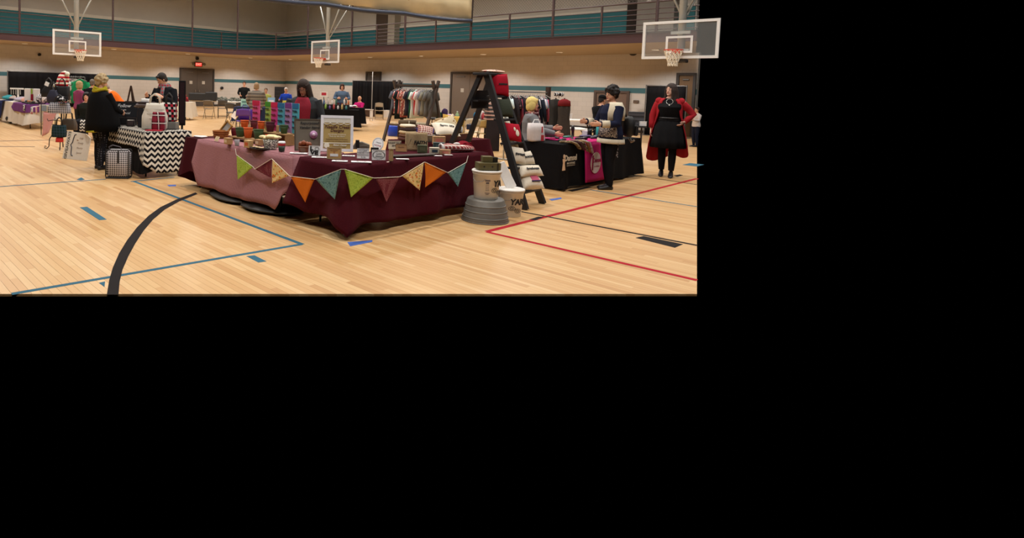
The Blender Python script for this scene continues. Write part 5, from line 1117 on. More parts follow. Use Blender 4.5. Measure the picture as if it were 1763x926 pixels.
for px, Y, sx_, c, lab in ((5, 23.9, .5, '3a8a92', 'teal folded cloth at the far end of the white table'), (24, 22.0, .55, 'a8a0ae', 'heap of lavender cloth on the white table'), (37, 21.6, .26, 'd0a090', 'pink soft toy lump at near end of the white table'), (14, 23.2, .3, 'b8a8a0', 'pale tan folded cloth on the white table')):
    mb = MB(); mb.ell((0, 0, .07), (sx_*.4, sx_*.6, .075), 14, 8); mb.v = [(x*(1+.2*noise.noise((x*7+px, y*7, z*7))), y, z) for x, y, z in mb.v]; t = thing('cloth_pile', lab, 'cloth', (4.85, Y, ZT+.012)); mb.build('folded_cloth', cloth(c), t, True); MB().ell((.02, -.05, .13), (sx_*.25, sx_*.3, .04), 12, 6).build('top_fold', cloth(c), t, True)
t = thing('trinket_tray', 'dark tray of small brown goods below the ribbon display', 'tray', (4.72, 20.2, ZT+.02), rA); MB().box((0, 0, .02), (.95, .3, .04), bev=.008).build('tray_base', mat('2a2224', .7), t)
for k in range(11): MB().ell((-.42+.084*k, -.03*(k % 3), .06), (.04, .05, .035), 8, 6).build('trinket', mat(('6a3a24', 'a8703a', '1f1b1c', 'b8923a')[k % 4], .6), t, True)
t = thing('patterned_bundle', 'black and white printed bundle beside ribbon display', 'cloth', (4.98, 19.85, ZT+.02), 0); MB().ell((0, 0, .16), (.2, .2, .16), 14, 10).build('bundle', pattern('mottle', ['e4e0e0', '5a5660', 'd8d4d8'], .08, s2=1), t, True); MB().ell((.03, -.05, .3), (.1, .1, .06), 10, 6).build('bundle_top', mat('b8a890', .9), t, True)
folding_table('pink-clothed table behind the bag stand', 5.3, 6.1, 13.9, 16.2); o = drape(5.27, 6.13, 13.86, 16.24, ZT+.003, (.5, .3, .3, .55), .04, .02, 5, 35).build('tablecloth', cloth('cf98a4'), None, True); tag(o, 'pink cloth on the table behind the bag stand', 'tablecloth')
for k, (x, y, c, lab) in enumerate(((5.5, 15.9, '6a4a3a', 'red and white striped pouch on the pink table'), (5.45, 15.0, 'd8d4d8', 'white boxed goods at the middle of the pink table'), (5.5, 14.3, '2a2226', 'black and white printed bag on the pink table'))):
    t = thing('boxed_goods', lab, 'box', (x, y, ZT+.012), rA); MB().box((0, 0, .12), (.36, .2, .24), bev=.02).build('carton', [pattern('stripe_x', ['d8d0cc', '8a2f38'], .09), cloth('d4d0d2'), pattern('mottle', ['e0dcdc', '1c1a1e', '8a2a44'], .09, s2=1)][k], t); MB().box((0, 0, .25), (.3, .16, .03), bev=.008).build('top_item', mat(c, .7), t)
# chevron tote hung by the woman
tote('black and white zigzag bag beside the woman in the black cape', 145, 216, .14, .22, 11.2, pattern('chevron', ['e0dcd4', '1c1a1e'], .06, s2=.06), handles=False); tote('grey striped bag hanging next to the zigzag bag', 155, 215, .12, .20, 11.2, pattern('stripe_x', ['b8b0a4', '5a5650'], .02), handles=False)
t = thing('black_crate', 'black folding crate on the floor behind the white sign', 'crate', (4.35, 12.3, 0), -.2); MB().box((0, 0, .3), (.5, .4, .6), bev=.02).build('crate_body', mat('171618', .7), t); MB().box((0, 0, .61), (.52, .42, .03), bev=.01).build('crate_lid', mat('232124', .7), t)
for i, (px, py) in enumerate(((145, 226), (155, 225))):
    pass
# garments on the rack behind
def rack(label, a, b, h, m=GREYM, feet=.35):
    a, b = Vector(a), Vector(b); t = thing('garment_rack', label, 'rack', (a+b)/2, math.atan2(b.y-a.y, b.x-a.x)); L = (b-a).length
    MB().tube([(-L/2, 0, h), (L/2, 0, h)], .016, 8).build('hanging_bar', m, t)
    for s in (-1, 1): MB().tube([(s*L/2, 0, .02), (s*L/2, 0, h)], .018, 8).build('upright', m, t); MB().tube([(s*L/2, -feet, .02), (s*L/2, feet, .02)], .018, 8).build('foot', m, t)
    return t
a, b_ = fpos(110, 17.8), fpos(146, 17.8); rack('metal garment rack with red and green sweaters', a, b_, 1.62)
for k, (u, c, lg, lab) in enumerate(((.04, '7a2a2a', 1, 'brick red sweater at left end of the left rack'), (.14, '5a3a30', 1, 'brown cardigan second on the left rack'), (.24, '8a2238', 1, 'maroon sweater on the left rack'), (.34, 'c0607a', 0, 'pink shirt on the left rack'), (.44, '1c1c20', 0, 'black shirt on the left rack'), (.54, 'c8c4c0', 0, 'light grey shirt beside the green sweater'))):
    garment('hanging_sweater', lab, 'sweater', a.lerp(b_, u)+Vector((0, 0, 1.55)), VIEWZ+RD(75), cloth(c), .72, .5, bool(lg), 'garments on the left rack', k)
garment('hanging_sweater', 'big kelly green sweater facing the room on the left rack', 'sweater', a.lerp(b_, .80)+Vector((-.05, -.12, 1.55)), VIEWZ+RD(15), cloth('1f8a58'), .72, .50, True, 'garments on the left rack', 9)
# ---- goods on the chevron table
def q_(px, py): return T(px, py, ZQ)
t = thing('wooden_easel', 'brown wooden A-shaped easel behind the chalkboard', 'easel', (4.16, 10.68, ZQ), VIEWZ)
for s in (-1, 1): MB().box((s*.075, 0, .36), (.026, .02, .72), rot=(0, -s*.21, 0)).build('easel_leg', wood('4a2f22'), t)
MB().box((0, -.01, .42), (.2, .02, .02)).box((0, -.02, .06), (.30, .04, .02)).build('easel_bar', wood('4a2f22'), t); MB().box((0, .10, .34), (.02, .02, .68), rot=(.25, 0, 0)).build('easel_back_leg', wood('4a2f22'), t)
t = board(Vector((3.99, 10.5, ZQ)), .44, .30, VIEWZ+RD(4), 8, mat('232428', .8, .15, 12), wood('33241e'), 'black chalkboard with white script lettering', .016, 'chalkboard'); t.location.z = ZQ+.13
MB().box((0, .0, -.065), (.40, .08, .13)).build('support_box', mat('1d1c1e', .8), t); CH = mat('d4d4d4', .8)
text('Follow', .085, CH, t, (-.03, -.014, .22), shear=.3, bold=.001); text('me on', .05, CH, t, (-.05, -.014, .15)); text('social', .055, CH, t, (.02, -.014, .09), shear=.3)
basket(q_(235, 214)+Vector((.02, .1, 0)), .13, .09, .09, 'b08448', 'small honey-coloured basket under the chalkboard', VIEWZ)
for k, (px, py, w, h, c, lab) in enumerate(((211, 209, .13, .12, '3a2a2c', 'dark brown purse at left end of the chevron table'), (222, 211, .14, .11, '241c1e', 'black coin purse beside the small basket'), (240, 203, .15, .16, '24262e', 'dark navy pouch with white flower behind the basket'), (227, 198, .13, .18, '5a5450', 'grey zip pouch under the chalkboard'))):
    p = q_(px, py+6); p.z += h/2; t = tote(lab, px, py, w, h, depth(p), mat(c, .6, .2), handles=False, name='small_purse', th=.08); t.location = (min(4.4, max(3.9, p.x)), min(10.2, p.y), p.z); MB().tube([(-w*.4, -.03, h*.45), (0, -.035, h*.48), (w*.4, -.03, h*.45)], .005, 5).build('zip', mat('9a948c', .4, metal=.6), t)
t = tote('white quilted tote with cream stitching on the chevron table', 265, 196, .40, .44, 9.7, mat('ddd8cc', .85, .08, 20), name='quilted_tote', th=.2, tape=.62, hm=mat('cfc8ba', .8)); t.location = (4.12, 9.52, ZQ+.22)
for z in (-.12, -.04, .04, .12): MB().tube([(x*.19*(1 if z < 0 else .93), -.1+.04*abs(x), z) for x in (-1, -.5, 0, .5, 1)], .004, 5).build('quilt_seam', mat('a8a092', .85), t)
t = tote('maroon plaid pouch leaning on the quilted tote', 275, 207, .22, .30, 9.4, pattern('plaid', ['2a1a20', '8a2a3c', 'd8d0d0'], .13), name='plaid_pouch', th=.1, tape=.8, hm=INK, handles=False); t.location = (4.08, 9.27, ZQ+.15)
t = tote('red white and black checked tote on the grey stand', 300, 196, .26, .32, 9.5, pattern('buffalo', ['c8c0bc', '18161a', 'a82434'], .09), name='checked_tote', th=.14, hm=INK, tape=.85); t.location = (4.36, 9.50, ZQ+.29)
t = thing('grey_stand', 'grey slanted display block under the checked tote', 'stand', (4.36, 9.50, ZQ), VIEWZ); MB().box((0, 0, .06), (.30, .2, .12), bev=.01).build('block', mat('6a6864', .7), t); MB().box((0, 0, .005), (.32, .22, .01)).build('base_plate', mat('4a4846', .7), t)
t = thing('red_placemat', 'flat bright red placemat at the chevron table edge', 'mat', (3.98, 9.22, ZQ), VIEWZ); MB().box((0, 0, .006), (.26, .12, .010), bev=.003).build('mat_body', cloth('b83040'), t); MB().box((0, -.062, .006), (.26, .006, .012)).build('mat_binding', cloth('d8485a'), t)
t = thing('black_banner_stand', 'tall narrow black display panel at right of the chevron table', 'stand', (4.72, 9.75, 0), VIEWZ+RD(10)); MB().box((0, 0, 1.19), (.12, .05, .80), bev=.008).build('panel_board', mat('161518', .8), t); MB().box((0, -.03, 1.19), (.08, .01, .74)).build('inner_panel', mat('2a1c20', .8), t); MB().tube([(0, .03, 0), (0, .03, 1.2)], .02, 8).build('post', IR, t); MB().lathe([(.16, 0), (.16, .02)], 14).build('foot', IR, t)
t = thing('scarf_pile', 'folded grey and brown scarves on top of the pouches', 'scarf', (4.14, 9.95, ZQ+.0), VIEWZ); MB().box((0, 0, .17), (.24, .2, .34), bev=.02).build('box', mat('28262a', .8), t)
for k, c in enumerate(('6a5a50', '8a8288', '3a3234')): MB().box((.02*k-.02, -.01*k, .36+.035*k), (.32-.03*k, .2, .034), bev=.014).build('folded_scarf', cloth(c), t, True)
MB().box((.0, -.02, .47), (.13, .1, .06), bev=.01).build('white_box', PAPER, t)
# ================================================================ middle distance
ctr = fpos(322, 24.2); folding_table('table under a short white cloth by the double doors', -.9, .9, -.38, .38, rz=VIEWZ, c=(ctr.x-.5, ctr.y+.45, 0)); o = drape(-.92, .92, -.4, .4, ZT+.003, (.62, .62, .5, .3), .06, .03, 4, 41, .10, cdrop=.06).build('tablecloth', cloth('d2c8b8', .06), None, True); o.location = (ctr.x-.5, ctr.y+.45, 0); o.rotation_euler = (0, 0, VIEWZ); tag(o, 'white cloth on the table by the double doors', 'tablecloth')
t = thing('candle_display', 'red tiered candle display with a small glowing lamp', 'display', (ctr.x-.12, ctr.y+.2, ZT+.012), VIEWZ)
for k in range(3): MB().box((-.05*k, .12*k, .05+.10*k), (.55-.12*k, .12, .10+.0*k)).build('tier', cloth('6a1f28'), t)
for k in range(9): MB().lathe([(.035, 0), (.04, .07), (.03, .085)], 10, c=(-.22+.11*(k % 5), -.02+.12*(k//5), .10+.10*(k//5))).build('candle', mat(('b82c30', 'e4d8d0')[k % 2], .5), t, True)
MB().ell((-.12, .18, .42), (.07, .07, .08), 12, 9).build('lamp_glow', mat('ffcf8a', .5, emit=3), t, True)
c2 = fpos(378, 27.0); folding_table('long bare white folding table left of the striped-sweater woman', -1.45, 1.45, -.38, .38, rz=VIEWZ, c=c2, top='e4e2dc')
for k, (px, w, h) in enumerate(((342, .85, .34), (364, .50, .40))):
    p = fpos(px, 26.6); p.z = ZT+.002; t = thing('dark_case', ('wide black carrying case on the bare table', 'tall black carrying case on the bare table')[k], 'case', p, VIEWZ); MB().box((0, 0, h/2), (w, .3, h), bev=.03).build('case_shell', mat('242426', .6), t); MB().tube([(-.08, 0, h), (-.06, 0, h+.04), (.06, 0, h+.04), (.08, 0, h)], .012, 6).build('case_handle', INK, t)
p = fpos(398, 26.9); p.z = ZT+.002; t = thing('greenery_pile', 'heap of grey-green garland on the bare table', 'garland', p, VIEWZ); g_ = MB(); rn = random.Random(5)
for k in range(60): g_.ell((rn.uniform(-.65, .55), rn.uniform(-.15, .15), rn.uniform(.02, .16)), (.09, .025, .03), 6, 4, Matrix.Rotation(rn.uniform(0, 3), 4, 'Z') @ Matrix.Rotation(rn.uniform(-.6, .6), 4, 'Y'))
g_.build('foliage', pattern('mottle', ['5a6258', '8a8e84', '6a6a62'], .1), t, True); MB().tube([(-.7, 0, .03), (0, .05, .05), (.6, 0, .03)], .02, 6).build('wire', IR, t)
folding_chair('brown folding chair in front of the bare table', fpos(361, 25.2), 48, '6f6252'); folding_chair('dark folding chair tucked under the bare table end', fpos(384, 26.0), 60, '4a4744')
for k, (px, a_) in enumerate(((402, 30), (412, 75))): folding_chair(('dark folding chair beside the purple chair', 'dark folding chair behind the purple chair')[k], fpos(px, 22.6+k), a_, '4a4744')
t = folding_chair('purple folding chair with papers lying on it', fpos(419, 17.6), 60, '54308a')
p = fpos(407, 17.4); t = thing('paper_bag', 'tan and white paper folder standing on the purple chair', 'folder', (p.x, p.y, .62), rot=(0, RD(35), VIEWZ)); MB().box((0, 0, 0), (.16, .03, .22), bev=.004).build('folder_cover', mat('c8a868', .8), t); MB().box((-.02, -.02, -.02), (.16, .006, .2)).build('sheet', PAPER, t)
p = fpos(424, 17.7); p.z = .46; t = thing('purple_bag', 'purple tote bag sitting on the purple chair', 'bag', p, VIEWZ); MB().box((0, 0, .17), (.42, .2, .34), bev=.06).build('bag_body', cloth('4f2d86'), t, True); MB().tube([(-.1, -.08, .33), (-.08, -.1, .44), (.08, -.1, .44), (.1, -.08, .33)], .012, 6).build('strap', cloth('4f2d86'), t)
c3 = fpos(456, 21.0); folding_table('table of colourful posters behind the bow boards', -1.0, 1.0, -.38, .38, rz=VIEWZ, c=c3); o = drape(-1.02, 1.02, -.4, .4, ZT+.003, (.5, .5, .4, .5), .04, .02, 4, 44).build('tablecloth', cloth('2c3450'), None, True); o.location = c3; o.rotation_euler = (0, 0, VIEWZ); tag(o, 'dark blue cloth on the poster table', 'tablecloth')
for px0, px1, y0, y1, c, cc, lab in ((415, 428.5, 163, 176, 'a8d8cc', '5a8a80', 'mint green poster left of the striped-sweater woman'), (461, 473.5, 157, 174, '8ab8dc', 'dce8f0', 'tall sky blue poster on the poster table'), (474, 486, 167.5, 175, 'a8c8e4', 'dce8f4', 'low pale blue poster beside the tall one'), (487, 498, 163.5, 176, 'c8c04a', '8a8a3a', 'mustard yellow poster at right of the row')):
    w = (px1-px0)*.0209; h = (y1-y0)*.0209; p = fpos((px0+px1)/2, 20.8); p.z = ZT+.012; t = thing('small_poster', lab, 'poster', p, rot=(RD(-8), 0, VIEWZ)); MB().box((0, 0, h/2), (w, .015, h)).build('poster_board', mat(c, .7, .05), t); MB().box((0, -.01, h*.62), (w*.7, .004, h*.25)).box((0, -.01, h*.25), (w*.5, .004, h*.12)).build('print', mat(cc, .7), t); MB().box((0, .08, h*.4), (.05, .01, h*.8), rot=(.35, 0, 0)).build('stand_leg', KRAFT, t)
t = thing('black_screen', 'black wire grid screen behind the blue-shirted person', 'screen', fpos(484, 25.0), VIEWZ); MB().box((0, 0, 1.1), (.55, .03, .75)).build('panel', mat('17161a', .7), t)
for k in range(5): MB().box((0, -.02, .78+.16*k), (.55, .01, .03)).build('slat', mat('2c2a2e', .7), t)
for s in (-1, 1): MB().tube([(s*.25, 0, 0), (s*.25, 0, .8)], .015, 6).build('leg', IR, t)
# bottle stall of the denim woman
c4 = fpos(580, 21.0); folding_table('bottle stall table behind the framed sign', -.8, .8, -.35, .35, rz=VIEWZ, c=c4); o = drape(-.82, .82, -.37, .37, ZT+.003, (.6, .6, .4, .6), .03, .02, 4, 46).build('tablecloth', BLK, None, True); o.location = c4; o.rotation_euler = (0, 0, VIEWZ); tag(o, 'black cloth on the bottle stall', 'tablecloth')
c4b = c4+Vector((cos(VIEWZ)*-.05-sin(VIEWZ)*.12, sin(VIEWZ)*-.05+cos(VIEWZ)*.12, ZT+.012)); t = thing('shelf_riser', 'black tiered riser on the bottle stall', 'riser', c4b, VIEWZ); MB().box((0, 0, .08), (1.05, .26, .16), bev=.006).build('riser_box', mat('151416', .7), t); MB().box((0, -.131, .06), (1.0, .004, .02)).build('shelf_lip', mat('3a3430', .7), t)
bc = ('e0dcd8', '2f5a8a', '8ab04a', 'c8c0bc', '6a4a8a', 'd8d4d0', 'b84a4a', '3a6a5a', 'dcd8d4', '24365a', 'd0b070', 'e4e0dc', '4a8a8a', 'c86a3a')
bw = {'e0dcd8': 'white', '2f5a8a': 'blue', '8ab04a': 'lime', 'c8c0bc': 'grey', '6a4a8a': 'violet', 'd8d4d0': 'off-white', 'b84a4a': 'red', '3a6a5a': 'dark green', 'dcd8d4': 'cream', '24365a': 'navy', 'd0b070': 'amber', 'e4e0dc': 'clear white', '4a8a8a': 'turquoise', 'c86a3a': 'orange'}
for k, c in enumerate(bc):
    row = k % 2; x = -.48+.074*k; off = Vector((cos(VIEWZ)*x-sin(VIEWZ)*(.0 if row else -.22), sin(VIEWZ)*x+cos(VIEWZ)*(.0 if row else -.22), 0)); z = .16 if row else 0
    t = thing('lotion_bottle', '%s bottle on the %s of the bottle stall' % (bw[c], 'tiered riser' if row else 'front edge'), 'bottle', (c4b.x+off.x, c4b.y+off.y, c4b.z+z), 0, 'bottles on the stall'); h = .14+.03*((k*5) % 4); MB().lathe([(.032, 0), (.036, .008), (.036, h*.7), (.014, h*.82), (.014, h)], 12).build('bottle_body', mat(c, .4), t, True); MB().lathe([(.016, h), (.016, h+.025)], 10).build('cap', mat('2a2a2c', .5), t)
p = c4b+Vector((cos(VIEWZ)*-.42, sin(VIEWZ)*-.42, .16)); t = thing('red_sign', 'small white and red sign above the bottles', 'sign', p, VIEWZ); MB().box((0, .05, .36), (.28, .015, .20)).build('sign_board', PAPER, t); MB().box((0, .04, .37), (.17, .006, .10)).build('red_print', mat('c02c44', .7), t); MB().tube([(0, .06, 0), (0, .06, .3)], .012, 6).build('post', IR, t)
# black drape, door props by the right wall
pipe_drape('black pipe-and-drape backdrop hiding the far right-wall door', (24.0, 26.5, 0), (24.0, 22.4, 0), 1.92); pipe_drape('narrow black drape behind the woman in red', (24.0, 9.3, 0), (24.0, 7.9, 0), 1.93)
t = thing('white_pole', 'thin white upright pole in front of the black drape', 'pole', onX(641, 150, 23.2).xy.to_3d(), 0); MB().tube([(0, 0, 0), (0, 0, 2.45)], .022, 8).build('tube', mat('b4b2ae', .5), t); MB().lathe([(.2, 0), (.2, .02), (.03, .03)], 14).build('base', IR, t)
t = thing('brown_bench', 'low brown box bench before the black drape', 'bench', T(628, 200.5)+Vector((.3, .3, 0)), -pi/2); MB().box((0, 0, .16), (1.1, .45, .32), bev=.01).build('bench_body', wood('5a4030'), t); MB().box((0, 0, .335), (1.14, .48, .03), bev=.006).build('bench_top', wood('6f5238'), t)
folding_chair('tan folding chair standing before the black drape', T(650, 206)+Vector((.3, .2, 0)), 228, 'b7a68c'); 
o = MB().lathe([(.14, 0), (.16, .36), (.15, .36)], 16).build('white_bin', WHT); o.location = (T(665, 203)+Vector((.5, .5, 0))); tag(o, 'white waste bin next to the tan folding chair', 'bin'); MB().lathe([(.165, .35), (.165, .37), (.15, .375)], 16).build('bin_rim', WHT, o)
t = thing('white_towel', 'white cloth hanging off a low stool by the bench', 'cloth', T(639, 208), VIEWZ); MB().grid(lambda u, v: ((u-.5)*.14, .02*sin(u*8), .52-.42*v), 5, 5).build('cloth_panel', cloth('d8d4d0'), t, True, thick=.012)
MB().tube([(-.06, .02, 0), (-.05, .02, .5), (.05, .02, .5), (.06, .02, 0)], .01, 6).build('wire_stool', GREYM, t); MB().box((-.1, .02, .53), (.4, .12, .02)).build('stool_top', WHT, t)
# ================================================================ wooden rack with T-shirts
RW = wood('4a3c34', '2a221e', 6, 2); XR = 12.65
yl, yr_ = onX(683, 143, XR).y, onX(750, 146, XR).y; zb = onX(683, 145, XR).z-.05
rk = thing('wooden_rack', 'rustic wooden A-frame clothes rack full of T-shirts', 'rack', (XR, (yl+yr_)/2, 0), 0); RO = Vector((XR, (yl+yr_)/2, 0))
for y in (yl, yr_):
    for s in (-1, 1): beam((XR+s*.52, y+.03*s, 0), (XR-s*.09, y+.03*s, 1.80), .07, .07, 'a_frame_leg', rk, RW, RO)
    beam((XR-.36, y, .50), (XR+.36, y, .50), .03, .07, 'a_frame_tie', rk, RW, RO)
MB().tube([(0, yl-RO.y+.12, zb), (0, yr_-RO.y-.12, zb)], .018, 8).build('hanging_bar', mat('2b2625', .5), rk); beam((XR, yl+.1, 1.66), (XR, yr_-.1, 1.66), .05, .05, 'ridge_pole', rk, RW, RO)
for s in (-1, 1): beam((XR+s*.36, yl, .50), (XR+s*.36, yr_, .50), .05, .05, 'lower_rail', rk, RW, RO)
TS = [('5f6672', 'steel blue'), ('b0484a', 'coral print'), ('1f2a2c', 'near-black green'), ('c8746c', 'salmon pink'), ('5a5650', 'taupe'), ('a85a52', 'rust print'), ('b89a90', 'dusty print'), ('3a3440', 'plum grey'), ('24303c', 'dark navy'), ('2f5a3a', 'dark green'), ('cfe0dc', 'pale mint'), ('b83a3e', 'red'), ('dcd0cc', 'off-white'), ('7a7880', 'mid grey'), ('6a6c70', 'slate grey'), ('8a8678', 'stone grey'), ('707274', 'ash grey'), ('605c58', 'warm grey'), ('54524e', 'charcoal brown')]
for k, (c, w) in enumerate(TS):
    u = (k+.6)/(len(TS)+.2); y = yl+(yr_-yl)*u; L = .70+.06*((k*7) % 5)/4+(.12 if k in (2, 5, 8, 10) else 0)
    garment('hanging_shirt', '%s T-shirt, number %d from the left on the wooden rack' % (w, k+1) if False else '%s T-shirt hanging on the wooden A-frame rack' % w, 'shirt', (XR, y, zb-.09), RD(-6+4*((k*3) % 5)), (pattern('floral', [c, 'd8c0b0', '7a3a3a', 'e4d8cc'], .05) if 'print' in w else cloth(c)), L, .50, False, 'T-shirts on the wooden rack', k)
def bluebag(px, py, w, h, lab, c='2344b4', rz=0):
    p = T(px, py); t = thing('blue_bag', lab, 'bag', p, VIEWZ+rz); mb = MB(); mb.rings([[Vector((w/2*k*max(-1, min(1, 1.3*cos(a)))+.02*noise.noise((a, z, px)), .16*k*max(-1, min(1, 1.3*sin(a))), z*h)) for a in [2*pi*j/18 for j in range(18)]] for z, k in ((0, .88), (.05, .95), (.5, 1.02), (.9, .98), (1, .94))], cap=True); mb.build('bag_body', mat(c, .35, .25, 8), t, True)
    for s in (-1, 1): MB().tube([(-w*.2, s*.1, h*.95), (-w*.16, s*.12, h+.10), (w*.16, s*.12, h+.10), (w*.2, s*.1, h*.95)], .012, 6).build('strap', mat('c8b890', .7), t, True)
    return t
bluebag(678, 234, .42, .34, 'shiny blue shopping bag with tan handles at left under rack', rz=.1); bluebag(698, 229, .50, .38, 'large crumpled blue bag in the middle under the rack'); bluebag(712, 228, .42, .36, 'violet-blue bag at right of the crumpled one', '2a3aa0'); bluebag(752, 236, .36, .34, 'dark blue bag with white strap right of the rack leg', '222f8a'); bluebag(738, 234, .34, .36, 'brown paper bag standing between blue bags', '5a3024')
t = thing('brown_box', 'dark brown carton between the two blue bags', 'box', T(688, 236), VIEWZ); MB().box((0, 0, .2), (.14, .2, .40), bev=.01).build('carton', mat('3a2a22', .8), t); MB().box((0, 0, .41), (.15, .21, .02)).build('flap', mat('4a3628', .8), t)
# ---------------------------------------------------------------- goods table with tan chairs
c5 = fpos(806, 16.9); folding_table('long cluttered folding table behind the tan chairs', -1.15, 1.15, -.38, .38, rz=VIEWZ, c=c5, top='2a282a')
folding_chair('tan folding chair at left of the cluttered table', fpos(764, 15.6), 40, 'b09a78'); folding_chair('cream folding chair at the cluttered table, right of tan one', fpos(786, 15.6), 45, 'c9bda4')
folding_chair('cream folding chair seen between the ladder legs', fpos(815, 15.8), 45, 'c9bda4'); folding_chair('mustard tan chair right of the rear ladder leg', fpos(838, 15.4), 50, 'a8905a')
for px, c, r, h, lab in ((757, '2f5a3c', .12, .10, 'dark green cloth bundle on the cluttered table'), (767, '3a2a4a', .11, .16, 'dark purple bundle on the cluttered table'), (776, 'c8a8c8', .16, .07, 'lilac and teal bundle on the cluttered table'), (822, '2a6a8a', .10, .12, 'teal blue bundle between the ladder legs'), (832, 'c8b8b4', .08, .14, 'pale bundle between the ladder legs'), (843, '9a3a3a', .09, .11, 'red bundle between the ladder legs')):
    p = fpos(px, 16.8); p.z = ZT; t = thing('cloth_bundle', lab, 'cloth', p, 0); MB().ell((0, 0, h*.8), (r, r*.8, h), 12, 8).build('bundle', cloth(c), t, True); MB().ell((r*.3, -r*.3, h*1.2), (r*.5, r*.4, h*.5), 10, 6).build('bundle_top', cloth(c), t, True)
for px, c, lab in ((789, '9ab88a', 'pale green bottle on the cluttered table'), (834, 'a83038', 'red-capped bottle on the cluttered table')):
    p = fpos(px, 16.7); p.z = ZT; t = thing('soda_bottle', lab, 'bottle', p, 0); MB().lathe([(.05, 0), (.055, .01), (.055, .12), (.02, .18), (.02, .2)], 14).build('bottle_body', mat(c, .3), t, True); MB().lathe([(.022, .2), (.022, .225)], 10).build('cap', mat('d8d8d4', .5), t)
t = thing('striped_stack', 'stack of black and pink striped trays behind the ladder', 'trays', fpos(850, 15.2)+Vector((0, 0, 0)), VIEWZ); MB().box((0, 0, .40), (.34, .3, .80)).build('plinth', mat('2a2426', .8), t)
for k in range(9): MB().box((.01*sin(k*2), 0, .83+.05*k), (.40-.012*k, .3, .034), bev=.006).build('tray', mat(('b89488', '241e20')[k % 2], .7), t)
# ---------------------------------------------------------------- clothes rack on the right with dresses
a, b_ = fpos(872, 13.2), fpos(943, 14.2); t = rack('chrome clothes rack with brown post behind the blonde woman', a, b_, 1.56, mat('9a9a98', .35, metal=.8))
ang = math.atan2(b_.y-a.y, b_.x-a.x)
MB().box(((b_-a).length/2+.03, 0, .85), (.09, .09, 1.7)).build('end_post', wood('3e2a22', axis=2), t)
RS = [('c8d8dc', 'pale aqua'), ('2a2428', 'black'), ('3a2c30', 'dark plum'), ('1f1d22', 'jet black'), ('8a3a48', 'cranberry'), ('2a2a34', 'midnight'), ('4a3a40', 'mauve brown'), ('5a2a34', 'burgundy'), ('8a8088', 'silver grey'), ('2c2c30', 'charcoal'), ('6a2a3a', 'wine red'), ('23262c', 'ink blue'), ('c0b8bc', 'pearl grey'), ('20242e', 'deep navy'), ('d8d0d4', 'blush white'), ('8a9aa8', 'powder blue'), ('c05868', 'rose'), ('1c1c1f', 'soft black')]
for k, (c, w) in enumerate(RS):
    p = a.lerp(b_, .05+.9*k/(len(RS)-1)); garment('knit_blouse', '%s blouse hanging on the chrome rack' % w, 'blouse', (p.x, p.y, 1.47), ang+RD(62+6*((k*3) % 4)), pattern('floral', [c, '8a6a70', '3a3034', c], .05) if k in (2, 6, 9) else cloth(c), .80+.12*((k*5) % 3), .46, k % 3 == 1, 'tops on the chrome rack', k+40)
for px, D, lab, c, c2, L in ((958, 13.4, 'long charcoal dress on a hanger at the rack end', '35322f', None, 1.10), (973, 13.2, 'grey-brown dress with red yoke at right of the rack', '3f3833', '7a2428', 1.06)):
    p = fpos(px, D); t = thing('dress_form', lab, 'dress', (p.x, p.y, 0), VIEWZ+RD(25)); MB().rings([[Vector((rx*cos(q), ry*sin(q)*(1+.1*sin(7*q)), z)) for q in [2*pi*j/24 for j in range(24)]] for z, rx, ry in ((1.42, .05, .04), (1.38, .16, .07), (1.2, .17, .09), (1.0, .15, .09), (.7, .2, .11), (1.42-L, .24, .13))]).build('dress_body', mat(c, .9, .2, 30), t, True)
    if c2: MB().rings([[Vector((rx*cos(q), ry*sin(q), z)) for q in [2*pi*j/24 for j in range(24)]] for z, rx, ry in ((1.43, .05, .045), (1.385, .165, .078), (1.27, .178, .095))]).build('yoke', cloth(c2), t, True); MB().box((.1, -.12, 1.05), (.06, .01, .12)).build('price_tag', PAPER, t)
    MB().tube([(0, 0, .0), (0, 0, 1.45)], .015, 8).build('pole', IR, t); MB().lathe([(.2, 0), (.2, .02), (.02, .03)], 16).build('base', IR, t)
t = thing('bow_topper', 'black and white ribbon bow on top of the charcoal dress', 'bow', hcloth(963, 13.35, 1.50), VIEWZ)
for s in (-1, 1): MB().ell((s*.06, 0, .03), (.06, .03, .05), 10, 7).build('bow_loop', pattern('stripe_x', ['e0dedc', '1c1a1e'], .04), t, True)
MB().ell((0, -.02, .03), .025, 8, 6).build('knot', INK, t, True); MB().tube([(0, 0, -.05), (0, 0, .03)], .008, 6).build('wire', IR, t)
# ---------------------------------------------------------------- black stall with pink runner
folding_table('folding table under the black fitted cloth', 8.78, 11.72, 4.66, 5.36); o = drape(8.75, 11.75, 4.62, 5.40, ZT+.004, (.70, .70, .6, .70), .03, .018, 4, 61, .07).build('tablecloth', BLK, None, True); tag(o, 'black cloth over the stall table on the right', 'tablecloth')
ZK = ZT+.014; PK = cloth('b8246a')
t = thing('pink_runner', 'hot pink table runner with a round white logo', 'runner', (10.25, 4.60, ZK), 0); x0r, x1r = onY(1005, 270, 4.56).x-10.25, onY(1053, 270, 4.56).x-10.25
MB().grid(lambda u, v: (x0r+(x1r-x0r)*u, -.045-.05*v+.006*sin(u*12+v), .0-.66*v), 12, 10).build('runner_front', PK, t, True, thick=.004); MB().grid(lambda u, v: (x0r+(x1r-x0r)*u, -.045+.8*v, .004), 4, 4).build('runner_top', PK, t, True, thick=.004)
cxr = onY(1023.5, 280, 4.52).x-10.25; zc_ = onY(1022, 280, 4.52).z-ZK; MB().prism([(cxr+.18*cos(2*pi*k/36), zc_+.18*sin(2*pi*k/36)) for k in range(36)], -.105, -.100).build('logo_disc', mat('d8c8c8', .8), t)
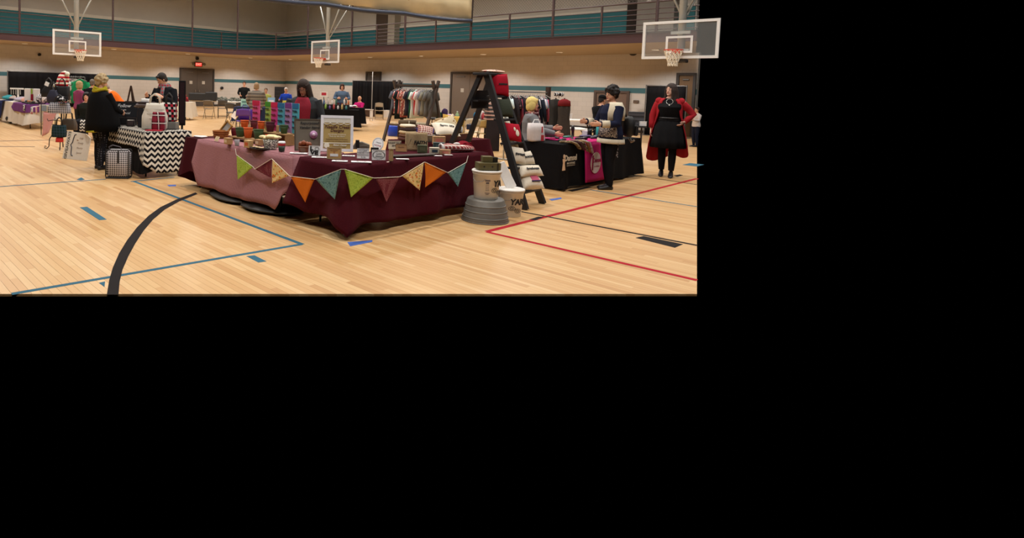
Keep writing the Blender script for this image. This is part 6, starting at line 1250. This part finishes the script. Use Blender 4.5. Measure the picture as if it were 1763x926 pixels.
text('Damsel', .105, mat('a02a5c', .8), t, (cxr+.035, -.108, zc_+.04), bold=.003, sx=.9); text('in defense', .045, mat('a02a5c', .8), t, (cxr+.04, -.108, zc_-.06)); MB().box((cxr-.12, -.108, zc_-.02), (.04, .006, .20)).ell((cxr-.12, -.108, zc_+.1), (.03, .006, .035), 10, 6).build('lady_mark', mat('8a2048', .8), t)
lp = onY(978, 278, 4.53); L0 = Vector((lp.x, 4.535, lp.z)); bc_ = [x for x in bpy.data.objects if x.get('label') == 'black cloth over the stall table on the right'][0]
text('Damsel', .13, mat('c8bca8', .8), bc_, L0+Vector((.06, -.02, .055)), bold=.003); text('IN DEFENSE', .05, mat('b8ac98', .8), bc_, L0+Vector((.07, -.02, -.03))); MB().box((.07, -.02, -.065), (.26, .004, .012)).build('underline', mat('8a8070', .8), bc_, loc=L0)
MB().ell((-.16, -.02, .09), (.028, .006, .035), 10, 6).prism([(-.20, -.13), (-.11, -.13), (-.135, -.02), (-.12, .05), (-.20, .05), (-.185, -.02)], -.024, -.018).build('lady_mark', mat('d0b090', .8), bc_, loc=L0)
t = thing('scarf_pile', 'patterned scarves draped over the black stall front edge', 'scarf', (9.32, 4.62, ZK), 0)
for k, (c, x) in enumerate((('5a4a30', -.25), ('4a2e38', -.12), ('3a3438', 0), ('8a6a40', .1), ('c8c4cc', .2))): MB().tube([(x-.2, .12, .02), (x-.08, .0, .03), (x, -.05, .0), (x+.05, -.07, -.05-.015*k), (x+.08, -.075, -.08-.025*k)], [(.045, .02)]*5, 8).build('scarf', pattern('mottle', [c, 'a08a70', c], .05) if k % 2 == 0 else cloth(c), t, True)
def kp(px, py): p = T(px, py, ZK); p.y = min(p.y, 5.24); return p
def gadget(label, px, py, c, kind, rz=0, name='self_defence_device'):
    p = kp(px, py); t = thing(name, label, 'device', p, rz); m = mat(c, .4)
    if kind == 'flat': MB().box((0, 0, .02), (.24, .08, .04), bev=.014).build('shell', m, t); MB().box((.09, 0, .042), (.04, .05, .006)).build('button', mat('3a3a3e', .4), t)
    elif kind == 'torch': MB().tube([(-.13, 0, .03), (.06, 0, .03), (.09, 0, .035), (.14, 0, .035)], [.024, .024, .034, .034], 12).build('barrel', m, t, True); MB().tube([(.14, 0, .035), (.145, 0, .035)], [.03, .03], 12).build('lens', mat('c8ccd0', .2), t)
    elif kind == 'stand': MB().lathe([(.05, 0), (.05, .01), (.02, .02), (.02, .15), (.03, .17), (.03, .23), (.012, .25)], 14).build('body', m, t, True); MB().box((0, -.02, .19), (.03, .02, .04)).build('trigger', mat('3a3a3e', .4), t)
    elif kind == 'hand':
        mb = MB(); mb.tube([(0, 0, 0), (0, 0, .10), (0, 0, .16)], [(.045, .03), (.04, .025), (.05, .022)], 10)
        for k in range(4): mb.tube([(-.036+.024*k, 0, .15), (-.045+.03*k, -.005, .21), (-.05+.033*k, -.02, .25-.01*(k in (0, 3)))], [.012, .011, .008], 6)
        mb.tube([(.045, 0, .09), (.08, -.01, .13), (.09, -.02, .16)], [.014, .012, .009], 6); mb.build('hand_form', m, t, True); MB().box((0, 0, .005), (.12, .08, .01)).build('base', m, t)
    return t
gadget('upright black canister on the black stall', 985, 240, '1a191c', 'stand'); gadget('black hand-shaped display form on the stall', 1015, 236, '161518', 'hand', VIEWZ); gadget('flat black device at left of the stall', 968, 243, '1c1b20', 'flat', .2); gadget('black torch lying on the pink runner', 1000, 241.5, '17171b', 'torch', -.2); gadget('silver-tipped torch at the runner edge', 1022, 239, '4a4a54', 'torch', .15); gadget('violet device beside the black torch', 1008, 236, '5a4a70', 'flat', -.4); gadget('small black device behind the scarves', 950, 238, '26262c', 'flat', .6); gadget('teal device under the blonde woman hand', 961, 236, '3a7a6a', 'flat', .1); gadget('long grey torch right of the blue bottle', 1040, 236, '3a3a40', 'torch', .1); gadget('pink device on the left of the stall', 945, 240, 'b83a72', 'flat', -.3)
t = thing('spray_bottle', 'bright blue and teal spray can on the black stall', 'bottle', kp(1029, 233)+Vector((0, .02, 0)), 0); MB().lathe([(.046, 0), (.05, .006), (.05, .15), (.045, .165)], 20).build('can', mat('3aa8b0', .4), t, True); MB().lathe([(.046, .165), (.046, .22), (.03, .235)], 20).build('cap', mat('2a8ac0', .4), t, True); MB().box((.01, -.05, .09), (.05, .006, .09)).build('label_print', mat('d86a7a', .6), t)
t = thing('green_wreath_bag', 'pale green tissue-filled gift bag on the stall', 'bag', kp(1012, 230)+Vector((.0, -.02, 0)), VIEWZ); mb = MB(); mb.ell((0, 0, .14), (.15, .09, .16), 20, 14); mb.v = [tuple(Vector(v)*(1+.16*noise.noise((v[0]*14, v[1]*14, v[2]*14)))) for v in mb.v]; mb.build('tissue', mat('8ab878', .6, .2, 20), t, True); MB().box((0, 0, .05), (.2, .12, .1), bev=.02).build('bag_base', mat('a8cc98', .6), t)
for px, py, lab, c in ((976, 232, 'white and purple product box behind the canister', 'd8d0dc'), (1040, 232, 'small white bottle right of the blue can', 'dcd8d8')): kraftbox(kp(px, py), .18, .10, .10, lab, 0, c, '7a5a9a')
t = thing('white_tote', 'white and red shopping bag on the seated blonde woman lap', 'bag', kp(923, 243), VIEWZ+.2); MB().rings([[Vector((.14*k*max(-1, min(1, 1.25*cos(q)))-.03*z, .07*max(-1, min(1, 1.25*sin(q))), z*.30)) for q in [2*pi*j/18 for j in range(18)]] for z, k in ((0, .9), (.1, 1), (.6, .95), (1, .8))]).build('bag_body', mat('d4cccc', .6, .08), t, True); MB().box((.07, -.075, .06), (.05, .006, .10)).box((.06, -.075, .2), (.02, .006, .10)).build('red_print', mat('b83038', .7), t); MB().tube([(-.08, 0, .29), (-.05, 0, .36), (.03, 0, .36), (.06, 0, .29)], .008, 6).build('strap', PAPER, t)
# far white tables, chair, easel at the right
for px, D, w, lab in ((996, 18.5, 1.25, 'far white folding table against the right wall'), (980, 14.2, .9, 'nearer white folding table behind the black stall')): c = fpos(px, D); folding_table(lab, -w/2, w/2, -.35, .35, rz=VIEWZ, c=c, top='e6e4e0', h=.735 if D > 15 else .72)
c = fpos(1098, 13.2); t = thing('stall_rack', 'dark grey slatted table stand left of the woman in red', 'stand', c, VIEWZ); MB().box((.0, 0, 1.02), (.36, .04, .34), bev=.01).build('upper_panel', mat('3a3a3e', .7), t); MB().box((.0, 0, .85), (.36, .3, .03)).build('shelf', mat('2a292c', .7), t)
for x in (-.14, .14): MB().tube([(x, 0, 0), (x, 0, .86)], .02, 8).build('leg', mat('3a3434', .6), t)
for k in range(3): MB().box((0, -.025, .92+.10*k), (.34, .01, .05)).build('slat', mat('4a4a50', .7), t)
MB().tube([(-.14, 0, .1), (.14, 0, .1)], .014, 6).build('crossbar', mat('3a3434', .6), t)
t = thing('white_carton', 'small white carton on the dark slatted stand', 'box', (c.x+.06, c.y-.05, .866), VIEWZ); MB().box((.06, -.03, .05), (.14, .12, .10), bev=.01).build('carton', PAPER, t); MB().box((.06, -.03, .105), (.145, .125, .01)).build('lid', PAPER, t)
# ================================================================ people
def lamb(x, y): return T(x, y)
# woman in the black cape at the chevron stall
q = person('person with grey-blonde curly hair in a black cape at the chevron stall', T(172, 291), 25, 1.63, 1.12, top=mat('0f0f11', .85, .2, 30), bottom=pattern('dots', ['1b1b20', '55555e'], .04), hair='a8926c', hair_style='curly', vox=.009, larm=((.10, -.10, -.27), (.08, -.30, -.36)), rarm=((-.10, -.10, -.27), (-.02, -.32, -.34)), head=(-25, 12), shoes=mat('1b191c', .6), stride=.05)
U = q.U; cap = MB(); R_ = []
for z, rx, ry, yo in ((1.455, .075, .075, .01), (1.42, .13, .10, .01), (1.36, .215, .14, .0), (1.22, .27, .20, -.03), (1.05, .30, .235, -.05), (.85, .325, .255, -.06), (.70, .335, .265, -.06)):
    R_.append([U((rx*cos(a)*(1+.03*sin(9*a)*(1.45-z)), yo+ry*sin(a)*(1+.03*sin(7*a)*(1.45-z)), z)) for a in [2*pi*k/40 for k in range(40)]])
cap.rings(R_, cap=False).build('cape', mat('0f0f11', .85, .2, 30), q.root, True, thick=.012)
sc = MB()
for k in range(3): sc.tube([U((.095*cos(a)*(1+.12*k), .005+.088*sin(a)*(1+.12*k), 1.475-.018*k+.02*sin(a*2+k))) for a in [2*pi*i/16 for i in range(17)]], .026*q.S, 8)
sc.build('scarf', mat('a89a24', .85, .2, 25, bump=.4), q.root, True); MB().tube([U((-.14, .12, .72)), U((-.05, .2, .70)), U((.12, .2, .69))], [.012, .02, .012], 8).build('scarf_end', mat('a89a24', .85, .2), q.root, True)
# dark-haired customer behind the chevron stall
q = person('person with short dark hair and plaid scarf behind the chevron stall', fpos(287, 11.7), 205, 1.74, 1.05, top=cloth('16181d'), bottom=cloth('1c1c22'), hair='1d1512', vox=.011, lean=6, head=(-30, 26), larm=((.10, -.08, -.27), (-.02, -.28, -.12)), rarm=((-.10, -.08, -.27), (.0, -.30, -.10)), loose=.03)
sc = MB()
for k in range(2): sc.tube([q.U((.09*cos(a)*(1+.15*k), -.005+.085*sin(a)*(1+.15*k), 1.465-.03*k)) for a in [2*pi*i/16 for i in range(17)]], .028*q.S, 8)
sc.tube([q.U((.04, -.10, 1.44)), q.U((.05, -.15, 1.32)), q.U((.04, -.16, 1.12))], [(.05, .02)]*3, 8); sc.build('scarf', pattern('plaid', ['8a9496', 'a83a44', '2a5a5a'], .07), q.root, True)
# bent person in orange
person('person in an orange sweater bending behind the curly-haired woman', fpos(212, 14.2), 150, 1.62, 1.1, top=cloth('d8661c'), bottom=cloth('23232a'), hair='8a7868', vox=.013, lean=38, head=(0, 10), larm=((.06, -.12, -.24), (.02, -.30, -.30)), rarm=((-.06, -.12, -.24), (-.02, -.30, -.30)))
q = person('smiling seated person with black hair behind the pink table', fpos(149, 15.0), 232, 1.62, 1.05, top=cloth('1c1f1c'), bottom=cloth('1c1c22'), hair='131014', hair_style='bob', vox=.012, sit=.42, head=(12, 0)); MB().box(tuple(q.Lw((0, .05, .42))), (.42, .42, .04)).build('stool_seat', IR, q.root); MB().tube([q.Lw((0, .05, 0)), q.Lw((0, .05, .42))], .03, 8).build('stool_post', IR, q.root)
person('blonde person in a mauve sweater by the left garment rack', fpos(137, 15.6), 20, 1.50, 1.0, top=cloth('8a3f62'), bottom=cloth('2a2a30'), hair='b8a070', hair_style='bob', vox=.013, larm=((.08, -.05, -.26), (.12, -.22, -.36)))
person('grey-haired person in a dark coat by the black backdrop', fpos(159, 17.5), 60, 1.56, 1.1, top=cloth('16171b'), bottom=cloth('1c1c20'), hair='6a625a', vox=.013, loose=.03)
person('person in black standing beside the striped-sweater woman', fpos(420.5, 28.5), 235, 1.66, 1.12, top=cloth('17191a'), bottom=cloth('1a1a1e'), hair='3a2c26', vox=.015, larm=((.10, -.04, -.26), (.0, -.20, -.34)), rarm=((-.10, -.04, -.26), (0, -.20, -.34)))
person('person in a grey striped sweater seen from behind at poster table', fpos(441.5, 19.6), 60, 1.60, 1.25, top=pattern('stripe_z', ['8a857c', '5f5a56'], .11), top_hem=.74, bottom=cloth('17171b'), hair='9a8264', hair_style='bob', vox=.013, loose=.035, larm=((.10, -.04, -.27), (.05, -.20, -.45)), rarm=((-.10, -.04, -.27), (-.05, -.20, -.45)))
person('person partly hidden behind the striped sweater in yellow-green', fpos(458, 22.4), 240, 1.42, 1.0, top=cloth('a8ac5a'), bottom=cloth('2a3450'), hair='6a5a4a', vox=.015)
person('person with white hair in a bright blue shirt at the poster table', fpos(494, 23.5), 215, 1.46, 1.1, top=cloth('2446b8'), bottom=cloth('22222a'), hair='c8bcb4', vox=.014, lean=10, larm=((.08, -.06, -.25), (.03, -.26, -.22)), rarm=((-.10, -.08, -.22), (-.06, -.30, -.20)))
# stall keeper with long hair
q = person('person with long dark hair and glasses looking down behind the bowls', fpos(526, 8.95), 222, 1.67, 1.15, top=cloth('3a3d40'), bottom=cloth('1f2026'), hair='2f2019', hair_style='long', hair_len=.30, vox=.008, lean=10, head=(-4, 24), glasses=True, larm=((.08, -.04, -.28), (.0, -.22, -.40)), rarm=((-.08, -.04, -.28), (0, -.22, -.40)), skin='c9957a', loose=.03)
def band(name, zs, e, m, a0=0, a1=2*pi, g=1.08, root=q, n=32):
    mb = MB(); G = []
    for z, rx, ry, yo in zs: G.append([root.U(((rx*g+e)*cos(a0+(a1-a0)*k/n), yo+(ry*g+e)*sin(a0+(a1-a0)*k/n), z)) for k in range(n+1)])
    for r in G: mb.v += [tuple(p) for p in r]
    for j in range(len(G)-1):
        for i in range(n): a = j*(n+1)+i; mb.f.append((a, a+1, a+n+2, a+n+1))
    return mb.build(name, m, root.root, True, thick=.012)
band('shirt_front', [(.88, .18, .125, .01), (1.0, .160, .112, .005), (1.08, .140, .102, 0), (1.17, .150, .106, -.004), (1.27, .168, .112, -.006), (1.34, .17, .104, 0), (1.40, .13, .085, .004), (1.44, .09, .068, .008)], .047, cloth('98303f'), RD(238), RD(302), 1.15, q)
# denim jacket person, seated pink person
person('person in a denim jacket and red skirt at the bottle stall', fpos(589, 22.6), 235, 1.66, 1.08, top=mat('5a6f8a', .85, .12, 30), top_hem=.95, skirt=pattern('plaid', ['7a2a24', '9a3f2c', '3a1f1c'], .2), skirt_z=.35, hair='3a221c', hair_style='bob', vox=.013, loose=.025, larm=((.11, -.04, -.25), (.0, -.22, -.24)), rarm=((-.11, -.04, -.25), (0, -.22, -.24)))
q = person('seated bald person in a magenta top by the black drape', fpos(620, 24.2), 190, 1.55, 1.15, top=cloth('b81f6a'), bottom=cloth('2a3440'), hair='a88a70', hair_style='bald', vox=.014, sit=.40, larm=((.05, -.16, -.22), (.0, -.36, -.20)), rarm=((-.05, -.16, -.22), (0, -.36, -.20))); MB().box(tuple(q.Lw((0, .05, .44))), (.4, .4, .04)).build('stool_seat', IR, q.root); MB().tube([q.Lw((0, .05, 0)), q.Lw((0, .05, .44))], .03, 8).build('stool_post', IR, q.root)
t = folding_table('small dark table in front of the seated magenta person', -.5, .5, -.3, .3, rz=VIEWZ, c=fpos(606, 23.2), top='1c1b1d'); p = fpos(604, 23.2); o = drape(-.52, .52, -.32, .32, ZT+.003, (.6, .6, .3, .6), .03, .02, 4, 81).build('tablecloth', BLK, None, True); o.location = p if False else fpos(606, 23.2); o.rotation_euler = (0, 0, VIEWZ); tag(o, 'black cloth on the seated magenta person table', 'tablecloth')
p.z = ZT+.012; t = thing('white_papers', 'crumpled white papers on the small dark table', 'paper', p, VIEWZ)
for k in range(4): MB().ell((-.25+.14*k, 0, .04+.02*(k % 2)), (.10, .10, .04), 8, 5).build('paper_lump', PAPER, t)
# seated blonde
q = person('seated blonde person in a grey sweater at the black stall', (fpos(917, 10.5).x, fpos(917, 10.5).y, .13), -58, 1.74, 1.12, top=mat('77777a', .9, .15, 60, bump=.3), bottom=cloth('1f1f24'), hair='e0c878', hair_style='bob', vox=.009, sit=.40, head=(6, 2), larm=((.06, -.16, -.22), (.02, -.40, -.20)), rarm=((-.10, -.14, -.22), (-.05, -.40, -.27)), loose=.025)
sc = MB(); sc.tube([q.U((.10*cos(a), -.01+.10*sin(a), 1.43)) for a in [2*pi*i/16 for i in range(17)]], .022*q.S, 8); sc.tube([q.U((.05, -.11, 1.42)), q.U((.05, -.15, 1.3)), q.U((.06, -.16, 1.12))], [(.045, .018)]*3, 8); sc.build('scarf', pattern('floral', ['5a2630', 'c8b8b0', '8a2f3a', '2a1c20'], .05), q.root, True)
MB().box(tuple(q.Lw((0, .05, .40))), (.44, .44, .05)).build('stool_seat', IR, q.root)
for s in (-1, 1):
    for r_ in (-1, 1): MB().tube([q.Lw((s*.2, .05+r_*.2, -.074)), q.Lw((s*.18, .05+r_*.18, .40))], .014, 6).build('stool_leg', IR, q.root)
# capped person at the back
q = person('person in a black cap and jacket behind the sweater woman', fpos(1037, 13.8), -15, 1.53, 1.15, top=cloth('111114'), bottom=cloth('1a1a1e'), hair='1c1614', vox=.011, head=(-10, 8), loose=.03, larm=((.06, -.12, -.25), (.0, -.30, -.30)), rarm=((-.10, -.10, -.25), (-.02, -.30, -.32)))
cp = MB(); cp.rings([[q.Hd((.088*k*cos(a), .012+.104*k*sin(a), z)) for a in [2*pi*i/20 for i in range(20)]] for z, k in ((.035, 1), (.07, 1.0), (.105, .85), (.13, .45), (.136, .05))]); cp.rings([[q.Hd((x, y, z)) for x, y, z in ((-.06*s2, -.08-.07*s2*0-d_, .04), (.06*s2, -.08-d_, .04), (.06*s2, -.08-d_, .05), (-.06*s2, -.08-d_, .05))] for d_, s2 in ((0, 1.2), (.04, 1.1), (.07, .6))]); cp.build('cap', mat('0e0e10', .8), q.root, True)
# woman in navy and cream sweater
NAV = cloth('1c2036'); CRM2 = mat('cfc4ae', .9, .1, 50, bump=.3)
q = person('person with dark bun in a navy and cream sweater at the black stall', T(1046, 325), 145, 1.68, 1.08, top=NAV, top_hem=.80, bottom=cloth('131317'), hair='1a1312', hair_style='curly', vox=.008, head=(8, 6), loose=.028, larm=((.10, -.08, -.27), (.03, -.32, -.28)), rarm=((-.08, -.10, -.26), (-.02, -.34, -.26)), shoes=mat('121215', .5), stride=.04)
band('cream_hem', [(.775, .19, .14, .01), (.80, .188, .138, .01), (.85, .182, .132, .01)], .045, CRM2, root=q)
band('shawl_collar', [(1.16, .17, .115, 0), (1.28, .178, .122, 0), (1.36, .175, .108, .005), (1.41, .13, .085, .01), (1.455, .09, .075, .01)], .052, CRM2, RD(-55), RD(170), root=q)
band('speckled_front', [(.88, .18, .13, .01), (1.0, .165, .118, .005), (1.10, .15, .11, 0), (1.16, .155, .112, 0)], .042, pattern('mottle', ['1c2036', 'c8c0b8', '2a2e44'], .015, s2=1), RD(215), RD(350), root=q)
for s, el, wr in ((1, Vector((.10, -.08, -.27)), Vector((.03, -.32, -.28))), (-1, Vector((-.08, -.10, -.26)), Vector((-.02, -.34, -.26)))):
    sh = Vector((s*.178*1.08**.6, .008, 1.375)); a, b_ = sh+el.lerp(wr, .45), sh+el.lerp(wr, .93); MB().tube([q.U(a), q.U(b_)], [.062, .058], 14).build('cream_cuff', CRM2, q.root, True)
text('PINK', .10, mat('a8a0a4', .8), q.root, tuple(q.Lw((.165, .03, .66))), rot=(0, pi/2, pi/2), ext=.002)
bk = MB(); bk.box((0, 0, 0), (.26, .15, .34), bev=.06); M = Matrix.Translation(q.U((.06, .27, 1.06))); bk.v = [tuple(M @ Vector(v)) for v in bk.v]; t = bk.build('backpack', mat('101013', .6, .2), None, True); t.location = q.root.location; t.rotation_euler = q.root.rotation_euler; tag(t, 'black backpack slung on the sweater woman back', 'backpack')
MB().tube([q.U((.10, .2, 1.22)), q.U((.13, .10, 1.42)), q.U((.14, -.02, 1.43)), q.U((.15, -.12, 1.30))], .014, 8).build('shoulder_strap', mat('101013', .6), t, True); MB().box(tuple(q.U((.06, .37, 1.0))), (.22, .05, .18), bev=.02).build('front_pocket', mat('161619', .6), t); MB().tube([q.U((.0, .34, .86)), q.U((.03, .36, .80)), q.U((.1, .36, .83))], .02, 8).build('charm', mat('8a7a6a', .6), t, True)
# woman in black dress and red cardigan
REDC = mat('a3242c', .9, .1, 40, bump=.2); BD = mat('141416', .85, .2, 30)
q = person('person in a black dress and long red cardigan with hand on hip', T(1146, 304), 196, 1.74, 1.12, top=BD, top_hem=1.0, sleeve=0, skirt=BD, skirt_z=.50, bottom=mat('131215', .8), hair='2c1d17', hair_style='long', hair_len=.36, vox=.008, head=(-28, 0), loose=.012, larm=((.20, .10, -.24), (.06, -.05, -.38)), rarm=((-.09, .05, -.28), (-.10, .02, -.53)), shoes=mat('151316', .4), stride=.06, heels=.055, bust=.05, skin='e0b09a')
for s in (-1, 1):
    G = []
    for z, rx, ry, fr in ((1.43, .11, .075, .20), (1.38, .175, .10, .20), (1.28, .195, .135, .24), (1.12, .19, .135, .32), (.98, .21, .15, .40), (.75, .26, .19, .44), (.55, .29, .22, .46), (.36+.05*s, .31, .24, .47)):
        G.append([q.U((s*rx*1.12*sin(pi*(fr+(1.0-fr)*i/12)), -ry*1.12*cos(pi*(fr+(1.0-fr)*i/12))+.015*sin(i*1.7)*(1.43-z), z-(.10*sin(pi*i/12) if z < .5 else 0))) for i in range(13)])
    mb = MB()
    for r in G: mb.v += [tuple(p) for p in r]
    for j in range(len(G)-1):
        for i in range(12): a = j*13+i; mb.f.append((a, a+1, a+14, a+13))
    mb.build('cardigan_panel', REDC, q.root, True, thick=.012)
    sh = Vector((s*.178*1.12**.6, .008, 1.375)); el, wr = (Vector((.20, .10, -.24)), Vector((.06, -.05, -.38))) if s > 0 else (Vector((-.09, .05, -.28)), Vector((-.10, .02, -.53)))
    MB().tube([q.U(p) for p in (sh+Vector((-s*.05, 0, -.005)), sh+el*.15+Vector((0, 0, -.012)), sh+el*.5, sh+el, sh+el.lerp(wr, .5), sh+el.lerp(wr, .95))], [.058*q.S, .066*q.S, .066*q.S, .060*q.S, .054*q.S, .045*q.S], 14).ell(q.U(sh+Vector((-s*.010, 0, 0))), .070*q.S, 12, 9).build('cardigan_sleeve', REDC, q.root, True)
MB().tube([q.U((.055*sin(a), -.105-.05*(.5+.5*cos(a)), 1.42-.10*(.5+.5*cos(a)))) for a in [2*pi*i/16 for i in range(17)]], .003, 6).ell(q.U((0, -.168, 1.305)), .014, 8, 6).build('necklace', mat('d8d8d4', .3, metal=.5), q.root); MB().tube([q.U((.165*cos(a), -.01+.135*sin(a), 1.065)) for a in [2*pi*i/24 for i in range(25)]], .010, 6).build('belt', mat('2a2a2c', .4), q.root)
# child at the right edge
person('child in a white shirt and navy trousers at the right edge', T(1196, 252.5), 150, 1.24, 1.0, top=cloth('d4ccc8'), bottom=cloth('1c2030'), hair='2a1d18', vox=.011, larm=((.05, -.10, -.24), (.02, -.33, -.22)), rarm=((-.05, -.10, -.24), (-.02, -.33, -.22)), shoes=mat('16161a', .6))

# ---------------------------------------------------------------- second-level parts
SUB = {'iris': ('body',), 'eye': ('body',), 'eyebrow': ('body',), 'mouth': ('body',), 'net': ('rim',), 'rim_bracket': ('rim',), 'target_square': ('backboard_glass',), 'backboard_frame': ('backboard_glass',), 'brace': ('mast',), 'back_brace': ('mast',), 'scarf_end': ('scarf',), 'header': ('board',), 'hair_bow': ('board',),
       'lettering': ('panel', 'board', 'pail', 'disc', 'card_sheet', 'sign_board', 'bag_front', 'runner_front', 'face', 'banner_cloth', 'cover', 'card_face'), 'dice_drawing': ('pail',), 'printed_label': ('pail',), 'wire_handle': ('pail',), 'rule': ('panel',), 'round_seal': ('panel',), 'paper_band': ('panel',), 'lace_scallop': ('panel',), 'wreath_ring': ('panel',), 'leaf_wreath': ('panel',), 'pink_rosette': ('panel',), 'brace_drawing': ('board',),
       'logo_disc': ('runner_front',), 'lady_mark': ('runner_front',), 'cap': ('bottle_body', 'can'), 'spray_head': ('bottle_body',), 'cream_cuff': ('top',), 'cream_hem': ('top',), 'shawl_collar': ('top',), 'speckled_front': ('top',), 'shirt_front': ('top',), 'price_tag': ('dress_body',), 'yoke': ('dress_body',), 'front_pocket': (), 'quilt_seam': ('bag_body',), 'strap': ('bag_body',), 'zip': ('bag_body',), 'piping': ('bag_body',), 'step': ()}
for o in list(COL.objects):
    n = o.name.split('.')[0]
    if o.parent is None or o.parent.parent is not None or n not in SUB: continue
    sib = {}
    for c in o.parent.children: sib.setdefault(c.name.split('.')[0], c)
    for nm in SUB[n]:
        if nm in sib and sib[nm] is not o: o.parent = sib[nm]; break
